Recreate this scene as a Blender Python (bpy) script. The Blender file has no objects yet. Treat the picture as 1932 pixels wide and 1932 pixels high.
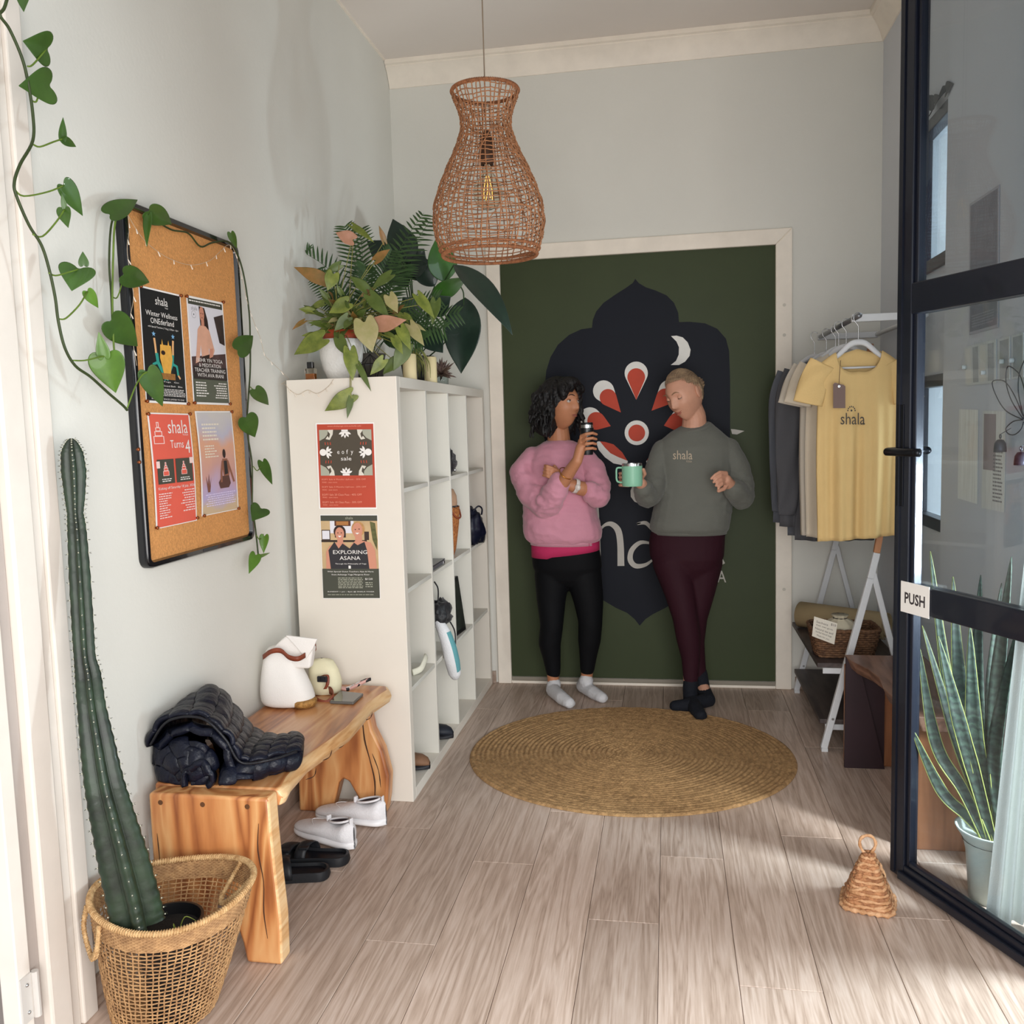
import bpy, bmesh, math, random
from mathutils import Vector, Matrix, noise as mnoise
random.seed(7)
PI=math.pi
sc=bpy.context.scene
COL=sc.collection
V=Vector
# ---------------------------------------------------------------- camera
FPX=1685.0; HC=1.337
_v1=V((295.0,-174.0,FPX)); _ey=_v1.normalized()
_t=-(FPX*FPX)/(295.0*.029-174.0)
_dn=V((.029*_t,_t,FPX)).normalized()
_ex=_dn.cross(_ey).normalized()
_dn=_ey.cross(_ex).normalized(); _ez=-_dn
RM=Matrix((_ex,_ey,_ez))          # lens axes -> world
CAM=V((0,0,HC))
def _ray(x,y): return RM@V((x-966.0,y-966.0,FPX))
def atZ(x,y,z=0.0): d=_ray(x,y); return CAM+d*((z-HC)/d.z)
def atY(x,y,Y): d=_ray(x,y); return CAM+d*(Y/d.y)
def atX(x,y,X): d=_ray(x,y); return CAM+d*(X/d.x)
cd=bpy.data.cameras.new('camera'); co=bpy.data.objects.new('camera',cd); COL.objects.link(co)
r_=RM@V((1,0,0)); u_=RM@V((0,-1,0)); b_=RM@V((0,0,-1))
co.matrix_world=Matrix(((r_.x,u_.x,b_.x,0),(r_.y,u_.y,b_.y,0),(r_.z,u_.z,b_.z,HC),(0,0,0,1)))
cd.sensor_fit='HORIZONTAL'; cd.sensor_width=36; cd.lens=FPX/1932*36; cd.clip_start=.05; cd.clip_end=200
sc.camera=co
# ---------------------------------------------------------------- light
w=bpy.data.worlds.new('sky'); sc.world=w; w.use_nodes=True
bg=w.node_tree.nodes['Background']; bg.inputs[0].default_value=(.91,.96,1.0,1); bg.inputs[1].default_value=.62
def area(name,loc,tgt,sx,sy,pw,col):
    l=bpy.data.lights.new(name,'AREA'); l.shape='RECTANGLE'; l.size=sx; l.size_y=sy; l.energy=pw; l.color=col
    o=bpy.data.objects.new(name,l); COL.objects.link(o); o.location=loc
    o.rotation_euler=(V(tgt)-V(loc)).to_track_quat('-Z','Y').to_euler(); return o
area('daylight_entrance_fill',(.35,-.30,1.05),(-1.1,2.3,.55),2.0,1.7,58,(1.0,.975,.955))  # panel added beside the camera, standing in for daylight on the near left wall
area('daylight_side_window',(1.42,2.22,.95),(0,2.75,.25),.20,.45,46,(.95,.97,1.0))
area('daylight_right_windows',(1.5,3.62,1.7),(.6,3.62,1.5),.45,1.5,9,(.85,.94,1.0))
sc.view_settings.view_transform='Standard'; sc.view_settings.look='None'; sc.view_settings.gamma=1
sc.view_settings.use_curve_mapping=False; sc.view_settings.exposure=0.62
# ---------------------------------------------------------------- helpers
def lin(h):
    h=h.lstrip('#'); o=[]
    for i in (0,2,4):
        c=int(h[i:i+2],16)/255; o.append(c/12.92 if c<=.04045 else ((c+.055)/1.055)**2.4)
    return tuple(o)+(1,)
_mats={}
def M(name,col='808080',rough=.6,metal=0,var=0,vs=8,bump=0,bs=60,spec=.5,trans=0,emit=0,alpha=1,stretch=None,col2=None,sheen=0,coat=0,ior=1.45,rnd=0):
    if name in _mats: return _mats[name]
    m=bpy.data.materials.new(name); m.use_nodes=True; nt=m.node_tree; N=nt.nodes; L=nt.links
    p=N['Principled BSDF']; c=lin(col)
    p.inputs['Base Color'].default_value=c; p.inputs['Roughness'].default_value=rough; p.inputs['Metallic'].default_value=metal
    p.inputs['Specular IOR Level'].default_value=spec; p.inputs['Transmission Weight'].default_value=trans; p.inputs['IOR'].default_value=ior
    if sheen: p.inputs['Sheen Weight'].default_value=sheen
    if coat: p.inputs['Coat Weight'].default_value=coat
    if alpha<1: p.inputs['Alpha'].default_value=alpha
    if emit: p.inputs['Emission Color'].default_value=c; p.inputs['Emission Strength'].default_value=emit
    if var or bump or col2:
        tc=N.new('ShaderNodeTexCoord'); mp=N.new('ShaderNodeMapping'); L.new(tc.outputs['Object'],mp.inputs[0])
        if stretch: mp.inputs['Scale'].default_value=stretch
    if var or col2:
        n=N.new('ShaderNodeTexNoise'); n.inputs['Scale'].default_value=vs; n.inputs['Detail'].default_value=6; n.inputs['Roughness'].default_value=.6
        L.new(mp.outputs[0],n.inputs['Vector'])
        r=N.new('ShaderNodeValToRGB'); L.new(n.outputs['Fac'],r.inputs[0])
        c2=lin(col2) if col2 else tuple(max(0,x*(1-var)) for x in c[:3])+(1,)
        c1=c if col2 else tuple(min(1,x*(1+var)) for x in c[:3])+(1,)
        r.color_ramp.elements[0].position=.33; r.color_ramp.elements[0].color=c2
        r.color_ramp.elements[1].position=.67; r.color_ramp.elements[1].color=c1
        L.new(r.outputs[0],p.inputs['Base Color'])
    if bump:
        n2=N.new('ShaderNodeTexNoise'); n2.inputs['Scale'].default_value=bs; n2.inputs['Detail'].default_value=3
        L.new(mp.outputs[0],n2.inputs['Vector'])
        b=N.new('ShaderNodeBump'); b.inputs['Strength'].default_value=bump; b.inputs['Distance'].default_value=.01
        L.new(n2.outputs['Fac'],b.inputs['Height']); L.new(b.outputs[0],p.inputs['Normal'])
    _mats[name]=m; return m
def archglass(name,col='f4f8f8',ior=1.5):
    m=bpy.data.materials.new(name); m.use_nodes=True; nt=m.node_tree; N=nt.nodes; L=nt.links; N.remove(N['Principled BSDF'])
    t=N.new('ShaderNodeBsdfTransparent'); t.inputs[0].default_value=lin(col); g=N.new('ShaderNodeBsdfGlossy'); g.inputs['Roughness'].default_value=0
    ge=N.new('ShaderNodeNewGeometry'); dt=N.new('ShaderNodeVectorMath'); dt.operation='DOT_PRODUCT'; L.new(ge.outputs['Normal'],dt.inputs[0]); L.new(ge.outputs['Incoming'],dt.inputs[1])
    ab=N.new('ShaderNodeMath'); ab.operation='ABSOLUTE'; L.new(dt.outputs['Value'],ab.inputs[0]); iv=N.new('ShaderNodeMath'); iv.operation='SUBTRACT'; iv.inputs[0].default_value=1; L.new(ab.outputs[0],iv.inputs[1])
    pw_=N.new('ShaderNodeMath'); pw_.operation='POWER'; pw_.inputs[1].default_value=5; L.new(iv.outputs[0],pw_.inputs[0]); f0=((ior-1)/(ior+1))**2; fr=N.new('ShaderNodeMath'); fr.operation='MULTIPLY_ADD'; fr.inputs[1].default_value=1-f0; fr.inputs[2].default_value=f0; L.new(pw_.outputs[0],fr.inputs[0])
    mx=N.new('ShaderNodeMixShader'); L.new(fr.outputs[0],mx.inputs[0]); L.new(t.outputs[0],mx.inputs[1]); L.new(g.outputs[0],mx.inputs[2]); L.new(mx.outputs[0],N['Material Output'].inputs[0])
    _mats[name]=m; return m
def wood(name,cols,scale=(9,9,1.0),ws=5,dist=5,rough=.5,bump=.15,rand=False,coat=0,grain=.5):
    """long grain: scale stretches object space, smallest value = along the grain"""
    m=bpy.data.materials.new(name); m.use_nodes=True; nt=m.node_tree; N=nt.nodes; L=nt.links; p=N['Principled BSDF']
    tc=N.new('ShaderNodeTexCoord'); mp=N.new('ShaderNodeMapping'); mp.inputs['Scale'].default_value=scale
    L.new(tc.outputs['Object'],mp.inputs[0])
    if rand:
        oi=N.new('ShaderNodeObjectInfo'); mu=N.new('ShaderNodeMath'); mu.operation='MULTIPLY'; mu.inputs[1].default_value=37
        L.new(oi.outputs['Random'],mu.inputs[0]); L.new(mu.outputs[0],mp.inputs['Location'])
    n=N.new('ShaderNodeTexNoise'); n.inputs['Scale'].default_value=1.0; n.inputs['Detail'].default_value=3; n.inputs['Distortion'].default_value=.6
    L.new(mp.outputs[0],n.inputs['Vector'])
    s=N.new('ShaderNodeMath'); s.operation='MULTIPLY'; s.inputs[1].default_value=ws; L.new(n.outputs['Fac'],s.inputs[0])
    fr=N.new('ShaderNodeMath'); fr.operation='PINGPONG'; fr.inputs[1].default_value=.5; L.new(s.outputs[0],fr.inputs[0])
    m2=N.new('ShaderNodeMath'); m2.operation='MULTIPLY'; m2.inputs[1].default_value=2; L.new(fr.outputs[0],m2.inputs[0])
    n2=N.new('ShaderNodeTexNoise'); n2.inputs['Scale'].default_value=9; n2.inputs['Detail'].default_value=5; L.new(mp.outputs[0],n2.inputs['Vector'])
    mx=N.new('ShaderNodeMix'); mx.data_type='FLOAT'; mx.inputs[0].default_value=grain; L.new(m2.outputs[0],mx.inputs[2]); L.new(n2.outputs['Fac'],mx.inputs[3])
    r=N.new('ShaderNodeValToRGB'); L.new(mx.outputs[0],r.inputs[0])
    e=r.color_ramp.elements
    while len(e)<len(cols): e.new(.5)
    for i,c in enumerate(cols): e[i].position=.12+.72*i/(len(cols)-1); e[i].color=lin(c)
    out=r.outputs[0]
    if rand:
        hs=N.new('ShaderNodeHueSaturation'); L.new(out,hs.inputs['Color'])
        mr=N.new('ShaderNodeMapRange'); L.new(oi.outputs['Random'],mr.inputs[0]); mr.inputs[3].default_value=.90; mr.inputs[4].default_value=1.09
        L.new(mr.outputs[0],hs.inputs['Value']); out=hs.outputs[0]
    L.new(out,p.inputs['Base Color']); p.inputs['Roughness'].default_value=rough
    if coat: p.inputs['Coat Weight'].default_value=coat; p.inputs['Coat Roughness'].default_value=.25
    b=N.new('ShaderNodeBump'); b.inputs['Strength'].default_value=bump; b.inputs['Distance'].default_value=.004
    L.new(mx.outputs[0],b.inputs['Height']); L.new(b.outputs[0],p.inputs['Normal'])
    _mats[name]=m; return m
def _frames(P):
    n=len(P); T=[(P[min(i+1,n-1)]-P[max(i-1,0)]).normalized() for i in range(n)]
    a=T[0]; u=a.cross(V((0,0,1)) if abs(a.z)<.9 else V((1,0,0))).normalized(); F=[]
    for t in T:
        u=(u-t*u.dot(t)); u=u.normalized() if u.length>1e-6 else t.orthogonal().normalized()
        F.append((t,u,t.cross(u)))
    return F
def spline(P,k=4):
    P=[V(p) for p in P]; n=len(P); out=[]
    for i in range(n-1):
        a,b,c,d=P[max(i-1,0)],P[i],P[i+1],P[min(i+2,n-1)]
        for j in range(k):
            t=j/k; out.append(.5*((2*b)+(c-a)*t+(2*a-5*b+4*c-d)*t*t+(3*b-a-3*c+d)*t**3))
    out.append(P[-1]); return out
def lerpl(L,n):
    out=[]
    for i in range(n):
        t=i/(n-1)*(len(L)-1); j=min(int(t),len(L)-2); out.append(L[j]+(L[j+1]-L[j])*(t-j))
    return out
class MB:
    def __init__(s): s.v=[]; s.f=[]; s.m=[]
    def add(s,vs,fs,mi=0):
        o=len(s.v); s.v+= [V(x) for x in vs]; s.f+=[tuple(i+o for i in f) for f in fs]; s.m+=[mi]*len(fs); return s
    def box(s,lo,hi,mi=0):
        x0,y0,z0=lo; x1,y1,z1=hi
        x0,x1=min(x0,x1),max(x0,x1); y0,y1=min(y0,y1),max(y0,y1); z0,z1=min(z0,z1),max(z0,z1)
        vs=[(x0,y0,z0),(x1,y0,z0),(x1,y1,z0),(x0,y1,z0),(x0,y0,z1),(x1,y0,z1),(x1,y1,z1),(x0,y1,z1)]
        return s.add(vs,[(0,3,2,1),(4,5,6,7),(0,1,5,4),(1,2,6,5),(2,3,7,6),(3,0,4,7)],mi)
    def hexa(s,b,t,mi=0):  # 4 bottom pts, 4 top pts
        return s.add(list(b)+list(t),[(0,3,2,1),(4,5,6,7),(0,1,5,4),(1,2,6,5),(2,3,7,6),(3,0,4,7)],mi)
    def tube(s,P,r,n=8,mi=0,cap=True,flat=1.0,up=None):
        P=[V(p) for p in P]; k=len(P)
        R=[r]*k if isinstance(r,(int,float)) else (list(r) if len(r)==k else lerpl(list(r),k))
        F=_frames(P); vs=[]; fs=[]
        if up is not None:
            up=V(up); F=[(t,(up-t*up.dot(t)).normalized(),t.cross((up-t*up.dot(t)).normalized())) for t,_,_ in F]
        for i in range(k):
            t,u,w_=F[i]
            for j in range(n):
                a=2*PI*j/n; vs.append(P[i]+(u*math.cos(a)*flat+w_*math.sin(a))*R[i])
        for i in range(k-1):
            for j in range(n):
                a=i*n+j; b=i*n+(j+1)%n; fs.append((a,b,b+n,a+n))
        if cap: fs.append(tuple(range(n-1,-1,-1))); fs.append(tuple(range((k-1)*n,k*n)))
        return s.add(vs,fs,mi)
    def cap(s,a,b,ra,rb,n=12,mi=0):   # capsule with round ends, tapered
        a=V(a); b=V(b); t=(b-a); L=t.length; t=t.normalized() if L>1e-9 else V((0,0,1)); P=[]; R=[]
        for i in range(5):
            q=PI/2*(1-i/4.0); P.append(a-t*ra*math.sin(q)); R.append(max(ra*math.cos(q),ra*.05))
        for i in range(5):
            q=PI/2*(i/4.0); P.append(b+t*rb*math.sin(q)); R.append(max(rb*math.cos(q),rb*.05))
        return s.tube(P,R,n,mi)
    def chain(s,P,R,n=12,mi=0):
        for i in range(len(P)-1): s.cap(P[i],P[i+1],R[i],R[i+1],n,mi)
        return s
    def ell(s,c,r,mi=0,rot=None,n=16,k=10):
        vs=[];fs=[]; c=V(c); r=(r,r,r) if isinstance(r,(int,float)) else r
        for i in range(k+1):
            p=PI*i/k
            for j in range(n):
                a=2*PI*j/n; q=V((r[0]*math.sin(p)*math.cos(a),r[1]*math.sin(p)*math.sin(a),r[2]*math.cos(p)))
                if rot is not None: q=rot@q
                vs.append(c+q)
        for i in range(k):
            for j in range(n):
                a=i*n+j;b=i*n+(j+1)%n; fs.append((a,a+n,b+n,b))
        return s.add(vs,fs,mi)
    def lathe(s,pr,c=(0,0,0),n=24,mi=0,rot=None,close=False):
        c=V(c); vs=[];fs=[]
        for r,z in pr:
            for j in range(n):
                a=2*PI*j/n; q=V((r*math.cos(a),r*math.sin(a),z)); q=rot@q if rot is not None else q; vs.append(c+q)
        k=len(pr)
        for i in range(k-1):
            for j in range(n):
                a=i*n+j;b=i*n+(j+1)%n; fs.append((a,b,b+n,a+n))
        if close:
            for j in range(n):
                a=(k-1)*n+j;b=(k-1)*n+(j+1)%n; fs.append((a,b,(j+1)%n,j))
        return s.add(vs,fs,mi)
    def grid(s,G,mi=0,closeu=False):
        k=len(G);n=len(G[0]); vs=[p for r in G for p in r]; fs=[]
        for i in range(k-1):
            for j in range(n if closeu else n-1):
                a=i*n+j;b=i*n+(j+1)%n; fs.append((a,b,b+n,a+n))
        return s.add(vs,fs,mi)
    def prism(s,pts,d,mi=0):     # planar polygon pts (3D), extruded by vector d
        n=len(pts); d=V(d); vs=[V(p) for p in pts]+[V(p)+d for p in pts]
        fs=[tuple(range(n-1,-1,-1)),tuple(range(n,2*n))]+[(i,(i+1)%n,(i+1)%n+n,i+n) for i in range(n)]
        return s.add(vs,fs,mi)
    def mesh(s,name,off,mats,smooth):
        me=bpy.data.meshes.new(name); me.from_pydata([v-off for v in s.v],[],s.f)
        for m in mats: me.materials.append(m)
        me.polygons.foreach_set('material_index',s.m)
        if smooth: me.polygons.foreach_set('use_smooth',[True]*len(s.f))
        bm=bmesh.new(); bm.from_mesh(me); bmesh.ops.recalc_face_normals(bm,faces=bm.faces)
        bm.to_mesh(me); bm.free(); me.update(); return me
    def build(s,name,mats,parent=None,smooth=False,origin=None,mods=()):
        if not isinstance(mats,(list,tuple)): mats=[mats]
        off=V((0,0,0)); p=parent
        while p is not None: off+=p.location; p=p.parent
        lo=V((0,0,0))
        if parent is None:
            if origin is None:
                xs=[v.x for v in s.v]; ys=[v.y for v in s.v]; zs=[v.z for v in s.v]
                origin=((min(xs)+max(xs))/2,(min(ys)+max(ys))/2,min(zs))
            lo=V(origin)
        me=s.mesh(name,off+lo,mats,smooth); o=bpy.data.objects.new(name,me); COL.objects.link(o); o.location=lo
        if parent is not None: o.parent=parent
        for md in mods: md(o)
        return o
def bevel(wd,seg=2,ang=.6):
    def f(o):
        m=o.modifiers.new('bevel','BEVEL'); m.width=wd; m.segments=seg; m.limit_method='ANGLE'; m.angle_limit=ang
    return f
def solid(th,off=0):
    def f(o):
        m=o.modifiers.new('solid','SOLIDIFY'); m.thickness=th; m.offset=off
    return f
def subs(n=1):
    def f(o):
        m=o.modifiers.new('sub','SUBSURF'); m.levels=n; m.render_levels=n
    return f
def autos(ang=40):
    def f(o):
        for p in o.data.polygons: p.use_smooth=True
        try: o.data.set_sharp_from_angle(angle=math.radians(ang))
        except Exception: pass
    return f
def smth(k=4,fac=.5):
    def f(o):
        m=o.modifiers.new('sm','SMOOTH'); m.iterations=k; m.factor=fac
    return f
def remesh(vx,it=4,fac=.5):
    def f(o):
        m=o.modifiers.new('rm','REMESH'); m.mode='VOXEL'; m.voxel_size=vx; m.use_smooth_shade=True
        if it:
            m=o.modifiers.new('sm','SMOOTH'); m.iterations=it; m.factor=fac
    return f
def bake(o):
    dg=bpy.context.evaluated_depsgraph_get(); dg.update()
    me=bpy.data.meshes.new_from_object(o.evaluated_get(dg)); o.modifiers.clear(); o.data=me
    me.polygons.foreach_set('use_smooth',[True]*len(me.polygons)); return me
def tag(o,label=None,cat=None,group=None,kind=None):
    if label: o['label']=label
    if cat: o['category']=cat
    if group: o['group']=group
    if kind: o['kind']=kind
    return o
def thing(name,label,cat,loc=(0,0,0),group=None):
    o=bpy.data.objects.new(name,None); COL.objects.link(o); o.location=loc; o.empty_display_size=.1
    return tag(o,label,cat,group)
def struct(o): o['kind']='structure'; return o
def sempty(name,loc=(0,0,0)):
    o=bpy.data.objects.new(name,None); COL.objects.link(o); o.location=loc; return struct(o)
_tc={}
def textgeo(t,bold=0):
    if (t,bold) in _tc: return _tc[(t,bold)]
    c=bpy.data.curves.new('txt','FONT'); c.body=t; c.offset=bold; c.resolution_u=2; o=bpy.data.objects.new('txt',c); COL.objects.link(o)
    dg=bpy.context.evaluated_depsgraph_get(); dg.update(); me=bpy.data.meshes.new_from_object(o.evaluated_get(dg))
    vs=[v.co.copy() for v in me.vertices]; fs=[tuple(p.vertices) for p in me.polygons]
    bpy.data.objects.remove(o); bpy.data.curves.remove(c); bpy.data.meshes.remove(me)
    x0=min(v.x for v in vs);x1=max(v.x for v in vs);y0=min(v.y for v in vs);y1=max(v.y for v in vs)
    vs=[((v.x-x0)/(x1-x0),(v.y-y0)/(y1-y0)) for v in vs]; _tc[(t,bold)]=(vs,fs,(x1-x0)/(y1-y0)); return _tc[(t,bold)]
class Print:
    """flat print on a sheet: corners TL,TR,BR,BL in space, u to the right, v downwards"""
    def __init__(s,tl,tr,br,bl,th=.0006):
        s.c=[V(tl),V(tr),V(br),V(bl)]; s.mb=MB(); s.mats=[]; s.n=(s.c[3]-s.c[0]).cross(s.c[1]-s.c[0]).normalized(); s.L=0; s.th=th
        s.bend=None
    def mi(s,m):
        if m not in s.mats: s.mats.append(m)
        return s.mats.index(m)
    def at(s,u,v,h=0):
        a,b,c,d=s.c; p=a*(1-u)*(1-v)+b*u*(1-v)+c*u*v+d*(1-u)*v
        return p+s.n*(h+(s.bend(u,v) if s.bend else 0))
    def lay(s): s.L+=1; return s.L*.00007+s.th
    def sheet(s,m,k=1):
        mi=s.mi(m)
        for i in range(k):
            v0,v1=i/k,(i+1)/k
            a=[s.at(0,v1),s.at(1,v1),s.at(1,v0),s.at(0,v0)]; s.mb.add(a+[p+s.n*s.th for p in a],[(0,3,2,1),(4,5,6,7),(0,1,5,4),(1,2,6,5),(2,3,7,6),(3,0,4,7)],mi)
    def poly(s,pts,m,h=None):
        h=s.lay() if h is None else h
        s.mb.add([s.at(u,v,h) for u,v in pts],[tuple(range(len(pts)))],s.mi(m)); return h
    def rect(s,u0,v0,u1,v1,m,h=None): return s.poly([(u0,v1),(u1,v1),(u1,v0),(u0,v0)],m,h)
    def ell(s,u,v,a,b,m,n=20,h=None): return s.poly([(u+a*math.cos(-2*PI*i/n),v+b*math.sin(-2*PI*i/n)) for i in range(n)],m,h)
    def text(s,t,u0,v0,u1,v1,m,h=None,bold=0):
        vs,fs,_=textgeo(t,bold); h=s.lay() if h is None else h
        s.mb.add([s.at(u0+x*(u1-u0),v1-y*(v1-v0),h) for x,y in vs],fs,s.mi(m)); return h
    def line(s,P,wd,m,h=None,asp=1.0):
        h=s.lay() if h is None else h
        P=[V((a,b*asp)) for a,b in P]; A=[];B=[]
        for i,p in enumerate(P):
            t=(P[min(i+1,len(P)-1)]-P[max(i-1,0)]).normalized(); n=V((-t.y,t.x)); ww=wd[i] if isinstance(wd,(list,tuple)) else wd
            A.append(p+n*ww/2); B.append(p-n*ww/2)
        for i in range(len(P)-1):
            q=[A[i],B[i],B[i+1],A[i+1]]; s.mb.add([s.at(p.x,p.y/asp,h) for p in q],[(0,1,2,3)],s.mi(m))
        return h
    def build(s,name,**k): return s.mb.build(name,s.mats,**k)
# ================================================================= SETTING
XL,XR,YB,ZC=-1.35,.98,4.47,3.13
YF=1.66
mwall=M('wall_paint','dad8d0',.85,var=.03,vs=1.2,bump=.05,bs=90)
mwallr=M('wall_paint_grey','d2d5da',.85,var=.03,vs=1.2,bump=.05,bs=90)
mceil=M('ceiling_paint','e4dbd3',.9,var=.02,vs=1)
mtrim=M('white_gloss_trim','ddd4ca',.45,var=.05,vs=5,bump=.03,bs=25)
mtrim2=M('cream_trim','eee4d6',.5,var=.06,vs=6,bump=.03,bs=25)
mfloor=wood('oak_laminate',['97806f','ad9686','baa393','c4ae9f','cdb9ab'],scale=(26,1.5,26),ws=5,dist=4,rough=.42,bump=.06,rand=True,grain=.55)
mgap=M('floor_joint','6f6058',.8)
# floor of separate planks running into the room
fl=struct(MB().box((XL-.02,.55,-.03),(XR+.05,YB+.02,-.0075)).build('floor',mgap,origin=(0,0,0)))
pw=.19; x=XL-.02; k=0; ydx=[.0,.61,.3,.95,.5,.12,.78,.4,1.02,.22,.67,.35,.9]
while x<XR+.05:
    x1=min(x+pw,XR+.05); y=.55-ydx[k%13]; 
    while y<YB:
        y0=max(y,.55); y1=min(y+1.26,YB+.01)
        if y1-y0>.03:
            MB().box((x+.0006,y0+.0006,-.0075),(x1-.0006,y1-.0006,0)).build('plank',mfloor,parent=fl,mods=[bevel(.0012,1)])
        y+=1.26
    x+=pw; k+=1
struct(MB().box((-9,-9,-.10),(9,.55,-.02)).build('floor_outside',M('pavement','a9a49c',.9,var=.1,vs=3)))  # unseen ground, put in to block sky light from below
# walls
struct(MB().box((XL-.12,YF-.02,0),(XL,YB+.12,ZC)).build('wall_left',mwall))
wl=MB()
wl.box((XL,YB,2.2),(XR+.12,YB+.12,ZC)); wl.box((XL,YB,0),(-.86,YB+.12,2.2)); wl.box((.56,YB,0),(XR+.12,YB+.12,2.2))
wl.box((-.86,YB+.06,0),(.56,YB+.12,2.2)); struct(wl.build('wall_back',mwall))
# right wall with two windows and one side light near the entrance
WY0,WY1=3.41,3.83; W2=(.90,1.475); W1=(1.86,2.42)
wr=MB()
for a,b,c,d in ((WY1,YB,0,ZC),(WY0,WY1,0,W2[0]),(WY0,WY1,W2[1],W1[0]),(WY0,WY1,W1[1],ZC),(2.62,WY0,0,ZC),(1.86,2.62,2.2,ZC),(1.86,2.62,0,.06),(1.74,1.86,0,ZC)):
    wr.box((XR,a,c),(XR+.14,b,d))
wr.box((XR-.02,2.62,0),(XR,WY0-.0,ZC)); struct(wr.build('wall_right',mwallr))
struct(MB().box((XL-.12,YF-.02,ZC),(XR+.14,YB+.12,ZC+.1)).build('ceiling',mceil))
hd=MB(); hd.box((XL-.12,YF-.14,2.45),(XR+.14,YF-.02,ZC+.1)); hd.box((XL-3,YF-.14,0),(XL-.45,YF-.02,ZC)); hd.box((1.06,YF-.14,0),(3.4,YF-.02,ZC)); struct(hd.build('wall_front',mwallr))
# neighbouring room past the left jamb, its darkness put into the wall colour
struct(MB().box((XL-.5,YF-.02,0),(XL-.12,YF+.1,ZC)).build('wall_side',M('side_room_shade','857a74',.8,var=.05,vs=2)))
# cornice
def cornice(name,f):
    pr=[(0,-.115),(.006,-.115),(.012,-.10),(.02,-.08),(.035,-.058),(.055,-.035),(.062,-.03),(.062,-.024),(.075,-.02),(.075,0),(0,0)]
    mb=MB(); A=[f(0,d,z) for d,z in pr]; B=[f(1,d,z) for d,z in pr]; n=len(pr)
    mb.add(A+B,[(i,(i+1)%n,(i+1)%n+n,i+n) for i in range(n)]+[tuple(range(n)),tuple(range(2*n-1,n-1,-1))]); return struct(mb.build(name,mtrim2,mods=[autos(25)]))
cornice('trim_1',lambda t,d,z:V((XL+.004+(XR-XL-.004-d)*t if t else XL+.002,YB-d,ZC-.0005+z)))
cornice('trim_2',lambda t,d,z:V((XR-d,(YB-d) if t else 1.75,ZC-.0005+z)))
# thin bead between left wall and ceiling
struct(MB().box((XL,YF,ZC-.008),(XL+.008,YB-.08,ZC)).build('trim_3',mtrim2))
# left entrance casing (profiled architrave, jamb and stops)
cs=sempty('trim_4',(XL,YF,0))
ms=mtrim
MB().box((XL,YF+.055,0),(XL+.022,YF+.105,2.75)).build('architrave',ms,parent=cs,mods=[bevel(.004)])
MB().box((XL,YF+.018,0),(XL+.014,YF+.054,2.75)).build('architrave_step',ms,parent=cs,mods=[bevel(.004)])
MB().box((XL-.02,YF-.05,0),(XL+.026,YF+.017,2.75)).build('jamb',ms,parent=cs,mods=[bevel(.006)])
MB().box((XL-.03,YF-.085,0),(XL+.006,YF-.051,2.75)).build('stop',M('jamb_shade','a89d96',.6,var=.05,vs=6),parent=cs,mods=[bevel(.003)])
MB().box((XL-.03,YF-.125,0),(XL+.012,YF-.086,2.75)).build('stop',ms,parent=cs,mods=[bevel(.003)])
mhinge=M('painted_hinge','cfcac4',.4,metal=.2)
for z in (.12,1.95):
    h=MB().box((XL+.012,YF-.122,z),(XL+.016,YF-.088,z+.10)).tube([(XL+.02,YF-.085,z),(XL+.02,YF-.085,z+.1)],.008,10).build('hinge',mhinge,parent=cs)
    for dz in (.02,.08): MB().ell((XL+.017,YF-.105,z+dz),(.003,.004,.004)).build('screw',M('steel','b5b5b5',.3,metal=1),parent=h,smooth=True)
# skirting
mskirt=wood('skirting_oak',['8b7464','a08b7c','b39f90'],scale=(9,1.0,9),ws=6,rough=.5,bump=.05)
struct(MB().box((XL,YF+.11,0),(XL+.012,2.955,.072)).build('baseboard_left',mskirt,mods=[bevel(.003)]))
b=MB(); b.box((XL+.012,YB-.012,0),(-.90,YB,.06)); struct(b.build('baseboard_back_left',mskirt))
struct(MB().box((.60,YB-.012,0),(XR,YB,.06)).build('baseboard_back_right',mskirt))
struct(MB().box((XR-.032,2.7,0),(XR-.02,WY0,.06)).build('baseboard_right',mskirt))
# ---- mural door
d1=sempty('door_1',(-.15,YB,0))
mgreen=M('door_green','3a4329',.55,var=.07,vs=2.5,bump=.03,bs=40,spec=.3)
FD=.022
def pY(x,y,Y=YB-.001): return atY(x,y,Y)
zt_i,zt_o=2.142,2.215
MB().box((-.816,YB-.004,.035),(.506,YB+.03,zt_i)).build('panel',mgreen,parent=d1)
def trimbar(pts,nm): MB().prism([V((a,YB,z)) for a,z in pts],(0,-FD,0)).build(nm,mtrim2,parent=d1,mods=[bevel(.004)])
trimbar([(-.885,0),(-.816,0),(-.816,zt_i),(-.885,zt_o)],'frame_post')
trimbar([(.506,0),(.582,0),(.582,zt_o),(.506,zt_i)],'frame_post')
trimbar([(-.816,zt_i),(.506,zt_i),(.582,zt_o),(-.885,zt_o)],'frame_head')
MB().box((-.816,YB-.016,0),(.506,YB,.014)).build('threshold',mtrim2,parent=d1,mods=[bevel(.003)])
MB().box((-.816,YB-.010,.014),(.506,YB,.034)).build('threshold',M('door_seal','8d8578',.6),parent=d1,mods=[bevel(.003)])
for z in (1.1,1.35,1.72,1.86,.5):
    MB().tube([(.545,YB-FD,z),(.545,YB-FD-.002,z)],.008,10).build('filler_plug',M('plug','cfc8bb',.6),parent=d1)
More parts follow.
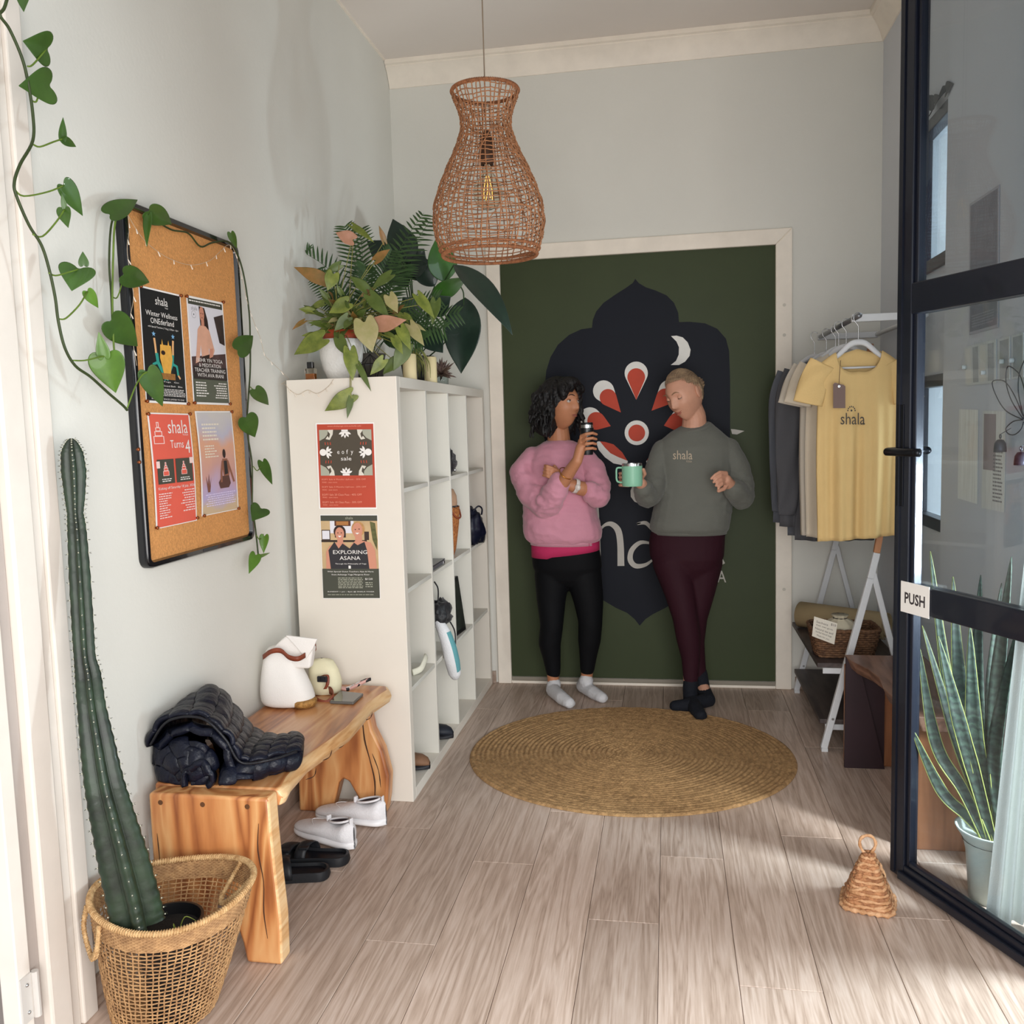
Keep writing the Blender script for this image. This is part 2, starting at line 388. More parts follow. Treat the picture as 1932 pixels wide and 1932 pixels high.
# painted mural (each painted shape a flat raised coat)
mnavy=M('mural_navy','10141f',.6,var=.12,vs=3,spec=.25); mwh=M('mural_white','e2e0da',.5,var=.03,vs=20); mred=M('mural_red','bd3c1e',.6,var=.06,vs=14); mgreyw=M('mural_greige','b9b4ab',.5,var=.03,vs=20)
def mural(nm,pts,m,lay): 
    P=[]
    for x,y in pts: p=pY(x,y); P.append(V((p.x,YB-.004-.0006*lay,p.z)))
    mb=MB(); n=len(P)
    c=[V(p)+V((0,.0012,0)) for p in P]
    mb.prism(P,(0,.0005,0)); return mb.build(nm,m,parent=d1)
# arch: half outline in crop units, mirrored about the axis
def cr6(x,y): return (920+x/2.1467,420+y/2.1467)
arch=[(598,228),(588,245),(560,265),(520,290),(470,325),(440,360),(426,395),(423,426),(380,432),(330,455),(285,495),(255,545),(238,600),(232,660),(232,900),(240,1150),(270,1330),(330,1420),(400,1480),(470,1530),(520,1560),(565,1580),(595,1605),(616,1632)]
archr=[(616,1632),(640,1605),(670,1585),(720,1560),(790,1515),(860,1450),(920,1380),(958,1300),(972,1200),(982,900),(982,640),(978,520),(965,470),(930,430),(880,408),(820,402),(775,403),(772,365),(755,325),(725,295),(680,275),(640,262),(612,245)]
mural('painted_arch',[cr6(*p) for p in arch+archr[1:]],mnavy,1)
def petal(cx,cy,r,tx,ty,k=.0):
    # teardrop from circle (cx,cy,r) to tip
    d=math.atan2(ty-cy,tx-cx); L=math.hypot(tx-cx,ty-cy); a=math.acos(max(-1,min(1,r/L)))
    pts=[]; n=18
    for i in range(n+1):
        q=d+a+(2*PI-2*a)*i/n; pts.append((cx+r*math.cos(q),cy+r*math.sin(q)))
    return pts+[(tx,ty)]
def pets(L):
    for cx,cy,r,rx,ry,rr,tx,ty in L:
        mural('painted_petal',[cr6(*p) for p in petal(cx,cy,r,tx,ty)],mwh,2); mural('painted_petal',[cr6(*p) for p in petal(rx,ry,rr,tx,ty)],mred,3)
pets([(602,610,47,602,626,36,602,718),(470,682,43,488,708,34,540,769),(415,793,45,440,803,36,499,824),(737,680,43,718,706,34,664,762),(790,793,45,768,806,36,714,822)])
for mir in (0,1):
    f=lambda p:cr6(1210-p[0] if mir else p[0],p[1])
    mural('painted_petal',[f(p) for p in [(441,893),(446,886),(458,886),(485,905),(520,928),(552,948),(568,966),(566,976),(545,982),(510,975),(475,950),(450,920)]],mwh,2)
    mural('painted_petal',[f(p) for p in [(455,886),(475,888),(510,898),(545,930),(566,964),(530,950),(498,934),(476,912)]],mred,3)
n=28
mural('painted_ring',[cr6(604+49*math.cos(2*PI*i/n),851+50*math.sin(2*PI*i/n)) for i in range(n)],mwh,2)
mural('painted_disc',[cr6(604+34*math.cos(2*PI*i/n),852+34*math.sin(2*PI*i/n)) for i in range(n)],mred,3)
mural('painted_moon',[cr6(*p) for p in [(743,460),(765,458),(790,465),(810,485),(822,515),(818,540),(800,563),(775,577),(742,577),(763,560),(774,535),(775,505),(765,482)]],mwh,2)
for mir in (0,):
    f=lambda p:cr6(p[0],p[1])
    mural('painted_crescent',[f(p) for p in [(590,1060),(579,1085),(580,1110),(595,1130),(618,1139),(640,1136),(620,1118),(606,1092),(603,1065)]],mgreyw,2)
mural('painted_tip',[cr6(*p) for p in [(985,836),(1000,837),(1040,844),(1010,858),(990,856)]],mgreyw,2)
def stroke(pts,wd,m,lay,nm='painted_letter'):
    P=spline([V((x,y,0)) for x,y in pts],5); W=lerpl(list(wd),len(P)); A=[];B=[]
    for i,p in enumerate(P):
        t=(P[min(i+1,len(P)-1)]-P[max(i-1,0)]).normalized(); q=V((-t.y,t.x,0))*W[i]/2; A.append(p+q); B.append(p-q)
    mb=MB(); conv=lambda p:(lambda q:V((q.x,YB-.004-.0006*lay,q.z)))(pY(*cr6(p.x,p.y)))
    for i in range(len(P)-1): mb.add([conv(A[i]),conv(B[i]),conv(B[i+1]),conv(A[i+1])],[(0,1,2,3)])
    mb.build(nm,m,parent=d1)
stroke([(410,1235),(370,1222),(345,1250),(360,1290),(395,1320),(400,1365),(365,1392),(325,1380)],(5,18,20,22,24,22,16,5),mgreyw,2)
stroke([(440,1110),(445,1250),(448,1388)],(14,20,24),mgreyw,2)
stroke([(448,1260),(470,1228),(500,1220),(528,1245),(538,1300),(540,1390)],(6,10,20,26,26,28),mgreyw,2)
stroke([(665,1240),(640,1216),(605,1220),(620,1216)],(14,16,8,4),mgreyw,2)
stroke([(668,1300),(620,1295),(585,1325),(578,1365),(600,1390),(640,1385),(672,1362)],(6,16,20,22,20,14,6),mgreyw,2)
stroke([(672,1225),(676,1300),(690,1390)],(14,26,28),mgreyw,2)
stroke([(760,1100),(765,1250),(780,1390)],(16,26,28),mgreyw,2)
stroke([(900,1240),(870,1216),(835,1225)],(14,16,6),mgreyw,2)
stroke([(905,1300),(850,1295),(818,1340),(840,1390),(880,1380),(910,1350)],(6,18,22,20,14,6),mgreyw,2)
stroke([(905,1225),(920,1320),(950,1385)],(14,26,26),mgreyw,2)
for tx,xa in (('Y',768),('O',820),('G',876),('A',930)):
    pr=Print(*[pY(*cr6(*p),YB-.0052) for p in ((xa,1410),(xa+36,1410),(xa+36,1457),(xa,1457))]); pr.n=V((0,-1,0)); pr.text(tx,0,0,1,1,mgreyw,h=0); pr.build('painted_letter',parent=d1)
# ---- right wall windows
mfrm=M('black_aluminium','1c2230',.35,metal=.4,coat=.2)
mglass=archglass('clear_glass')
mfrost=M('frosted_pane','e6f2f2',.35,trans=1,ior=1.05)
for i,(z0,z1) in ((1,W1),(2,W2)):
    wn=sempty('window_%d'%i,(XR,3.62,z0)); t=.045
    for lo,hi in (((XR-.012,WY0,z0),(XR+.035,WY0+.012,z1)),((XR-.012,WY1-t,z0),(XR+.035,WY1,z1)),((XR-.012,WY0,z0),(XR+.035,WY1,z0+t)),((XR-.012,WY0,z1-t),(XR+.035,WY1,z1))):
        MB().box(lo,hi).build('frame',mfrm,parent=wn,mods=[bevel(.003)])
    MB().box((XR+.022,WY0,z0),(XR+.026,WY1,z1)).build('pane',mglass,parent=wn)
wn=sempty('window_3',(XR,2.24,.06))
for y in (1.86,2.59): MB().box((XR,y,.06),(XR+.08,y+.03,2.2)).build('frame',mfrm,parent=wn)
for z in (.06,2.17): MB().box((XR,1.86,z),(XR+.08,2.62,z+.03)).build('frame',mfrm,parent=wn)
MB().box((XR+.05,1.88,.08),(XR+.055,2.6,2.18)).build('pane',mglass,parent=wn)
# ---- glass entrance door, standing open
DA=V((.642,2.640,0)); th_=math.radians(25.5); DD=V((math.sin(th_),-math.cos(th_),0)); DN=V((-DD.y,DD.x,0))
if DN.y>0: DN=-DN     # towards the viewer
d2=sempty('door_2',DA)
def dp(s,n,z): return DA+DD*s+DN*n+V((0,0,z))
def dbox(nm,s0,s1,n0,n1,z0,z1,m,par=d2,bv=.003):
    return MB().hexa([dp(s0,n0,z0),dp(s1,n0,z0),dp(s1,n1,z0),dp(s0,n1,z0)],[dp(s0,n0,z1),dp(s1,n0,z1),dp(s1,n1,z1),dp(s0,n1,z1)]).build(nm,m,parent=par,mods=[bevel(bv)] if bv else [])
mdoor=M('navy_black_aluminium','161a26',.32,metal=.3,coat=.25)
DH=2.52; DW=.86
dbox('stile',-.005,.052,-.022,.022,.012,DH,mdoor); dbox('stile_rebate',.052,.066,-.014,.014,.02,DH,mdoor)
dbox('stile',DW-.06,DW,-.022,.022,.012,DH,mdoor)
dbox('stile_bead',.012,.018,.022,.026,.02,DH,mdoor,bv=0)
dbox('bottom_rail',.052,DW-.06,-.022,.022,.012,.055,mdoor); dbox('bottom_bead',.066,DW-.07,.0,.016,.055,.070,mdoor); dbox('kick_rail',.04,DW,.022,.034,.012,.036,mdoor)
dbox('top_rail',.052,DW-.06,-.022,.022,DH-.06,DH,mdoor)
dbox('middle_rail',.052,DW-.06,-.022,.022,1.600,1.682,mdoor); dbox('middle_rail',.052,DW-.06,-.022,.022,.792,.868,mdoor)
mpane=archglass('door_glass','eef3f6',1.55)
for a,b in ((.07,.792),(.868,1.60),(1.682,DH-.06)): dbox('pane',.06,DW-.06,-.003,.003,a,b,mpane,bv=0)
mblk=M('black_metal','14161c',.3,metal=.6)
hz=1.232
hh=MB(); hh.tube([dp(-.0,.024,hz),dp(.0,.05,hz),dp(.012,.062,hz),dp(.12,.064,hz),dp(.135,.058,hz)],.011,12); hh.cap(dp(.02,.062,hz),dp(.13,.062,hz),.011,.010); hh.build('handle',mblk,parent=d2,smooth=True)
hh=MB(); hh.tube([dp(.03,-.022,hz),dp(.03,-.05,hz)],.009,10); hh.cap(dp(.03,-.055,hz),dp(-.085,-.055,hz),.011,.011); hh.build('handle',mblk,parent=d2,smooth=True)
dbox('lock_plate',.004,.03,.022,.0245,1.08,1.36,mblk)
for z in (1.12,1.02): MB().tube([dp(-.005,0,z),dp(-.011,0,z)],.010,12).build('lock_bolt',M('bolt_steel','b8b2a8',.3,metal=1),parent=d2)
# PUSH sign stuck on the rail
sg=thing('push_sign','small white PUSH sign stuck to the black glass door','sign',dp(.08,.024,.80))
pr=Print(dp(.030,.0235,.873),dp(.140,.0235,.873),dp(.140,.0235,.787),dp(.030,.0235,.787),th=.0015); pr.n=DN.copy()
pr.sheet(M('sign_white','e6e2dc',.4)); pr.text('PUSH',.14,.33,.86,.70,M('sign_ink','3a3436',.5),bold=.028); pr.build('plate',parent=sg)
# ================================================================= SHELF UNIT
mshelf=M('white_laminate','dcd4c8',.4,var=.02,vs=4); mshelf2=M('white_laminate_inner','d6d2c8',.45,var=.02,vs=4)
SX0,SX1,SY0,SY1,SZ=-1.315,-.915,2.972,4.441,1.513
sh=thing('cube_shelf','tall white open cube shelf unit with sixteen compartments along the left wall','shelf',(-1.115,3.7,0))
T=.038; P_=(SY1-SY0-2*T)/4; Q_=(SZ-2*T)/4
for y0,y1 in ((SY0,SY0+T),(SY1-T,SY1)): MB().box((SX0,y0,0),(SX1,y1,SZ)).build('side_panel',mshelf,parent=sh,mods=[bevel(.0015)])
for z0,z1,n in ((SZ-T,SZ,'top_panel'),(0,T,'bottom_panel')): MB().box((SX0,SY0+T,z0),(SX1,SY1-T,z1)).build(n,mshelf,parent=sh,mods=[bevel(.0015)])
for i in (1,2,3): MB().box((SX0+.005,SY0+T+P_*i-.008,T),(SX1-.003,SY0+T+P_*i+.008,SZ-T)).build('divider',mshelf2,parent=sh,mods=[bevel(.001)])
for j in (1,2,3):
    for i in range(4): MB().box((SX0+.005,SY0+T+P_*i+(.009 if i else 0),T+Q_*j-.008),(SX1-.005,SY0+T+P_*(i+1)-(.009 if i<3 else 0),T+Q_*j+.008)).build('shelf_board',mshelf2,parent=sh,mods=[bevel(.001)])
mscr=M('screw_cap','6d6459',.4,metal=.4)
for x,z in ((-.945,1.49),(-.945,.022),(-1.29,1.49)):
    MB().lathe([(.001,-.002),(.006,-.002),(.008,0)],(x,SY0,z),14,rot=Matrix.Rotation(PI/2,3,'X')).build('screw_cap',mscr,parent=sh)
def bin_(i,j): # lower near corner of a compartment (column from the camera, row from the floor)
    return SY0+T+P_*i, T+Q_*j+(.008 if j else 0)
# ================================================================= BENCH (left)
mb1=wood('honey_timber',['8a4f2a','a8683a','bc7c4b','ca8f5c','d4a070'],scale=(7,.9,7),ws=5,rough=.32,bump=.12,coat=.25,grain=.4)
mb2=wood('honey_timber_upright',['85492a','a5663a','bd7c49','cc915b','d6a26c'],scale=(6,6,.9),ws=6,rough=.38,bump=.15,coat=.2,grain=.4)
msap=wood('pale_sapwood',['a9713c','d0a06c','dfb888','e8c99c'],scale=(14,1.2,14),ws=4,rough=.45,bump=.25,coat=.1,grain=.6)
bn=thing('wooden_bench','honey coloured live edge wooden bench standing against the left wall','bench',(-1.15,2.45,0))
BT,BH=.046,.437
fe=[(-.975,2.041),(-.968,2.06),(-.982,2.12),(-.99,2.25),(-.975,2.36),(-.960,2.5),(-.966,2.63),(-.975,2.74),(-.962,2.84),(-.955,2.89),(-.975,2.935)]
top=[(-1.325,2.041)]+fe+[(-1.16,2.945),(-1.325,2.935)]
mbx=MB()
n=len(top); C0=V((-1.15,2.45,0))
lo=[V((x-(.006 if i in range(1,12) else 0),y,BH-BT)) for i,(x,y) in enumerate(top)]; hi=[V((x-(.012 if i in range(1,12) else 0),y,BH)) for i,(x,y) in enumerate(top)]; md=[V((x+(.004 if i in range(1,12) else 0),y,BH-BT*.45)) for i,(x,y) in enumerate(top)]
mbx.add(lo+md+hi,[tuple(range(n-1,-1,-1)),tuple(range(2*n,3*n))]+[(i+a*n,(i+1)%n+a*n,(i+1)%n+(a+1)*n,i+(a+1)*n) for i in range(n) for a in (0,1)])
for k,fc in enumerate(mbx.f):
    if k>1:
        i=(k-2)//2
        if 1<=i<=11: mbx.m[k]=1
mbx.build('seat',[mb1,msap],parent=bn,mods=[bevel(.007,3,.5),autos(50)])
def legpanel(y0,y1,out,mat2,nm='leg'):
    mb=MB(); mb.prism([V((x,y0,z)) for x,z in out],(0,y1-y0,0))
    for k,fc in enumerate(mb.f):
        if k>1 and mb.v[fc[0]].x>-1.05 and mb.v[fc[1]].x>-1.05: mb.m[k]=1
    mb.build(nm,[mb2,mat2],parent=bn,mods=[bevel(.008,3,.5),autos(50)])
zt=BH-BT-.001
legpanel(1.985,2.040,[(-1.31,0),(-1.20,0),(-1.185,.06),(-1.15,.17),(-1.13,.185),(-1.11,.17),(-1.075,.05),(-1.067,0),(-.972,0),(-.970,.12),(-.978,.25),(-.982,.34),(-.984,BH-.002),(-1.308,BH-.002)],msap)
legpanel(2.855,2.915,[(-1.30,0),(-1.18,0),(-1.16,.06),(-1.145,.11),(-1.13,.125),(-1.11,.115),(-1.075,.05),(-1.055,0),(-.985,0),(-.972,.06),(-.965,.14),(-.985,.23),(-1.018,.30),(-1.028,.36),(-1.02,zt),(-1.29,zt)],mb2)
for x,y in ((-1.275,1.985),(-1.04,1.985),(-1.16,1.985)):
    MB().tube([(x,y-.001,.412),(x,y+.004,.412)],.0065,14).build('timber_plug',M('dark_plug','5d3a20',.5),parent=bn)
# dark bark fissures set into the sapwood
mfis=M('bark_fissure','3f2413',.8)
fz=[((-.972,1.998,.30),(-.976,1.998,.25),(-.974,1.998,.17),(-.978,1.998,.10))]
def fiss(P,r=.0018): MB().tube(spline(P,4),[r*.3,r,r*.6,r,r*.3],5).build('fissure',mfis,parent=bn)
fiss([(-1.012,1.984,.37),(-1.018,1.9843,.30),(-1.008,1.9843,.22),(-1.012,1.9843,.14),(-1.006,1.984,.07)])
fiss([(-1.29,1.984,.33),(-1.288,1.9843,.26),(-1.292,1.984,.2)],.0014)
fiss([(-1.05,2.854,.36),(-1.045,2.854,.27),(-1.03,2.8545,.2),(-1.015,2.8545,.12),(-1.02,2.854,.04)],.003)
fiss([(-1.02,2.854,.22),(-1.0,2.8545,.16),(-.995,2.8545,.1)],.002)
for a,b in ((2.18,.405),(2.30,.412),(2.42,.402),(2.52,.41),(2.66,.405)):
    fiss([(-.972+.004*math.sin(a*9),a,b),(-.966+.004*math.sin(a*9+1),a+.04,b-.006),(-.968,a+.07,b+.004)],.0016)
# ================================================================= LEAVES
HEART=[(-.10,.10),(-.17,.26),(-.13,.42),(.03,.52),(.22,.52),(.42,.43),(.62,.30),(.80,.16),(.93,.06),(1,.004)]
ARROW=[(-.18,.12),(-.28,.26),(-.16,.38),(.02,.40),(.20,.46),(.40,.42),(.60,.30),(.80,.15),(.93,.05),(1,.004)]
LANCE=[(0,.02),(.06,.20),(.16,.36),(.30,.48),(.45,.5),(.60,.44),(.75,.31),(.88,.15),(.96,.05),(1,.004)]
BLADE=[(0,.30),(.2,.5),(.45,.5),(.7,.38),(.88,.2),(1,.01)]
def leafmb(mb,base,tip,wd,nrm,prof=HEART,fold=.18,droop=.12,roll=0,mi=0,wav=0):
    base=V(base);tip=V(tip); ax=tip-base; L=ax.length; a=ax.normalized(); n=V(nrm); n=(n-a*n.dot(a)).normalized()
    if roll: n=Matrix.Rotation(roll,3,a)@n
    s=a.cross(n); G=[]
    for i,(t,w_) in enumerate(prof):
        tc=max(t,0); dz=-droop*L*(tc**2) + droop*L*tc*.6
        c=base+a*L*tc+n*dz
        e=lambda sg,f:base+a*L*(tc+(t-tc)*f)+s*sg*w_*wd*f+n*(dz+fold*wd*w_*f*(1 if f<.6 else 1.0)+wav*wd*math.sin(i*1.9+sg)*f)
        G.append([e(-1,1),e(-1,.5),c,e(1,.5),e(1,1)])
    mb.grid(G,mi); return mb
def leaf(par,base,tip,wd,nrm,mat,prof=HEART,fold=.18,droop=.12,roll=0,nm='leaf',wav=0):
    mb=leafmb(MB(),base,tip,wd,nrm,prof,fold,droop,roll,0,wav)
    return mb.build(nm,mat,parent=par,smooth=True,mods=[solid(.0009),subs(1)])
mpoth=M('pothos_leaf','36541a',.45,var=.22,vs=14,coat=.15); mpoth2=M('pothos_leaf_light','4c7020',.45,var=.2,vs=18,coat=.15)
mstem=M('vine_stem','2e3a16',.55,var=.2,vs=30); mstem2=M('vine_stem_green','5c7426',.5,var=.2,vs=30)
def vine(par,pts,X,r,mat=mstem,k=6,nm='stem'):
    P=[]
    for i,p in enumerate(pts):
        xx=p[2] if len(p)>2 else X; P.append(atX(p[0],p[1],xx))
    MB().tube(spline(P,k),r,7).build(nm,mat,parent=par,smooth=True); return P
TC=V((.95,-.30,.12))
def lpx(par,bx,by,tx,ty,X,wpx,mat=mpoth,fold=.22,roll=0,dx=0,prof=HEART,stem=None,n=None):
    b=atX(bx,by,X); t=atX(tx,ty,X+dx); nr=(CAM-b).normalized() if n is None else V(n)
    dist=(b-CAM).length; w_=wpx*dist/FPX
    L=leaf(par,b,t,w_,nr,mat,prof,fold,.1,roll)
    if stem: P=[atX(x,y,X) for x,y in stem]+[b]; MB().tube(spline(P,4),.0018,6).build('petiole',mstem2,parent=par,smooth=True)
# vine hanging at the far left, standing off the wall
X1=-1.24
v1=thing('pothos_vine','long trailing pothos vine hanging down the left wall beside the white casing','plant',atX(60,200,X1))
vine(v1,[(28,-60),(10,10),(0,28),(18,55),(40,105),(52,150),(62,215),(62,265),(38,310),(27,345),(32,372),(55,425),(78,462),(92,505),(104,560),(110,605),(122,655),(142,690),(172,712),(205,742),(232,765),(240,774)],X1,.0031)
lpx(v1,46,-12,44,22,X1,22,roll=.6)
lpx(v1,88,92,45,78,X1,50,stem=[(52,125),(62,122)])
lpx(v1,92,162,38,162,X1,52,stem=[(60,190),(68,192),(74,180)])
lpx(v1,118,262,145,278,X1,14,fold=.5,stem=[(62,272),(75,277),(100,268)]); lpx(v1,118,262,119,220,X1,12,fold=.5)
lpx(v1,120,350,158,408,X1,34,roll=-.5,stem=[(28,358),(45,370),(90,362)])
lpx(v1,122,395,128,430,X1,28,roll=.7,stem=[(62,442),(80,446),(105,420)]); lpx(v1,122,392,116,363,X1,9)
lpx(v1,148,508,135,548,X1,56,roll=.25,stem=[(92,515),(105,520),(128,514)]); lpx(v1,158,500,156,474,X1,16)
lpx(v1,165,550,186,582,X1,20,mat=mpoth2,stem=[(112,602),(125,600),(150,575)])
lpx(v1,200,672,218,742,X1,58,mat=mpoth2,roll=.2,stem=[(138,680),(160,680),(190,673)]); lpx(v1,196,672,186,626,X1,22,mat=mpoth2)
lpx(v1,278,702,308,768,X1+.02,40,roll=-.2,stem=[(240,770),(255,730),(268,708)])
# ================================================================= PINBOARD
bd=thing('cork_board','large black framed cork pinboard hanging on the left wall','pinboard',(XL,2.385,.985))
y0,y1,z0,z1=2.08,2.69,.99,1.925; fw=.020; r0=.03
def rrect(y0,y1,z0,z1,r,x,n=5):
    pts=[]
    for cy,cz,a0 in ((y1-r,z1-r,0),(y0+r,z1-r,1),(y0+r,z0+r,2),(y1-r,z0+r,3)):
        for i in range(n+1):
            a=PI/2*(a0+i/n); pts.append(V((x,cy+r*math.cos(a),cz+r*math.sin(a))))
    return pts
mb=MB(); rings=[rrect(y0,y1,z0,z1,r0,XL+.001),rrect(y0,y1,z0,z1,r0,XL+.020),rrect(y0+.004,y1-.004,z0+.004,z1-.004,r0-.004,XL+.026),rrect(y0+fw-.004,y1-fw+.004,z0+fw-.004,z1-fw+.004,.014,XL+.026),rrect(y0+fw,y1-fw,z0+fw,z1-fw,.012,XL+.014)]
mb.grid(rings,closeu=True); mb.build('frame',M('black_gloss_plastic','0c0d12',.2,coat=.4),parent=bd,mods=[autos(35)])
mcork=M('cork','cf9256',.9,var=.16,vs=160,bump=.3,bs=220)
MB().box((XL+.001,y0+.01,z0+.01),(XL+.015,y1-.01,z1-.01)).build('cork_sheet',mcork,parent=bd)
MB().box((XL+.024,2.36,z0+.006),(XL+.0275,2.44,z0+.015)).build('frame_clip',M('grey_clip','3b3c3e',.5),parent=bd)
XP=XL+.0165
def quad(q,X): return [atX(x,y,X) for x,y in q]
white=M('paper_white','eeeae6',.6); mblack=M('print_black','14161a',.45); mred_p=M('print_coral','e0604e',.5,var=.04,vs=6); mdk=M('print_olive_dark','43443a',.5)
mink=M('print_ink_white','e9e4df',.55); mskin=M('print_skin','c98a72',.55); mskin2=M('print_skin_dark','8e5b46',.55); mhair=M('print_hair','2a1713',.55)
def lines(p,u0,u1,v0,v1,n,m,ragged=.15,align='l',hgt=.45):
    h=p.lay(); rr=random.Random(int((u0+v0)*1000)+n)
    for i in range(n):
        va=v0+(v1-v0)*i/n; vb=va+(v1-v0)/n*hgt; L=(u1-u0)*(1-ragged*rr.random()); 
        a=u0 if align=='l' else (u1-L if align=='r' else (u0+u1-L)/2); x=a
        while x<a+L-.01:
            wl_=(.02+.05*rr.random()); e=min(x+wl_,a+L); p.rect(x,va,e,vb,m,h); x=e+.012
# poster 1
t=thing('event_poster','black winter wellness poster pinned top left on the cork board','poster',atX(262,760,XP))
p=Print(*quad([(260.9,537.7),(339.7,556.5),(353.6,763.8),(275.4,759.4)],XP),th=.0005); p.n=V((1,0,0))
p.sheet(white); p.rect(.02,.015,.98,.98,mblack)
p.text('shala',.36,.065,.66,.135,mink); p.text('YOGA',.58,.145,.66,.158,mink)
p.text('Winter Wellness',.12,.195,.88,.24,mink); p.text('ONEderland',.22,.255,.78,.305,mink)
p.text('with Special Teachers | 7 Aug | 3:30pm - 6pm',.15,.325,.88,.345,mink)
mteal=M('print_teal','2f9a8c',.5); mgold=M('print_gold','e2a94a',.5,var=.1,vs=60); mblue=M('print_blue','7fb4dc',.5)
for s in (0,1):
    g=lambda u:(1.0-u) if s else u
    def pl(P,m):
        P=[(g(a),b) for a,b in P]; p.poly(P[::-1] if s else P,m)
    st=[]
    for i in range(10):
        a=-PI/2+PI*i/5; r=.05 if i%2==0 else .02; st.append((.27+r*math.cos(a),.395+r*.5*math.sin(a)))
    p.poly([(g(a),b) for a,b in (st if s else st[::-1])],mblue)
    p.line([(g(.275),.43),(g(.29),.50),(g(.30),.58)],.045,M('print_arm','e6b07a',.5),asp=1.9)
    p.line([(g(.31),.56),(g(.33),.64)],.07,mteal,asp=1.9); p.line([(g(.33),.64),(g(.44),.73),(g(.49),.79)],.07,mteal,asp=1.9); p.line([(g(.33),.64),(g(.22),.66),(g(.20),.74)],.05,mteal,asp=1.9); p.line([(g(.20),.74),(g(.15),.77)],.035,M('print_arm','e6b07a',.5),asp=1.9)
p.poly([(.40,.48),(.66,.48),(.68,.60),(.60,.76),(.52,.79),(.46,.76),(.38,.60)],mgold); p.poly([(.43,.48),(.45,.43),(.47,.48)],mgold); p.poly([(.58,.48),(.6,.435),(.62,.48)],mgold)
p.rect(.34,.73,.72,.785,M('print_brown','9b6a35',.5,var=.3,vs=80)); p.ell(.46,.55,.05,.02,mhair)
p.text('Live   Yoga   Gin',.2,.80,.8,.815,mink); p.text('Cacao and Sound Bath   Bliss',.12,.835,.88,.85,mink)
lines(p,.1,.95,.87,.94,5,mink,.1); p.text('BOOK NOW: SPACES LIMITED TO ONE',.12,.955,.9,.968,mink); p.build('sheet',parent=t)
# poster 2
t=thing('event_poster','teacher training poster with woman in peach top pinned top right on the cork board','poster',atX(365,760,XP))
p=Print(*quad([(351,556.5),(419.7,571),(433.3,764.6),(365,762.3)],XP),th=.0005); p.n=V((1,0,0))
p.sheet(white); p.rect(.03,.02,.97,.98,mdk); p.rect(.03,.075,.97,.72,M('print_pale','dcd9e0',.5)); lines(p,.06,.92,.035,.06,1,mink,.02)
p.text('shala',.1,.09,.26,.125,M('print_grey','8a8688',.5)); p.ell(.16,.165,.06,.035,M('print_grey','8a8688',.5),24); p.ell(.16,.165,.055,.032,M('print_pale','dcd9e0',.5),24); p.ell(.16,.165,.012,.008,mblack,8)
p.poly([(.70,.16),(.97,.12),(.97,.42),(.82,.40)],M('print_room','3a2c2a',.5,var=.4,vs=30)); p.poly([(.03,.56),(.97,.5),(.97,.72),(.03,.72)],M('print_darkroom','4c3636',.5,var=.3,vs=30))
p.poly([(.30,.08),(.45,.09),(.52,.2),(.55,.34),(.44,.32),(.32,.3)],mhair); p.ell(.37,.15,.065,.07,mskin); p.rect(.34,.2,.42,.27,mskin)
mpeach=M('print_peach','d9a58c',.5,var=.08,vs=20); p.poly([(.30,.26),(.45,.26),(.55,.30),(.66,.48),(.60,.54),(.50,.46),(.50,.56),(.30,.56),(.29,.44),(.22,.60),(.12,.62),(.20,.40),(.23,.30)],mpeach)
p.poly([(.30,.55),(.52,.52),(.6,.58),(.5,.66),(.28,.66)],mhair); p.poly([(.52,.47),(.62,.46),(.60,.54),(.5,.56)],mskin); p.ell(.37,.185,.018,.006,mskin2); p.ell(.345,.145,.012,.005,mhair,8); p.ell(.395,.147,.012,.005,mhair,8)
p.rect(.06,.64,.97,.76,M('print_maroon','2b2020',.5),)
for i,s in enumerate(('150HR YIN YOGA','& MEDITATION','TEACHER TRAINING','WITH AVA IRANI')):
    a=(.14,.2,.08,.14)[i]; p.text(s,a,.565+.047*i,1-a,.60+.047*i,mink)
p.rect(.03,.765,.97,.98,M('print_olive','54584a',.5)); lines(p,.08,.42,.79,.94,6,mink,.3); lines(p,.55,.93,.79,.95,7,mink,.4,'r'); p.build('sheet',parent=t)
# poster 3
t=thing('event_poster','coral birthday poster with cake drawings pinned bottom left on the cork board','poster',atX(294,998,XP))
p=Print(*quad([(277,778.2),(356.5,780.7),(371.4,982),(294.4,998.5)],XP),th=.0005); p.n=V((1,0,0)); p.bend=lambda u,v:.004*math.sin(v*PI)
p.sheet(white,8)
k=8
for i in range(k): p.poly([(.03,.98*(i+1)/k+.012),(.97,.98*(i+1)/k+.012),(.97,.98*i/k+.012),(.03,.98*i/k+.012)],mred_p,.0011)
p.L=14
def cake(u,v,w_,h_,m,m2):
    for a,b,c,d in ((.38,0,.62,.25),(.26,.25,.74,.42),(.14,.42,.86,.64),(0,.64,1,1)):
        p.rect(u+w_*a,v+h_*b,u+w_*c,v+h_*d,m); p.rect(u+w_*(a+.07),v+h_*(b+.03),u+w_*(c-.07),v+h_*(d-.03),m2)
mpk=M('print_pinkwhite','f2d3cd',.5)
cake(.07,.08,.24,.19,mpk,mred_p); p.text('shala',.42,.06,.90,.18,mink); p.text('YOGA',.76,.185,.9,.2,mink)
p.text('Turns',.44,.24,.76,.31,mink); p.text('4',.80,.24,.92,.36,mink)
for a,b in ((.09,.48),(.52,.93)): p.rect(a,.405,b,.62,mdk); cake(a+.12,.43,.14,.12,mpk,mred_p); lines(p,a+.08,b-.08,.575,.61,2,mink,.1,'c')
p.rect(.06,.42,.14,.48,mpk); p.rect(.86,.40,.95,.455,mpk)
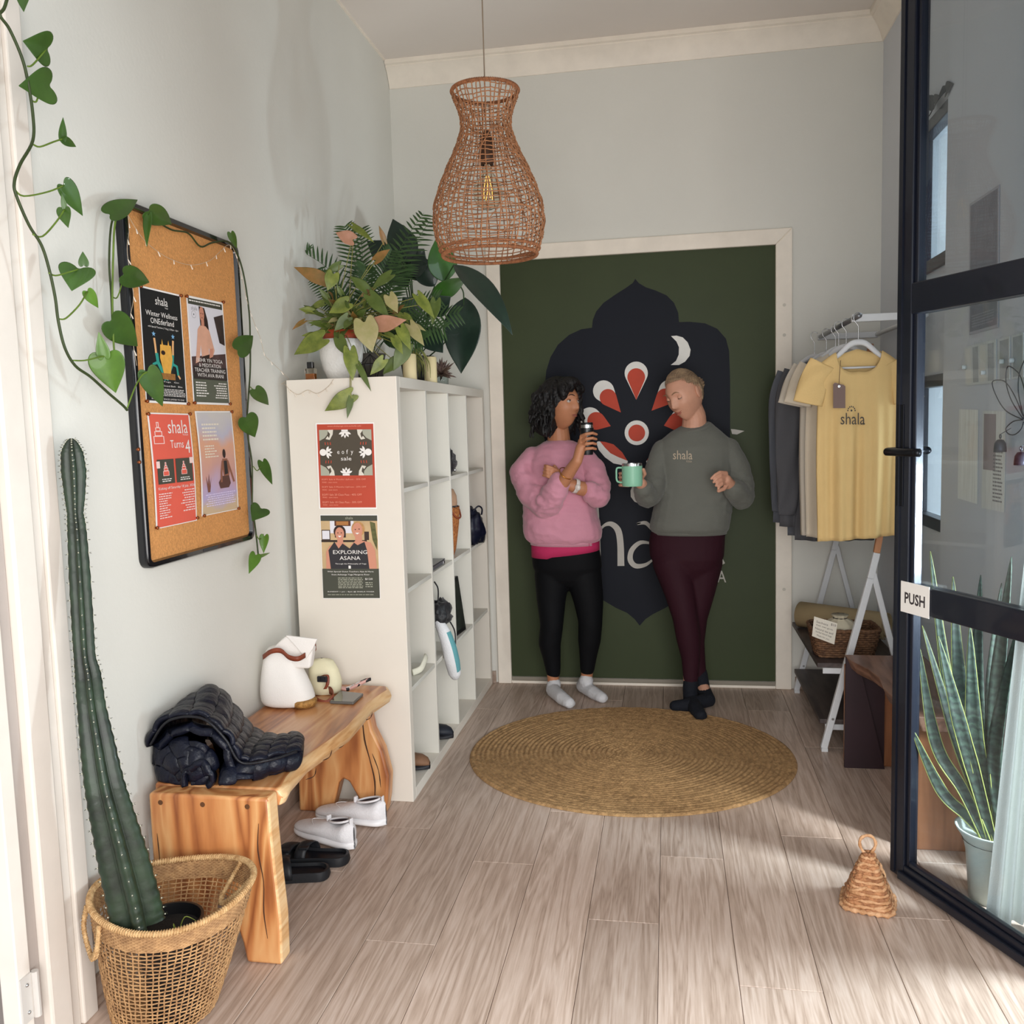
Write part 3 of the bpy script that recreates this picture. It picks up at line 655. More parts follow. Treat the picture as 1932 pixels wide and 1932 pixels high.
p.text('Kicking off Saturday 18 July, 2026',.07,.645,.95,.675,mink); lines(p,.07,.42,.70,.93,11,mpk,.5); lines(p,.58,.93,.69,.9,9,mpk,.4,'r'); p.build('sheet',parent=t)
# poster 4
def grad(name,stops,ax=1):
    m=bpy.data.materials.new(name); m.use_nodes=True; nt=m.node_tree; N=nt.nodes; L=nt.links; p_=N['Principled BSDF']; p_.inputs['Roughness'].default_value=.4
    tc=N.new('ShaderNodeTexCoord'); sp=N.new('ShaderNodeSeparateXYZ'); L.new(tc.outputs['Generated'],sp.inputs[0]); r=N.new('ShaderNodeValToRGB')
    nz=N.new('ShaderNodeTexNoise'); nz.inputs['Scale'].default_value=2.0; L.new(tc.outputs['Generated'],nz.inputs['Vector']); mu=N.new('ShaderNodeMath'); mu.operation='MULTIPLY_ADD'; mu.inputs[1].default_value=.4; L.new(nz.outputs['Fac'],mu.inputs[0]); L.new(sp.outputs[ax],mu.inputs[2])
    sb=N.new('ShaderNodeMath'); sb.operation='SUBTRACT'; sb.inputs[1].default_value=.2; L.new(mu.outputs[0],sb.inputs[0]); L.new(sb.outputs[0],r.inputs[0]); e=r.color_ramp.elements
    while len(e)<len(stops): e.new(.5)
    for i,(q,c) in enumerate(stops): e[i].position=q; e[i].color=lin(c)
    L.new(r.outputs[0],p_.inputs['Base Color']); return m
t=thing('event_poster','pale pastel poster with woman kneeling pinned bottom right on the cork board','poster',atX(380,974,XP))
p=Print(*quad([(367.3,775.7),(436,775.7),(450,960.4),(380.5,974.5)],XP),th=.0005); p.n=V((1,0,0)); p.bend=lambda u,v:.006*math.sin(v*PI)*(1-u*.6)
p.sheet(white,8); mg=grad('print_sunset',[(.05,'c9b08f'),(.2,'b3a6cc'),(.42,'c99a92'),(.62,'d9a183'),(.8,'b9b6c6'),(1,'c9c3bd')],2)
for i in range(k): p.poly([(.03,.98*(i+1)/k+.012),(.97,.98*(i+1)/k+.012),(.97,.98*i/k+.012),(.03,.98*i/k+.012)],mg,.0011)
p.L=14; lines(p,.12,.6,.12,.3,5,M('print_cream','e6dccb',.5),.3); lines(p,.14,.5,.33,.46,5,M('print_cream','e6dccb',.5),.3)
p.ell(.66,.42,.045,.045,mhair); p.poly([(.60,.47),(.74,.47),(.78,.6),(.76,.66),(.62,.66),(.58,.54)],mskin2); p.poly([(.63,.49),(.72,.49),(.74,.62),(.64,.63)],mblack)
p.poly([(.56,.64),(.76,.64),(.80,.72),(.74,.76),(.5,.76),(.46,.70)],M('print_legs','54342c',.5)); p.line([(.74,.49),(.82,.60),(.90,.71)],.05,mskin2,asp=2.7); p.line([(.6,.49),(.55,.60),(.54,.7)],.05,mskin2,asp=2.7)
p.poly([(.12,.62),(.17,.70),(.2,.6),(.22,.72),(.26,.63),(.22,.78),(.16,.78)],M('print_twig','7c4c3c',.5))
lines(p,.1,.92,.80,.93,6,M('print_lilac','ded2ee',.5),.15,'c'); p.build('sheet',parent=t)
# brass pins
mpin=M('copper_pin','8d4a22',.3,metal=.7,coat=.2)
pins=[(264,540),(340,558),(276,757),(354,762),(351,559),(420,570),(366,760),(433,762),(278,781),(357,781),(295,996),(371,977),(384,973),(449,959),(436,777),(259,848),(261,872)]
rootp=None
for i,(x,y) in enumerate(pins):
    q=atX(x,y,XP+.002)
    if rootp is None:
        o=MB().lathe([(.0008,0),(.0032,.0005),(.003,.003),(.0045,.0045),(.005,.007),(.004,.009),(.0005,.0098)],(0,0,0),12,rot=Matrix.Rotation(PI/2,3,'Y')).build('push_pin',mpin,smooth=True,origin=(0,0,0)); rootp=o
    else: o=rootp.copy(); COL.objects.link(o)
    o.location=q-V((.0025,0,0)); 
    nm=('black wellness poster','teacher training poster','coral birthday poster','pastel kneeling woman poster'); cn=('top left','top right','bottom left','bottom right')
    if i<8 or 8<=i<12: tag(o,'small copper coloured pin at the %s corner of the %s'%(cn[i%4],nm[i//4]),'pin','pins holding the posters')
    elif i<15: tag(o,'small copper coloured pin at the %s corner of the %s'%(cn[(2,3,1)[i-12]],nm[3]),'pin','pins holding the posters')
    else: tag(o,'%s of two spare copper pins at the left edge of the cork board'%('upper','lower')[i-15],'pin','spare pins at the board edge')
# vine draped over the board
X2=XL+.035
v2=thing('pothos_vine','slender pothos vine draped over the top and both sides of the cork board','plant',atX(240,390,X2))
vine(v2,[(213,640),(210,560),(206,500),(208,440),(214,410),(228,392),(245,390),(275,402),(300,420),(325,434),(355,440),(378,465),(400,458),(428,455),(441,468),(452,490),(462,530),(470,590),(472,640),(472,700),(468,760),(466,810),(475,870),(476,920),(476,960),(481,990),(486,1035),(488,1055)],X2,.0026)
vine(v2,[(238,392),(222,404),(216,430),(214,470),(212,560),(214,640),(218,690)],X2+.012,.0024,mat=mstem2)
for a in [(208,404,262,374,34,-.3),(282,398,326,425,38,.2),(280,408,276,466,16,.5),(436,440,447,470,14,.2),(234,518,285,534,38,.1),(210,606,262,655,52,-.1),
          (448,660,480,632,36,.2),(482,735,508,766,26,.1),(464,788,482,826,38,-.2),(496,872,514,916,20,.2),(492,960,476,982,36,.1),(499,1012,497,1044,18,.3),(482,1048,470,1082,22,-.2),(484,1052,512,1042,7,0)]:
    lpx(v2,a[0],a[1],a[2],a[3],X2+.02,a[4],roll=a[5],mat=mpoth if a[1]<1000 else mpoth2)
for S in ([(212,560),(222,560),(234,520)],[(478,880),(486,888),(496,873)],[(484,1010),(490,1018),(497,1008)],[(472,730),(478,735),(482,735)]): MB().tube(spline([atX(x,y,X2+.01) for x,y in S],4),.0016,6).build('petiole',mstem2,parent=v2,smooth=True)
# string lights
sl=thing('string_lights','thin clear wire string of tiny lights looped over the cork board to the shelf','string lights',atX(300,470,X2))
mwire=M('clear_wire','b8a48c',.3,spec=.6); mbulb=M('tiny_bulb','efe2d2',.2,coat=.3)
def slp(pts): return [V(p) if len(p)==3 and isinstance(p,V) else atX(p[0],p[1],p[2] if len(p)>2 else X2) for p in pts]
w1=spline(slp([(238,400),(262,440),(285,465),(320,488),(360,500),(395,492),(415,475),(432,462),(445,480),(458,530),(468,575),(480,610),(492,640),(500,670),(520,690),(545,715)]),5)
w1.append(V((-1.33,2.965,1.50))); 
w2=spline([V((-1.318,2.966,1.50)),V((-1.30,2.968,1.478)),V((-1.27,2.966,1.462)),V((-1.235,2.968,1.476)),V((-1.2,2.966,1.463)),V((-1.16,2.968,1.485)),V((-1.14,2.97,1.51))],5)
w3=spline(slp([(240,395),(244,430),(240,470),(246,520),(252,560),(246,600),(250,640),(258,690)]),5)
MB().tube(w1+w2,.0007,5).build('wire',mwire,parent=sl); MB().tube(w3,.0007,5).build('wire',mwire,parent=sl)
ctr=0
for Wp in (w1,w2,w3):
    for i in range(4,len(Wp)-1,4):
        d=V((.35,random.uniform(-.6,.6),-1)).normalized(); MB().cap(Wp[i],Wp[i]+d*.012,.0011,.0017,6).build('bulb',mbulb,parent=sl,smooth=True)
# ================================================================= RUG
mjute=M('jute','c09868',.9,col2='8a6a45',vs=55,bump=.5,bs=260)
rg=thing('jute_rug','round braided jute rug lying on the floor before the green door','rug',(-.17,3.51,0))
def rug():
    G=[]; A,B=.645,.578; NR=33; na=300; c=V((-.17,3.51,0))
    for i in range(NR*4+1):
        t=i/(NR*4); ph=(i%4)/4; h=.0065+.0035*(1-abs(2*ph-1)*1.0) if i%4 else .0052
        row=[]
        for j in range(na):
            a=2*PI*j/na; k=max(6,int(2*PI*t*A/.016)); br=.0011*math.sin(a*k+(i//4)*2.1+ (1 if i%4>2 else 0)*PI) if 0<i%4 else 0
            tt=max(t,.002)
            row.append(c+V((A*tt*math.cos(a),B*tt*math.sin(a),h+br+.0006*math.sin(a*3+i))))
        G.append(row)
    G.append([V((c.x+A*1.003*math.cos(2*PI*j/na),c.y+B*1.003*math.sin(2*PI*j/na),.0008)) for j in range(na)])
    MB().grid(G,closeu=True).build('braid',mjute,parent=rg,smooth=True)
rug()
# ================================================================= PENDANT LAMP
LX,LY=-.581,3.0
mrat=M('rattan','a06c48',.7,var=.28,vs=70); mrat2=M('rattan_rim','96603e',.75,var=.3,vs=90,bump=.4,bs=200)
lp=thing('pendant_lamp','bottle shaped woven rattan pendant lamp hanging before the back wall','lamp',(LX,LY,1.905))
prof=[(0,.1095),(.02,.106),(.05,.093),(.085,.0835),(.12,.083),(.16,.096),(.20,.113),(.25,.138),(.31,.163),(.37,.181),(.42,.185),(.465,.179),(.50,.168),(.526,.157)]
ZT=2.428
def lr(z):
    z=max(0,min(.526,z))
    for (a,ra),(b,rb) in zip(prof,prof[1:]):
        if a<=z<=b: t=(z-a)/(b-a); t=t*t*(3-2*t)*.35+t*.65; return ra+(rb-ra)*t
    return prof[-1][1]
R_=random.Random(3)
mb=MB()
for i in range(37):
    z=.008+.512*i/36+R_.uniform(-.003,.003); n=64; o1,o2=R_.uniform(0,6),R_.uniform(0,6)
    P=[]
    for j in range(n+1):
        a=2*PI*j/n; zz=z+.0035*math.sin(2*a+o1)+.002*math.sin(7*a+o2); r=lr(zz)+.0022*(1 if (j+i)%2 else -1)
        P.append(V((LX+r*math.cos(a),LY+r*math.sin(a),ZT-zz)))
    mb.tube(P,.0019,5,cap=False)
for i in range(46):
    a0=2*PI*i/46+R_.uniform(-.04,.04); P=[]; o1=R_.uniform(0,6)
    for j in range(32):
        zz=.526*j/31; a=a0+.028*math.sin(zz*22+o1); r=lr(zz)+.0018*(1 if (j+i)%2 else -1); P.append(V((LX+r*math.cos(a),LY+r*math.sin(a),ZT-zz)))
    mb.tube(P,.0021,5,cap=False)
for i in range(16):   # stray diagonal canes
    a0=R_.uniform(0,6.28); z0=R_.uniform(.12,.42); s=R_.choice((-1,1)); P=[]
    for j in range(10):
        zz=z0+.1*j/9; a=a0+s*.5*j/9; r=lr(zz)+.003; P.append(V((LX+r*math.cos(a),LY+r*math.sin(a),ZT-zz)))
    mb.tube(P,.0016,5,cap=False)
mb.build('woven_shade',mrat,parent=lp,smooth=True)
def wrapring(c,R,r,n,mat,nm,par,flat=1.0):
    mb=MB(); k=int(2*PI*R/.0055); P=[];F=[]
    ring=[V((c[0]+R*math.cos(2*PI*j/72),c[1]+R*math.sin(2*PI*j/72),c[2])) for j in range(73)]
    mb.tube(ring,r*.85,8,cap=False)
    turns=k; N_=turns*6
    hel=[]
    for j in range(N_+1):
        a=2*PI*j/N_; q=2*PI*j/6; rr=R+r*math.cos(q); hel.append(V((c[0]+rr*math.cos(a),c[1]+rr*math.sin(a),c[2]+r*math.sin(q))))
    mb.tube(hel,.0016,4,cap=False); mb.build(nm,mat,parent=par,smooth=True)
wrapring((LX,LY,ZT),.109,.0055,10,mrat2,'top_rim',lp); wrapring((LX,LY,ZT-.526),.157,.0055,10,mrat2,'bottom_rim',lp); wrapring((LX,LY,ZT-.508),.166,.004,10,mrat2,'bottom_rim',lp)
MB().tube([(LX,LY,ZT-.15),(LX,LY,ZC)],.0022,8).build('cord',M('cord_brown','8b7a68',.6),parent=lp)
MB().lathe([(.002,.0),(.012,-.01),(.02,-.03),(.022,-.09),(.021,-.115),(.001,-.115)],(LX,LY,ZT-.12),20).build('socket',M('socket_brown','4a3122',.5),parent=lp,smooth=True)
for k in range(3):
    a=2*PI*k/3+.3; MB().tube([(LX+.018*math.cos(a),LY+.018*math.sin(a),ZT-.135),(LX+.082*math.cos(a),LY+.082*math.sin(a),ZT-.10)],.0016,6).build('shade_arm',mrat,parent=lp)
bl=MB().lathe([(.013,-.115),(.014,-.135),(.03,-.155),(.045,-.178),(.05,-.205),(.045,-.232),(.03,-.25),(.012,-.258),(.001,-.259)],(LX,LY,ZT-.12),24).build('bulb',M('bulb_glass','f2efe8',.0,trans=1,ior=1.12,spec=.8),parent=lp,smooth=True,mods=[solid(.0012,-1)])
mb=MB()
for k in range(4):
    a=2*PI*k/4+.3; mb.tube([(LX+.004*math.cos(a),LY+.004*math.sin(a),ZT-.27),(LX+.014*math.cos(a),LY+.014*math.sin(a),ZT-.315),(LX+.016*math.cos(a+.4),LY+.016*math.sin(a+.4),ZT-.345)],.0012,5)
mb.build('filament',M('filament','ffd06a',.5,emit=.8),parent=bl)
# ================================================================= DOOR STOP
ds=thing('door_stop','small woven pyramid door stop with a looped cane handle beside the glass door','door stop',(.525,2.465,0))
mhy=M('water_hyacinth','b98258',.75,col2='7c4e30',vs=60,bump=.5,bs=150); mhy2=M('water_hyacinth_light','cfa27a',.7,col2='a5744a',vs=50,bump=.4,bs=150)
def sqring(cx,cy,z,h,rot,n=40,pw=5,jit=.0012,rr=random.Random(5)):
    P=[]
    for j in range(n+1):
        a=2*PI*(j%n)/n; c,s=math.cos(a),math.sin(a); k=(abs(c)**pw+abs(s)**pw)**(-1/pw); x,y=h*k*c,h*k*s
        P.append(V((cx+x*math.cos(rot)-y*math.sin(rot),cy+x*math.sin(rot)+y*math.cos(rot),z+rr.uniform(-jit,jit))))
    return P
mb=MB(); H_=.132; N_=19
for i in range(N_):
    t=i/(N_-1); hw=.062*(1-t)**.95+.011*t; mb.tube(sqring(.525,2.465,.010+H_*t,hw,-.25,jit=.0014),[.0052+.0012*math.sin(j*1.3+i*2) for j in range(41)],7,mi=i%2,cap=False)
for i in range(24):  # crossing strands
    t=R_.uniform(.05,.85); hw=.062*(1-t)**.95+.011*t+.003; Q=sqring(.525,2.465,.010+H_*t,hw,-.25,jit=.0); k=R_.randrange(40); mb.tube([Q[(k+m)%40]+V((0,0,.0035*(m-2))) for m in range(5)],[.002,.005,.0055,.005,.002],6,mi=R_.randrange(2))
mb.build('woven_body',[mhy,mhy2],parent=ds,smooth=True)
mb=MB(); Q=sqring(.525,2.465,.007,.066,-.25,n=64,jit=0); mb.tube(Q,[.0065+.0022*math.sin(j*2.2) for j in range(65)],7,cap=False); mb.build('base_braid',mhy2,parent=ds,smooth=True)
mb=MB(); P=[V((.519,2.465,.138)),V((.508,2.465,.152)),V((.502,2.465,.168)),V((.505,2.465,.184)),V((.519,2.465,.193)),V((.534,2.465,.190)),V((.543,2.465,.175)),V((.541,2.465,.160)),V((.533,2.465,.146)),V((.528,2.465,.136))]
mb.tube(spline(P,4),[.0042+.0006*math.sin(j*1.1) for j in range(37)],9); mb.build('loop_handle',mhy2,parent=ds,smooth=True)
# ================================================================= BASKET + CACTUS
BX,BY=-1.128,1.785
bk=thing('woven_basket','open weave seagrass basket standing on the floor beside the white casing','basket',(BX,BY,0))
mseag=M('seagrass','bd9466',.75,col2='8f6a47',vs=45,bump=.3,bs=160); mseag2=M('seagrass_pale','d8b482',.75,col2='a98052',vs=60,bump=.5,bs=180)
def bp(a,z,dr=0):
    t=z/.30; r=.112+.066*t**.85+dr; zz=z+(.012*math.cos(2*(a-.35)))*t**3
    k=(1-t)*.045; return V((BX-k+r*1.0*math.cos(a),BY+r*.94*math.sin(a),zz))
mb=MB(); n=68
for i in range(n):
    a=2*PI*i/n; mb.tube([bp(a+.01*math.sin(i*3+j),.012+.24*j/14,.0010*(1 if (j+i)%2 else -1)) for j in range(15)],.0018,5,cap=False)
for j in range(24):
    z=.014+.236*j/23; mb.tube([bp(2*PI*k/68,z+.0008*math.sin(k+j),.0014*(1 if (k+j)%2 else -1)) for k in range(69)],.0018,5,cap=False)
mb.build('open_weave',mseag,parent=bk,smooth=True)
mb=MB()
for j in range(11):
    z=.252+.0042*j; mb.tube([bp(2*PI*k/168,z,.0014*(1 if (k+j)%2 else -1)) for k in range(169)],.0023,5,cap=False)
mb.build('woven_band',mseag,parent=bk,smooth=True)
mb=MB(); turns=190; hel=[]
for j in range(turns*6+1):
    a=2*PI*j/(turns*6); q=2*PI*j/6; c=bp(a,.302); d=V((math.cos(a),math.sin(a),0)); hel.append(c+d*.0062*math.cos(q)+V((0,0,.0062*math.sin(q))))
mb.tube(hel,.0023,4,cap=False); mb.tube([bp(2*PI*k/84,.302) for k in range(85)],.0055,8,cap=False); mb.build('rim',mseag2,parent=bk,smooth=True)
def wraploop(P,r,par,nm='handle'):
    P=spline(P,8); F=_frames(P); hel=[]
    for i in range(len(P)-1):
        for k in range(4):
            t=k/4; c=P[i].lerp(P[i+1],t); q=PI/2*k+.0; hel.append(c+(F[i][1]*math.cos(q)+F[i][2]*math.sin(q))*r)
    MB().tube(P,r*.9,8).tube(hel,.0023,4).build(nm,mseag2,parent=par,smooth=True)
aR=.62; e0=bp(aR-.36,.298,-.004); e1=bp(aR+.36,.298,-.004)
wraploop([e0,e0+V((-.030,-.004,-.030)),bp(aR-.12,.238,-.050),bp(aR+.16,.238,-.050),e1+V((-.014,-.022,-.030)),e1],.0055,bk)
aL=PI+.72; e0=bp(aL-.1,.295,.006); e1=bp(aL+.38,.295,.006)
wraploop([e0,e0+V((-.010,-.003,-.05)),bp(aL+.18,.205,.018),e1+V((-.002,-.012,-.05)),e1],.0055,bk)
MB().lathe([(.001,.004),(.108,.004),(.112,.012)],(BX-.045,BY,0),40).build('base',mseag,parent=bk)
ct=thing('potted_cactus','tall dark green ribbed column cactus in a black pot inside the basket','plant',(-1.145,1.76,.012))
mpot=M('black_pot','141416',.35); 
MB().lathe([(.001,.013),(.055,.013),(.070,.225),(.076,.227),(.076,.238),(.070,.238),(.066,.21),(.001,.21)],(-1.135,1.768,0),32).build('pot',mpot,parent=ct,smooth=False,mods=[autos(35)])
MB().lathe([(.068,.212),(.03,.218),(.001,.216)],(-1.135,1.768,0),24).build('soil',M('soil','1d1713',.95,var=.4,vs=200,bump=.8,bs=300),parent=ct)
cp=[((262,1748),-1.145,.054),((252,1700),-1.152,.053),((232,1620),-1.165,.050),((213,1545),-1.178,.044),((197,1480),-1.19,.039),((184,1405),-1.205,.034),((173,1335),-1.222,.028),((166,1275),-1.238,.026),((160,1240),-1.245,.0215),((156,1180),-1.255,.022),((150,1080),-1.27,.0215),((145,1000),-1.28,.019),((142,968),-1.284,.0165),((141,935),-1.286,.021),((139,890),-1.287,.0255),((136,855),-1.287,.0225),((135,836),-1.287,.013),((134.5,827),-1.287,.003)]
CP=[atX(a[0],a[1],x) for a,x,_ in cp]; CR=[r for _,_,r in cp]
rot0=0.0
CS=spline(CP,10); RR=lerpl(CR,len(CS)); n=48
G=[]; crest=[]
for i,p in enumerate(CS):
    t=(CS[min(i+1,len(CS)-1)]-CS[max(i-1,0)]).normalized(); f=(CAM-p); f=(f-t*f.dot(t)).normalized(); s=t.cross(f); row=[]; cr=[]
    for j in range(n):
        a=2*PI*j/n; q=abs(math.cos(2*a+(0)))**1.7; nodes=.03*math.cos(2*PI*i/3.2); row.append(p+(f*math.cos(a)+s*math.sin(a))*RR[i]*(.34+(.66+nodes)*q))
    for k in range(4): a=PI/2*k+rot0; cr.append(p+(f*math.cos(a)+s*math.sin(a))*RR[i]*1.03)
    G.append(row); crest.append(cr)
mcac=M('cactus_skin','263824',.5,col2='101a0e',vs=18,bump=.08,bs=60,coat=.1)
MB().grid(G,closeu=True).build('stem',mcac,parent=ct,smooth=True)
mb=MB()
for i in range(2,len(crest)-1,3):
    for k in range(4):
        c=crest[i][k]; mb.ell(c,.0017,0,n=6,k=4)
        d=(c-CS[i]).normalized()
        for u in range(3): mb.tube([c,c+(d+V((R_.uniform(-.7,.7),R_.uniform(-.7,.7),R_.uniform(-.5,.7)))).normalized()*.006],[.0006,.0002],3,mi=1)
o=mb.build('spines',[M('areole','b7b6a2',.8),M('spine','3a3a2c',.6)],parent=ct); o['kind']='stuff'
for a,b,c in (((-1.10,1.745,.215),(-1.075,1.735,.265),(-1.05,1.74,.255)),((-1.105,1.75,.215),(-1.1,1.73,.25),(-1.095,1.725,.232))): MB().tube(spline([a,b,c],5),[.0015,.0012,.0004],5).build('sprout',M('sprout','8fa048',.5),parent=ct,smooth=True)
# ================================================================= PUFFER JACKET
jk=thing('puffer_jacket','crumpled navy quilted puffer jacket lying on the near end of the bench','jacket',(-1.19,2.16,BH))
mjk=M('navy_nylon','0f1220',.42,var=.3,vs=25,bump=.35,bs=70,spec=.35); mjk2=M('navy_nylon_dark','0b0c14',.5,bump=.3,bs=60)
J=lambda x,y,Y:atY(x,y,Y)
def clampz(o,z):
    bake(o); par=o.parent
    for v in o.data.vertices:
        w_=v.co+par.location
        if w_.z<z: v.co.z+=z-w_.z
        if w_.x<XL+.004: v.co.x+=XL+.004-w_.x
def quilt(rows,nu,nv,cu,cv,amp,nm,par,mat,th=.010,flip=1,zmin=None,wr=.0022):
    """rows: list of control polylines lofted to a padded sheet with stitched cells"""
    R=[lerpl(spline(r,8),nu) for r in rows]; cols=[spline([r[j] for r in R],8) for j in range(nu)]; cols=[lerpl(c,nv) for c in cols]
    G=[[cols[j][i] for j in range(nu)] for i in range(nv)]; O=[]
    for i in range(nv):
        row=[]
        for j in range(nu):
            du=G[i][min(j+1,nu-1)]-G[i][max(j-1,0)]; dv=G[min(i+1,nv-1)][j]-G[max(i-1,0)][j]; n_=du.cross(dv); n_=n_.normalized()*flip if n_.length>1e-9 else V((0,0,1))
            cu_=abs(math.sin(PI*cu*j/(nu-1))); off=.5*(int(cu*j/(nu-1))%2); cv_=abs(math.sin(PI*(cv*i/(nv-1)+off)))
            b_=amp*min(1,(cu_**.55)*(.45+.55*cv_**.5)); w_=wr*mnoise.noise(G[i][j]*42)+wr*.6*mnoise.noise(G[i][j]*95)
            row.append(G[i][j]+n_*(b_+w_))
        O.append(row)
    o=MB().grid(O).build(nm,mat,parent=par,smooth=True,mods=[solid(th,-flip)])
    if zmin is not None: clampz(o,zmin)
    return o
sp=[(432,1486),(452,1445),(438,1395),(392,1362),(335,1362),(292,1392),(280,1436),(306,1474),(352,1486),(392,1470),(398,1428),(366,1400),(326,1412),(318,1442),(345,1456),(368,1442)]
def blob_core():
    quilt([[J(310,1475,2.075),J(305,1430,2.07),J(340,1400,2.07),J(380,1405,2.07),J(405,1440,2.07),J(398,1478,2.075)],[J(330,1480,2.065),J(330,1445,2.055),J(350,1428,2.05),J(375,1432,2.05),J(385,1455,2.055),J(380,1480,2.065)],[J(350,1482,2.06),J(350,1465,2.055),J(356,1452,2.05),J(362,1452,2.05),J(366,1465,2.055),J(366,1482,2.06)]],70,30,6,2,.010,'inner_fold',jk,mjk,th=.014,zmin=BH+.001,flip=-1)
rows=[]
for Y,k in ((2.055,.96),(2.10,1.0),(2.18,1.0),(2.27,.94),(2.34,.84)):
    rows.append([J(365+(x-365)*k,1432+(y-1432)*k,Y) for x,y in sp])
quilt(rows,150,40,17,3,.013,'quilted_roll',jk,mjk,th=.020,zmin=BH+.001)
Bz=BH
rows=[[J(300,1408,2.33),J(345,1352,2.36),J(398,1304,2.36),J(440,1345,2.40),J(478,1385,2.42),J(525,1398,2.40),J(556,1393,2.36)],
      [J(292,1402,2.22),J(335,1345,2.24),J(398,1312,2.24),J(440,1362,2.27),J(476,1398,2.29),atZ(528,1402,Bz+.048),atZ(566,1395,Bz+.036)],
      [J(288,1400,2.12),J(325,1352,2.13),J(390,1345,2.13),J(432,1388,2.14),J(462,1418,2.16),atZ(518,1416,Bz+.055),atZ(566,1402,Bz+.045)],
      [J(284,1405,2.05),J(318,1362,2.045),J(380,1358,2.045),J(424,1396,2.045),J(452,1440,2.06),atZ(508,1436,Bz+.050),atZ(562,1420,Bz+.046)]]
quilt(rows,150,60,11,6,.011,'quilted_back',jk,mjk,th=.012,flip=-1,zmin=BH+.002)
rows=[[atZ(440,1425,Bz+.02),atZ(480,1425,Bz+.045),atZ(520,1422,Bz+.045),atZ(566,1398,Bz+.04)],
      [atZ(425,1455,Bz+.03),atZ(470,1445,Bz+.040),atZ(515,1440,Bz+.036),atZ(564,1425,Bz+.034)],
      [atZ(420,1480,Bz+.010),atZ(462,1470,Bz+.012),atZ(510,1452,Bz+.010),atZ(556,1444,Bz+.010)]]
quilt(rows,90,30,5,2,.011,'front_panel',jk,mjk,th=.012,flip=-1,zmin=BH+.002)
MB().tube(spline([J(284,1405,2.04),J(318,1360,2.035),J(380,1355,2.035),J(424,1393,2.035),J(454,1438,2.05),atZ(508,1434,BH+.062),atZ(560,1418,BH+.058)],7),.0035,7).build('hem',mjk2,parent=jk,smooth=True)
blob_core(); rows=[[J(345,1490,2.02),J(350,1455,2.02),J(382,1440,2.02),J(400,1462,2.02),J(392,1492,2.02)],[J(348,1490,2.09),J(352,1450,2.09),J(385,1434,2.09),J(404,1458,2.09),J(396,1490,2.09)]]
quilt(rows,50,16,3,1,.009,'sleeve_end',jk,mjk,th=.016,zmin=BH+.001)
# ================================================================= WHITE BAG
wb=thing('canvas_bag','slouching white canvas bag with brown leather straps at the far end of the bench','bag',(-1.235,2.70,BH))
mcan=M('white_canvas','e9e5e0',.8,var=.03,vs=6,bump=.15,bs=300); mlea=M('brown_leather','7e3c26',.5,var=.15,vs=30,bump=.1,bs=120); mwick=M('wicker_base','b98a4a',.7,col2='7a5426',vs=80,bump=.5,bs=120)
def oval(c,rx,ry,z,n=28,rot=0,pinch=0,tw=0):
    out=[]
    for j in range(n):
        a=2*PI*j/n; x=rx*math.cos(a); y=ry*math.sin(a)*(1+pinch*math.cos(3*a+1)); out.append(V((c[0]+x*math.cos(rot)-y*math.sin(rot),c[1]+x*math.sin(rot)+y*math.cos(rot),z+tw*math.cos(a))))
    return out
cx,cy=-1.245,2.70
G=[oval((cx,cy),.004,.004,BH+.002),oval((cx,cy),.084,.062,BH+.002,pinch=.06),oval((cx,cy),.093,.068,BH+.018,pinch=.08),oval((cx-.004,cy),.091,.068,BH+.05,pinch=.10),oval((cx-.010,cy),.080,.062,BH+.09,pinch=.12),oval((cx-.016,cy),.067,.054,BH+.13,pinch=.12),oval((cx-.020,cy),.054,.046,BH+.165,pinch=.1,tw=-.004),oval((cx-.020,cy),.044,.030,BH+.195,pinch=.1,tw=-.004),oval((cx-.020,cy),.004,.004,BH+.20)]
MB().grid(G,closeu=True).build('sack',mcan,parent=wb,smooth=True,mods=[subs(1)])
q=lambda x,y,Y:atY(x,y,Y)
MB().prism([q(538,1199,2.665),q(598,1206,2.665),q(590,1224,2.665),q(577,1244,2.665),q(558,1221,2.665)],(0,.010,0)).build('flap',mcan,parent=wb,mods=[bevel(.003,2)])
MB().prism([q(538,1200,2.672),q(590,1222,2.672),q(584,1262,2.672),q(540,1262,2.672),q(506,1240,2.672),q(514,1222,2.672)],(0,.035,0)).build('fold',M('white_canvas'),parent=wb,mods=[bevel(.008,3)])
def strap(P,w_,nm,par,mat=None,up=(0,0,1),th=.0022,k=6):
    P=spline(P,k); up=V(up); G=[]
    for i,p in enumerate(P):
        G.append([p-up*w_/2,p+up*w_/2])
    return MB().grid(G).build(nm,mat or mlea,parent=par,smooth=True,mods=[solid(th)])
strap([q(496,1240,2.665),q(512,1229,2.635),q(530,1228,2.635),q(545,1240,2.63),q(562,1243,2.63),q(576,1236,2.66)],.016,'strap',wb)
strap([q(592,1212,2.70),q(596,1220,2.71),q(592,1227,2.71)],.02,'strap',wb)
MB().lathe([(.001,-.012),(.036,-.011),(.042,-.002),(.043,.008),(.038,.013),(.001,.013)],(-1.185,2.685,BH+.0145),28).build('woven_base',mwick,parent=wb,smooth=True)
cb=thing('leather_strap_bag','cream bag with brown leather straps lying behind the white canvas bag','bag',(-1.17,2.83,BH))
mcr=M('cream_cloth','ddd5b4',.8,var=.08,vs=8)
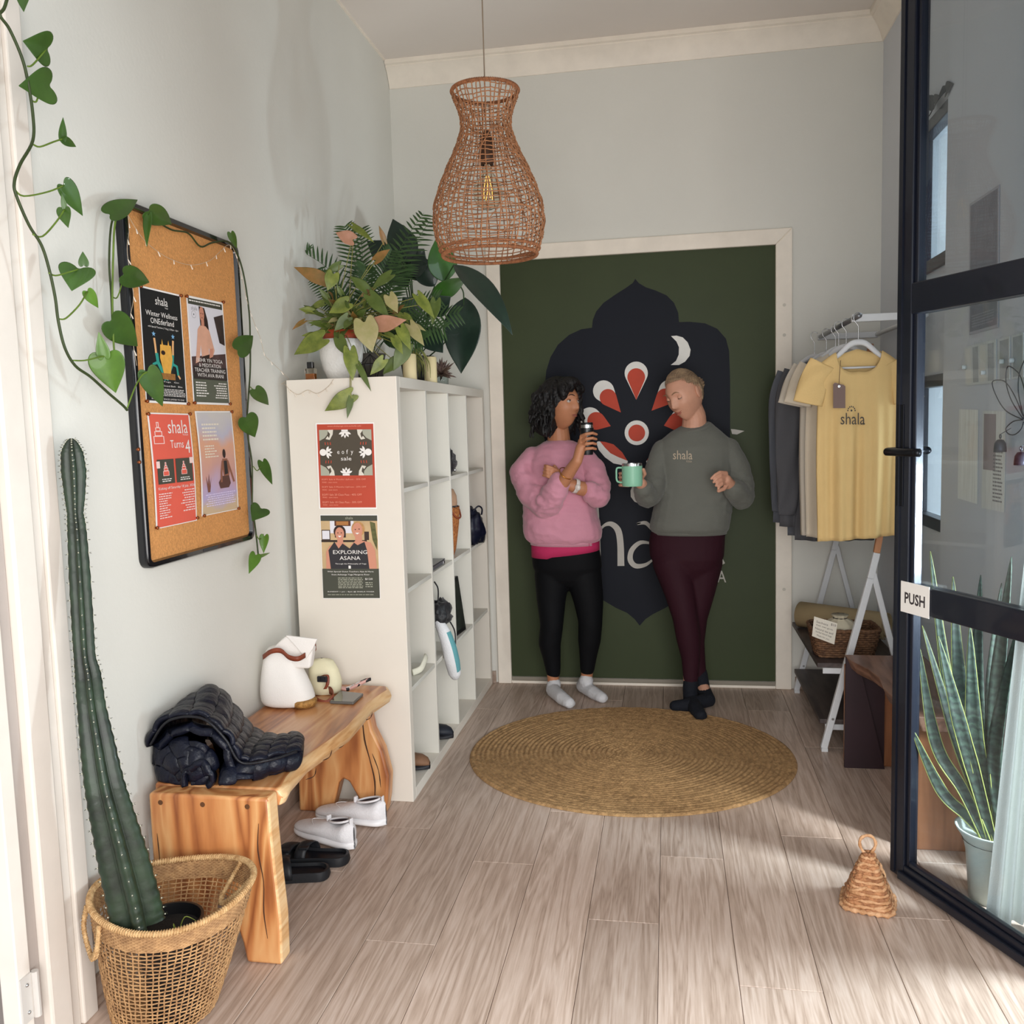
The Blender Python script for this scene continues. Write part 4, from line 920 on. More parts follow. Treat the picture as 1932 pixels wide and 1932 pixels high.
G=[oval((-1.175,2.855),.003,.003,BH+.002),oval((-1.175,2.845),.055,.045,BH+.003),oval((-1.175,2.85),.058,.045,BH+.04,pinch=.08),oval((-1.18,2.85),.052,.04,BH+.08,pinch=.1),oval((-1.185,2.85),.040,.03,BH+.11,pinch=.1),oval((-1.185,2.85),.004,.004,BH+.118)]
MB().grid(G,closeu=True).build('pouch',mcr,parent=cb,smooth=True)
strap([q(590,1318,2.76),q(604,1326,2.74),q(617,1328,2.74),q(629,1316,2.76),q(624,1303,2.80),q(610,1303,2.83)],.026,'strap',cb)
strap([q(607,1276,2.80),q(617,1274,2.79),q(618,1290,2.78),q(613,1300,2.78)],.012,'strap',cb,up=(1,0,.1))
strap([q(572,1274,2.78),q(580,1290,2.77),q(586,1306,2.76)],.010,'strap',cb,up=(1,0,.1))
MB().box((-1.175,2.775,BH+.055),(-1.14,2.785,BH+.075)).build('purse',mjk2,parent=cb,mods=[bevel(.003)])
# phone, key fob and lanyard
ph=thing('smartphone','dark smartphone lying flat near the far end of the bench','phone',(-1.06,2.79,BH))
c=[atZ(x,y,BH+.001) for x,y in ((622,1328),(667,1330),(686,1313),(642,1308))]
MB().hexa(c,[p+V((0,0,.009)) for p in c]).build('case',M('phone_case','6c6a66',.4,metal=.3),parent=ph,mods=[bevel(.003,3)])
c2=[p*.96+ (c[0]+c[1]+c[2]+c[3])/4*.04 for p in c]; c2=[V((p.x,p.y,BH+.0101)) for p in c2]
MB().hexa(c2,[p+V((0,0,.0006)) for p in c2]).build('screen',M('phone_glass','4c4b49',.12,coat=.5),parent=ph)
fb=thing('car_key_fob','black oval car key fob with a silver edge lying beside the bags','key fob',(-1.12,2.86,BH))
kc=q(631,1291,2.86); mb=MB(); rot=Matrix.Rotation(-.5,3,'X')@Matrix.Rotation(.5,3,'Z'); mb.ell(kc,(.016,.009,.022),0,rot=rot); mb.build('shell',M('fob_black','101214',.25,coat=.4),parent=fb,smooth=True)
P=[kc+rot@V((.0135*math.cos(a*PI/8),-.0065,.0185*math.sin(a*PI/8))) for a in range(17)]; MB().tube(P,.0012,6,cap=False).build('silver_edge',M('silver','c8c8c8',.25,metal=1),parent=fb,smooth=True)
MB().box(kc+V((-.006,-.0095,-.004)),kc+V((.006,-.0075,.005))).build('button',M('fob_grey','8a8d90',.4),parent=fb)
ly=thing('patterned_lanyard','black and pink patterned lanyard strap lying beside the key fob','lanyard',(-1.06,2.91,BH))
mlan=bpy.data.materials.new('lanyard_pattern'); mlan.use_nodes=True; nt=mlan.node_tree; vo=nt.nodes.new('ShaderNodeTexVoronoi'); vo.inputs['Scale'].default_value=70; tc=nt.nodes.new('ShaderNodeTexCoord'); nt.links.new(tc.outputs['Object'],vo.inputs['Vector']); rr=nt.nodes.new('ShaderNodeValToRGB'); rr.color_ramp.interpolation='CONSTANT'; e=rr.color_ramp.elements; e[0].color=lin('17151a'); e[1].position=.45; e[1].color=lin('c79a90'); e.new(.75).color=lin('d9d4cf'); nt.links.new(vo.outputs['Color'],rr.inputs[0]); nt.links.new(rr.outputs[0],nt.nodes['Principled BSDF'].inputs['Base Color'])
for dy,dz in ((0,0),(.012,.006)):
    strap([q(640,1299-dz*400,2.86+dy),q(655,1301-dz*400,2.86+dy),q(672,1294-dz*400,2.89+dy),q(690,1285-dz*300,2.91+dy),q(700,1281,2.915+dy)],.011,'strap',ly,mat=mlan)
# ================================================================= SHOES
def place(root,loc,rz,rx=0): root.location=loc; root.rotation_euler=(rx,0,rz)
def sneaker(name,label):
    t=thing(name,label,'shoe',(0,0,0),'pair of white slip-on sneakers'); L=.27
    def hw(u): # half width, u 0 heel..1 toe
        return .036*min(1,(u/.10)**.5 if u<.10 else 1)*(1+.22*math.exp(-((u-.68)/.22)**2))*(1 if u<.82 else max(.05,math.sqrt(max(0,1-((u-.82)/.18)**2))))
    ms=M('sneaker_knit','e6e4e6',.75,var=.05,vs=40,bump=.25,bs=250); msl=M('sneaker_sole','eeedee',.5); mlin=M('sneaker_lining','3a3036',.9)
    st=[0.001,.03,.07,.12,.2,.3,.4,.5,.6,.7,.8,.87,.93,.97,.995]
    def ring(u,z0,z1,k,ny=14,e=2.4):
        w_=hw(u)*k; return [V((u*L,w_*math.cos(2*PI*j/ny)*(1 if True else 1),(z0+z1)/2+(z1-z0)/2*(abs(math.sin(2*PI*j/ny))**(2/e))*(1 if math.sin(2*PI*j/ny)>=0 else -1))) for j in range(ny)]
    MB().grid([ring(u,.004+.012*max(0,u-.75)*4*.25,.026+.012*max(0,.2-u),1.10,e=5) for u in st],closeu=True).build('sole',msl,parent=t,smooth=True,mods=[subs(1)])
    def top(u): return .088-.012*u if u<.12 else (.086-.05*((u-.12)/.3) if u<.42 else .058-.024*((u-.42)/.58)**1.2)
    top=lambda u:[.078,.088,.090,.086,.074,.068,.072,.068,.060,.053,.048,.044,.040,.036,.030][st.index(u)]
    MB().grid([ring(u,.016,top(u),1.0,ny=18,e=2.2) for u in st],closeu=True).build('upper',ms,parent=t,smooth=True,mods=[subs(1)])
    O=[V((.022+.085*(1-math.cos(a))/2,.022*math.sin(a)*(1+.15*math.cos(a)),.094-.018*(1-math.cos(a))/2*1.0)) for a in [2*PI*j/24 for j in range(25)]]
    MB().tube(O,.0038,7,cap=False).build('collar',ms,parent=t,smooth=True)
    mb=MB(); cc=V((.065,0,.080)); mb.add([cc+V((0,0,-.004))]+[p+V((0,0,-.001)) for p in O[:-1]],[(0,i+1,(i+1)%24+1) for i in range(24)]); mb.build('lining',mlin,parent=t,smooth=True)
    MB().box((.008,-.007,.080),(.013,.007,.104)).build('heel_tab',ms,parent=t,mods=[bevel(.002)])
    MB().box((.108,-.008,.072),(.118,.008,.092)).build('tongue_tab',ms,parent=t,mods=[bevel(.003)])
    MB().tube(spline([(.12,.030,.045),(.16,.024,.056),(.19,0,.060),(.16,-.024,.056),(.12,-.030,.045)],4),.0012,5).build('seam',msl,parent=t,smooth=True)
    return t
def aim(h,t): d=V(t)-V(h); return math.atan2(d.y,d.x)
s1=sneaker('slip_on_sneaker','white slip-on sneaker nearest the far bench leg'); place(s1,(-.952,2.775,0),aim((-.952,2.775),(-1.21,2.815)))
s2=sneaker('slip_on_sneaker','white slip-on sneaker with its heel touching the black sandals'); place(s2,(-1.0,2.595,0),aim((-1.0,2.595),(-1.20,2.69)))
def sandal(name,label,side):
    t=thing(name,label,'sandal',(0,0,0),'pair of black two-strap sandals'); m_=M('black_eva','191b1f',.5,bump=.05,bs=100); m2=M('black_eva_footbed','0e1018',.45)
    L=.255; 
    def hw(u): return .034*(math.sqrt(max(0,1-((.12-u)/.12)**2)) if u<.12 else 1)*(1+.32*math.exp(-((u-.72)/.2)**2))*(1 if u<.8 else math.sqrt(max(0,1-((u-.8)/.2)**2)))
    U=[.002,.02,.05,.09,.14,.22,.32,.42,.52,.62,.72,.8,.86,.91,.95,.98,.998]
    out=[V((u*L,hw(u)+.004*side*math.sin(u*3),0)) for u in U]+[V((u*L,-hw(u)+.004*side*math.sin(u*3),0)) for u in reversed(U)]
    n=len(out); c=V((L*.5,0,0)); ins=[c+(p-c)*.94 for p in out]
    mb=MB(); z=lambda P,h:[p+V((0,0,h)) for p in P]
    mb.grid([z(out,.002),z([c+(p-c)*1.03 for p in out],.012),z(out,.030),z(ins,.031),z([c+(p-c)*.90 for p in out],.021)],closeu=True); mb.add(z(out,.002),[tuple(range(n))]); mb.build('sole',m_,parent=t,smooth=False,mods=[autos(40)])
    mb=MB(); P=z([c+(p-c)*.905 for p in out],.0205); mb.add(P,[tuple(range(n))]); mb.build('footbed',m2,parent=t)
    for x0,x1,h in ((.115,.150,.066),(.168,.212,.056)):
        G=[]
        for k in range(13):
            a=PI*k/12; w_=hw((x0+x1)/2/L)*1.02; row=[]
            for q_ in range(4):
                x=x0+(x1-x0)*q_/3+.012*math.cos(a)*side; row.append(V((x,w_*math.cos(a),.016+(h-.016-.003*abs(q_-1.5))*math.sin(a)**.75)))
            G.append(row)
        st_=MB().grid(G).build('strap',m_,parent=t,smooth=True,mods=[solid(.004)])
        y=hw((x0+x1)/2/L)*.62*side; MB().box(((x0+x1)/2-.014,y-.010,h*.80),((x0+x1)/2+.014,y+.010,h*.80+.008)).build('buckle',m_,parent=st_,mods=[bevel(.002)])
    return t
a1=sandal('strap_sandal','black two-strap sandal nearest the camera under the bench',-1); place(a1,(-1.018,2.425,0),aim((-1.018,2.425),(-1.25,2.37)))
a2=sandal('strap_sandal','black two-strap sandal lying between its partner and the white sneaker',1); place(a2,(-.990,2.515,0),aim((-.990,2.515),(-1.24,2.50)))
# ================================================================= POSTERS ON THE SHELF SIDE
YS=SY0-.0012
def quadY(q,Y): return [atY(x,y,Y) for x,y in q]
t=thing('sale_poster','coral and grey end of year sale poster taped to the white shelf side','poster',atY(602,960,YS))
p=Print(*quadY([(595.4,798.2),(705.8,796.8),(711.4,959.9),(602.4,960.3)],YS),th=.0005); p.n=V((0,-1,0))
mred_q=M('print_terracotta','b5452f',.5,var=.05,vs=6); mpk2=M('print_salmon','e79c85',.5); mgr=M('print_greybrown','4a4236',.5,var=.08,vs=10); mlg=M('print_sage','a5a594',.5)
p.sheet(white); p.rect(.02,.015,.985,.985,mred_q); p.text('www.shalayoga.com.au/eofy-sale',.2,.03,.78,.05,mpk2)
p.rect(.055,.08,.95,.61,mgr)
for a in (0,1):
    for b in (0,1):
        f=lambda u,v:(.055+.895*((1-u) if a else u),.08+.53*((1-v) if b else v)); o_=(a+b)%2
        def pp(P,m): P=[f(*x) for x in P]; p.poly(P if o_ else P[::-1],m)
        pp([(0,0),(.17,0),(.16,.10),(.10,.18),(0,.24)],mlg); pp([(.17,0),(.27,0),(.26,.1),(.20,.22),(.12,.20),(.17,.12)],M('print_ivory','d5cfc2',.5)); pp([(.17,.03),(.21,.09),(.19,.18),(.155,.13)],mgr)
        for k in range(3): pp([(.10+.05*k,.27),(.115+.05*k,.27),(.12+.05*k,.33),(.105+.05*k,.33)],mred_q)
def lotus(u,v,s,ang,asp,m=mink,md=mgr):
    def R(x,y): c,s_=math.cos(ang),math.sin(ang); return (u+(x*c-y*s_)*s,v+(x*s_+y*c)*s*asp)
    for q in (-1.15,-.6,0,.6,1.15):
        P=[R(0,0)]+[R(math.sin(q)*r+math.cos(q)*w_,-math.cos(q)*r+math.sin(q)*w_) for r,w_ in ((.5,.16),(.75,.14),(1,0),(.75,-.14),(.5,-.16))]; p.poly(P,m)
    p.poly([R(0,-.2),R(.12,-.42),R(0,-.62),R(-.12,-.42)],md)
asp=.69
for (u,v,a) in ((.5,.10,PI),(.5,.59,0),(.165,.34,PI/2),(.84,.34,-PI/2)): lotus(u,v,.115,a,asp)
p.ell(.115,.34,.058,.04,mink); p.ell(.89,.34,.058,.04,mink); p.rect(.445,.08,.555,.1,mink); p.rect(.44,.59,.56,.61,mink)
for i,c in enumerate('eofy'): p.text(c,.36+.078*i,.325+(.0 if c!='f' else -.015),.36+.078*i+(.04 if c!='f' else .03),.36+(.015 if c=='y' else 0),mink)
p.text('sale',.42,.39,.60,.435,mink)
for i,s in enumerate(('EOFY Sale 6 Months Upfront - 35% OFF','EOFY Sale 3 Months Upfront - 25% OFF','EOFY Sale 20 Class Pass - 40% OFF','EOFY Sale 10 Class Pass - 30% OFF')):
    v=.645+.088*i; e=.76 if i<2 else .68; p.text(s,.075,v,.075+e,v+.022,mpk2); p.text('WAS - save more',.075,v+.034,.34,v+.050,mpk2)
p.build('sheet',parent=t)
t=thing('workshop_poster','dark workshop poster with two smiling women taped below on the white shelf side','poster',atY(610,1130,YS))
p=Print(*quadY([(603.5,970.8),(712.7,970.8),(718,1129.8),(609.7,1129.8)],YS),th=.0005); p.n=V((0,-1,0))
p.sheet(white); p.rect(.01,.01,.99,.99,mdk); p.text('shala',.44,.025,.57,.055,mlg)
p.rect(.01,.075,.99,.64,M('print_room_wall','c2a57c',.5,var=.1,vs=12)); p.rect(.17,.075,.58,.22,M('print_pale','dcd9e0',.5)); p.rect(.25,.075,.53,.135,M('print_frame','5a3020',.5)); p.rect(.28,.08,.49,.125,M('print_ochre','a8713f',.5))
p.rect(.02,.18,.17,.30,M('print_frame2','3b2a24',.5)); p.rect(.03,.19,.155,.29,M('print_pale','dcd9e0',.5)); p.rect(.01,.30,.8,.325,M('print_shelf','33261f',.5)); p.rect(.76,.20,.84,.30,M('print_frame2','3b2a24',.5)); p.poly([(.86,.08),(.95,.1),(.98,.3),(.97,.42),(.9,.3)],M('print_plant','5a5a34',.5,var=.4,vs=60))
mt=M('print_top','2c2a2e',.5)
p.ell(.335,.20,.105,.075,mhair); p.rect(.25,.19,.44,.27,mhair); p.ell(.335,.225,.078,.075,mskin); p.rect(.29,.28,.39,.34,mskin)
p.ell(.655,.17,.115,.09,M('print_blond','b98a56',.5,var=.2,vs=60)); p.ell(.645,.185,.085,.09,mskin); p.rect(.60,.25,.72,.33,mskin)
for u,v in ((.335,.255),(.64,.22)): p.poly([(u-.035,v-.006),(u+.035,v-.006),(u,v+.014)],mink)
for u,v in ((.305,.215),(.365,.215),(.61,.175),(.675,.17)): p.ell(u,v,.012,.006,mhair,8)
p.poly([(.08,.64),(.09,.44),(.15,.37),(.27,.33),(.42,.34),(.46,.44),(.46,.64)],mskin); p.poly([(.13,.42),(.24,.32),(.31,.40),(.38,.34),(.5,.40),(.5,.64),(.16,.64)],mt)
p.poly([(.52,.36),(.6,.31),(.75,.31),(.87,.33),(.94,.42),(.96,.64),(.5,.64)],mskin); p.poly([(.50,.40),(.58,.33),(.64,.36),(.76,.32),(.80,.42),(.83,.64),(.48,.64)],mt)
p.rect(.01,.64,.99,.99,mdk)
p.text('EXPLORING',.21,.42,.80,.465,mink); p.text('ASANA',.32,.49,.68,.535,mink); p.text('Through the Philosophy of Yoga',.24,.573,.78,.592,mink); p.text('1',.47,.602,.51,.638,mink)
p.text('With Special Guest Teachers Alyx & Maria',.1,.665,.9,.685,mink); p.text('from Ashtanga Yoga Margaret River',.17,.70,.83,.722,mink)
lines(p,.28,.72,.745,.88,7,mlg,.05); p.text('$120',.75,.75,.88,.775,mink); lines(p,.75,.88,.80,.87,3,mlg,.1,'c'); p.text('SUNDAY 1 pm - 4pm @ SHALA YOGA',.09,.905,.9,.922,mink); lines(p,.09,.9,.945,.96,1,mlg,.02)
p.build('sheet',parent=t)
# ================================================================= THINGS IN THE SHELF
XFR=-.935
def zb(j): return T+Q_*j+(.0085 if j else .001)
o=thing('giraffe_figurine','tan and brown spotted giraffe shaped figurine in the nearest top compartment','figurine',(-.985,3.10,zb(3)))
mtan=M('figurine_tan','b9763c',.55,var=.15,vs=30); mbr=M('figurine_brown','5a2c14',.55)
c=V((-.985,3.10,zb(3)))
MB().grid([oval((c.x,c.y),r,r*.8,c.z+z,n=18) for r,z in ((.001,.001),(.026,.001),(.028,.02),(.024,.06),(.019,.09),(.017,.115),(.02,.13),(.018,.15),(.001,.158))],closeu=True).build('body',mtan,parent=o,smooth=True)
MB().ell(c+V((.014,-.004,.138)),(.017,.011,.010)).build('muzzle',M('figurine_pale','cfa06c',.55),parent=o,smooth=True)
for s in (-1,1): MB().ell(c+V((.004,.020*s,.158)),(.006,.011,.013),rot=Matrix.Rotation(.4*s,3,'X')).build('ear',mbr,parent=o,smooth=True)
mb=MB()
for a,z,r in ((0,.04,.009),(1,.06,.008),(-1,.03,.008),(.4,.09,.007),(-.6,.08,.008),(2,.05,.009),(-.2,.015,.008)): rr=.0265-.08*max(0,z-.03); mb.ell(c+V((rr*math.cos(a),rr*.8*math.sin(a),z)),(r*.6,r*.6,r),n=8,k=5)
mb.build('spot',mbr,parent=o,smooth=True)
def blob(name,label,cat,c,rad,mat,seed=0,amp=.25,par=None,part='body',flatz=True,n=28,k=18,fr=9):
    t=par or thing(name,label,cat,(c[0],c[1],c[2])); G=[]
    c=V(c)
    for i in range(k+1):
        p_=PI*i/k; row=[]
        for j in range(n):
            a=2*PI*j/n; d=V((math.sin(p_)*math.cos(a),math.sin(p_)*math.sin(a),math.cos(p_))); m_=1+amp*mnoise.noise(d*fr*.25+V((seed,seed*2,0)))+amp*.4*mnoise.noise(d*fr*.6+V((seed,0,seed)))
            q_=V((d.x*rad[0]*m_,d.y*rad[1]*m_,d.z*rad[2]*m_)); z=max(q_.z+rad[2]*.8,.001) if flatz else q_.z+rad[2]
            row.append(c+V((q_.x,q_.y,z)))
        G.append(row)
    MB().grid(G,closeu=True).build(part,mat,parent=t,smooth=True); return t
mblkf=M('black_fabric','0d0d12',.5,bump=.3,bs=80,sheen=.2)
o=blob('black_pouch','black crumpled pouch in the third top compartment','bag',(-.975,3.84,zb(3)),(.045,.07,.07),mblkf,1,.45)
MB().ell((-.94,3.87,zb(3)+.018),(.008,.006,.008)).build('clasp',M('silver','c8c8c8',.25,metal=1),parent=o,smooth=True)
o=thing('straw_tote','tan woven straw tote with a beige cap in the third compartment of the second row','bag',(-.955,3.83,zb(2)))
mstraw=M('straw','b4743c',.75,col2='80431f',vs=90,bump=.6,bs=160)
c=V((-.965,3.83,zb(2))); G=[]
for r,z in ((.001,.001),(.018,.001),(.026,.03),(.034,.09),(.040,.14),(.043,.19),(.044,.215),(.039,.213),(.036,.16)): G.append([c+V((r*1.1*math.cos(2*PI*j/40)*(1+.03*(j%2)),r*1.6*math.sin(2*PI*j/40),z+.004*(j%2))) for j in range(40)])
MB().grid(G,closeu=True).build('woven_body',mstraw,parent=o,smooth=True)
MB().tube(spline([c+V((.03,-.06,.20)),c+V((.045,-.03,.17)),c+V((.05,.02,.17)),c+V((.035,.06,.20))],5),.004,7).build('strap',mlea,parent=o,smooth=True)
o=thing('beige_cap','beige cap tucked into the top of the straw tote','cap',(-.965,3.83,zb(2)+.20))
c=V((-.965,3.83,zb(2)+.215)); MB().lathe([(.038,0),(.040,.02),(.038,.05),(.026,.078),(.001,.088)],c,24).build('crown',M('beige_felt','9c7b62',.85,var=.1,vs=20),parent=o,smooth=True,mods=[solid(.002)])
MB().tube([c+V((.0415*math.cos(a*.5),.0415*math.sin(a*.5),.004)) for a in range(13)],.004,6).build('band',mblkf,parent=o,smooth=True)
o=blob('navy_handbag','navy handbag poking out of the farthest compartment of the second row','bag',(-.940,4.20,zb(2)),(.055,.085,.095),M('navy_leather','0b1024',.45,bump=.1,bs=60),3,.3)
MB().tube(spline([(-.93,4.17,zb(2)+.16),(-.905,4.18,zb(2)+.185),(-.893,4.21,zb(2)+.17),(-.90,4.23,zb(2)+.14)],5),.004,7).build('strap',M('navy_leather'),parent=o,smooth=True)
o=thing('grey_laptop','closed grey slab shaped laptop lying in the second compartment of the second row','laptop',(-1.0,3.52,zb(2)))
MB().box((-1.12,3.40,zb(2)),(-.928,3.60,zb(2)+.016)).build('body',M('laptop_grey','77787c',.35,metal=.5),parent=o,mods=[bevel(.004,3)])
MB().box((-.9285,3.57,zb(2)+.003),(-.9265,3.59,zb(2)+.013)).build('port',M('silver'),parent=o)
MB().box((-1.12,3.40,zb(2)+.0165),(-.928,3.60,zb(2)+.022)).build('lid',M('laptop_lid','4a4b50',.3,metal=.5),parent=o,mods=[bevel(.002)])
o=thing('framed_picture','black framed dark picture leaning in the third compartment of the third row','picture frame',(-.97,3.86,zb(1)))
f0=V((-.945,3.80,zb(1))); 
MB().hexa([V((-.955,3.765,zb(1))),V((-.940,3.765,zb(1))),V((-.925,3.93,zb(1))),V((-.94,3.93,zb(1)))],[V((-.985,3.765,zb(1)+.25)),V((-.97,3.765,zb(1)+.25)),V((-.955,3.93,zb(1)+.25)),V((-.97,3.93,zb(1)+.25))]).build('frame',M('black_wood','0f0f12',.35),parent=o,mods=[bevel(.003)])
MB().hexa([V((-.942,3.785,zb(1)+.02)),V((-.9395,3.785,zb(1)+.02)),V((-.9255,3.912,zb(1)+.02)),V((-.928,3.912,zb(1)+.02))],[V((-.971,3.785,zb(1)+.23)),V((-.9665,3.785,zb(1)+.23)),V((-.9535,3.912,zb(1)+.23)),V((-.957,3.912,zb(1)+.23))]).build('picture',M('dark_print','2a2d28',.3,var=.6,vs=18),parent=o)
o=blob('black_drawstring_pouch','black drawstring pouch on top of the blue and white towel','bag',(-.945,3.52,zb(1)+.11),(.050,.060,.060),mblkf,5,.4)
MB().tube(spline([(-.93,3.47,zb(1)+.23),(-.925,3.455,zb(1)+.28),(-.935,3.44,zb(1)+.31)],5),.003,6).build('cord',mblkf,parent=o,smooth=True)
MB().tube(spline([(-.905,3.54,zb(1)+.13),(-.888,3.56,zb(1)+.08),(-.885,3.55,zb(1)+.02),(-.89,3.52,zb(1)-.02)],5),.003,6).build('cord',mblkf,parent=o,smooth=True)
o=thing('striped_towel','rolled white and teal towel drooping out of the second compartment of the third row','towel',(-.935,3.47,zb(1)))
P=spline([V((-.965,3.50,zb(1)+.14)),V((-.935,3.485,zb(1)+.13)),V((-.91,3.475,zb(1)+.09)),V((-.892,3.475,zb(1)+.03)),V((-.885,3.49,zb(1)-.03)),V((-.882,3.51,zb(1)-.085)),V((-.882,3.52,zb(1)-.11))],6)
RR=lerpl([.012,.02,.027,.03,.031,.026,.012],len(P)); mb=MB(); mb.tube(P,RR,18); nn=len(P)
for k,fc in enumerate(mb.f): 
    i=k//18; mb.m[k]=1 if (nn*.30<i<nn*.74 and 4<(k%18)<15) else 0
mb.build('rolled_cloth',[M('towel_white','dcdcde',.9,bump=.3,bs=200),M('towel_teal','5f9aa0',.9,bump=.3,bs=200)],parent=o,smooth=True)
o=blob('cream_cloth','cream folded cloth in the nearest compartment of the third row','cloth',(-1.02,3.14,zb(1)),(.045,.040,.045),M('cream_cotton','dcd8c6',.9,bump=.2,bs=200),7,.3)
P=spline([V((-.96,3.17,zb(1)+.012)),V((-.935,3.20,zb(1)+.02)),V((-.93,3.25,zb(1)+.045)),V((-.94,3.29,zb(1)+.04)),V((-.945,3.27,zb(1)+.015)),V((-.96,3.20,zb(1)+.008))],6)
MB().tube(P,.013,10,flat=.5).build('fold',M('cream_cotton'),parent=o,smooth=True)
def lowshoe(name,label,loc,rz,cu,cs_):
    t=thing(name,label,'shoe',(0,0,0)); L=.24; mb=MB(); U=[0,.05,.15,.3,.5,.7,.85,.95,1]; W=[.012,.030,.034,.031,.034,.042,.038,.025,.008]
    def rg(k,z0,z1,n=16): return [V((U[k]*L,W[k]*math.cos(2*PI*j/n),(z0+z1)/2+(z1-z0)/2*math.sin(2*PI*j/n))) for j in range(n)]
    MB().grid([rg(k,.001,.022) for k in range(9)],closeu=True).build('sole',cs_,parent=t,smooth=True)
    MB().grid([rg(k,.015,[.05,.058,.05,.03,.04,.058,.055,.045,.03][k]) for k in range(9)],closeu=True).build('upper',cu,parent=t,smooth=True)
    t.location=loc; t.rotation_euler=(0,0,rz); return t
lowshoe('brown_shoe','brown shoe with a dark sole in the nearest bottom compartment',(-1.15,3.19,T+.001),-.03,M('brown_suede','7d5a42',.7,var=.1,vs=40),M('dark_sole','26262b',.6))
lowshoe('dark_shoe','dark navy shoe in the second bottom compartment',(-1.14,3.52,T+.001),.0,M('dark_navy_upper','20242e',.6),M('dark_sole'))
# ================================================================= ON TOP OF THE SHELF
ZS=SZ
def tX(x,Y_): # point on shelf-top plane for a pixel column and depth
    d=_ray(x,712); s=Y_/d.y; return V((CAM.x+d.x*s,Y_,ZS))
c=tX(587,3.08)
o=thing('perfume_bottle','small square glass bottle of amber liquid at the near left of the shelf top','bottle',c)
MB().box(c+V((-.019,-.012,.0006)),c+V((.019,.012,.045))).build('glass',M('bottle_glass','efe6da',.02,trans=1,ior=1.2),parent=o,mods=[bevel(.003)])
MB().box(c+V((-.016,-.009,.004)),c+V((.016,.009,.026))).build('liquid',M('amber_liquid','a8642a',.1,spec=.8),parent=o)
MB().box(c+V((-.011,-.009,.045)),c+V((.011,.009,.068))).build('stopper',M('black_gloss_plastic'),parent=o,mods=[bevel(.002)])
c=tX(646,3.12)
o=thing('ribbed_pot','white ribbed round pot holding the pink arrowhead plant on the shelf top','pot',c)
n=60; G=[]
for r,z in ((.001,.001),(.045,.001),(.052,.006),(.066,.04),(.075,.08),(.078,.12),(.076,.145),(.071,.145),(.070,.10),(.001,.09)):
    G.append([c+V(((r+(.0012 if j%2 and .03<z<.14 and r>.06 else 0))*math.cos(2*PI*j/n),(r+(.0012 if j%2 and .03<z<.14 and r>.06 else 0))*math.sin(2*PI*j/n),z)) for j in range(n)])
MB().grid(G,closeu=True).build('shell',M('white_ceramic','e4e1dc',.35,coat=.2,bump=.3,bs=120),parent=o,smooth=True)
ar=thing('arrowhead_plant','bushy arrowhead plant with pink and lime leaves spilling over the shelf edge','plant',c+V((0,0,.092)))
MB().lathe([(.055,.0),(.062,.06),(.064,.085),(.058,.085),(.056,.06),(.001,.058)],c+V((0,0,.092)),30).build('nursery_pot',M('terracotta_plastic','9a3f22',.5),parent=ar,smooth=True)
PC=c+V((0,0,.16))
ml=[M('arrow_lime','7d8538',.45,col2='556224',vs=30),M('arrow_pink','b0806a',.45,col2='9a6f52',vs=26),M('arrow_pale','a0946a',.45,col2='8f8a56',vs=40),M('arrow_green','55642c',.45,col2='46561e',vs=30),M('arrow_bronze','8e6434',.45,col2='6f5a28',vs=30)]
AL=[(612,528,553,503,30,4,3.1),(628,518,618,548,30,0,3.05),(664,452,633,438,30,1,3.15),(668,428,706,456,16,0,3.2),(606,640,553,668,46,0,3.0),(655,572,620,590,34,0,3.05),(712,612,766,604,36,1,3.02),(688,610,702,664,52,2,2.99),(775,615,800,652,26,2,3.1),(660,664,666,718,32,0,2.955),(678,692,700,738,14,3,2.955),(660,746,612,776,36,0,2.95),(662,752,655,790,14,3,2.95),(722,680,698,708,24,0,3.0),(745,682,722,706,26,3,3.05),(640,640,655,672,26,3,3.0),(700,560,735,600,30,3,3.05),(735,520,700,545,26,3,3.1),(735,560,750,590,28,2,3.05),(640,500,612,515,18,3,3.1),(710,490,735,470,20,4,3.15),(765,655,742,700,34,3,3.05),(790,560,820,600,24,0,3.1),(822,570,815,612,26,3,3.15),(756,620,775,660,26,0,3.02),(690,545,660,520,24,3,3.1),(725,455,715,425,12,4,3.2),(655,600,630,625,24,3,3.04),(745,640,760,668,20,0,3.0)]
for bx,by,tx,ty,w_,mi_,Yd in AL:
    b=atY(bx,by,Yd); t_=atY(tx,ty,Yd-.015); nr=(CAM-b).normalized()+V((R_.uniform(-.3,.3),R_.uniform(-.3,.3),R_.uniform(0,.5)))
    leaf(ar,b,t_,w_*(b-CAM).length/FPX,nr,ml[mi_],ARROW,.15,.15,R_.uniform(-.3,.3))
    root=PC+V((R_.uniform(-.03,.03),R_.uniform(-.03,.03),-.005)); mid=(root+b)/2+V((0,0,.03)) if by<700 else V((b.x,2.962,ZS+.03))
    MB().tube(spline([root,root*.5+mid*.5+V((0,0,.02)),mid,b],4),.0014,5).build('petiole',M('arrow_stem','7d7a3a',.5),parent=ar,smooth=True)
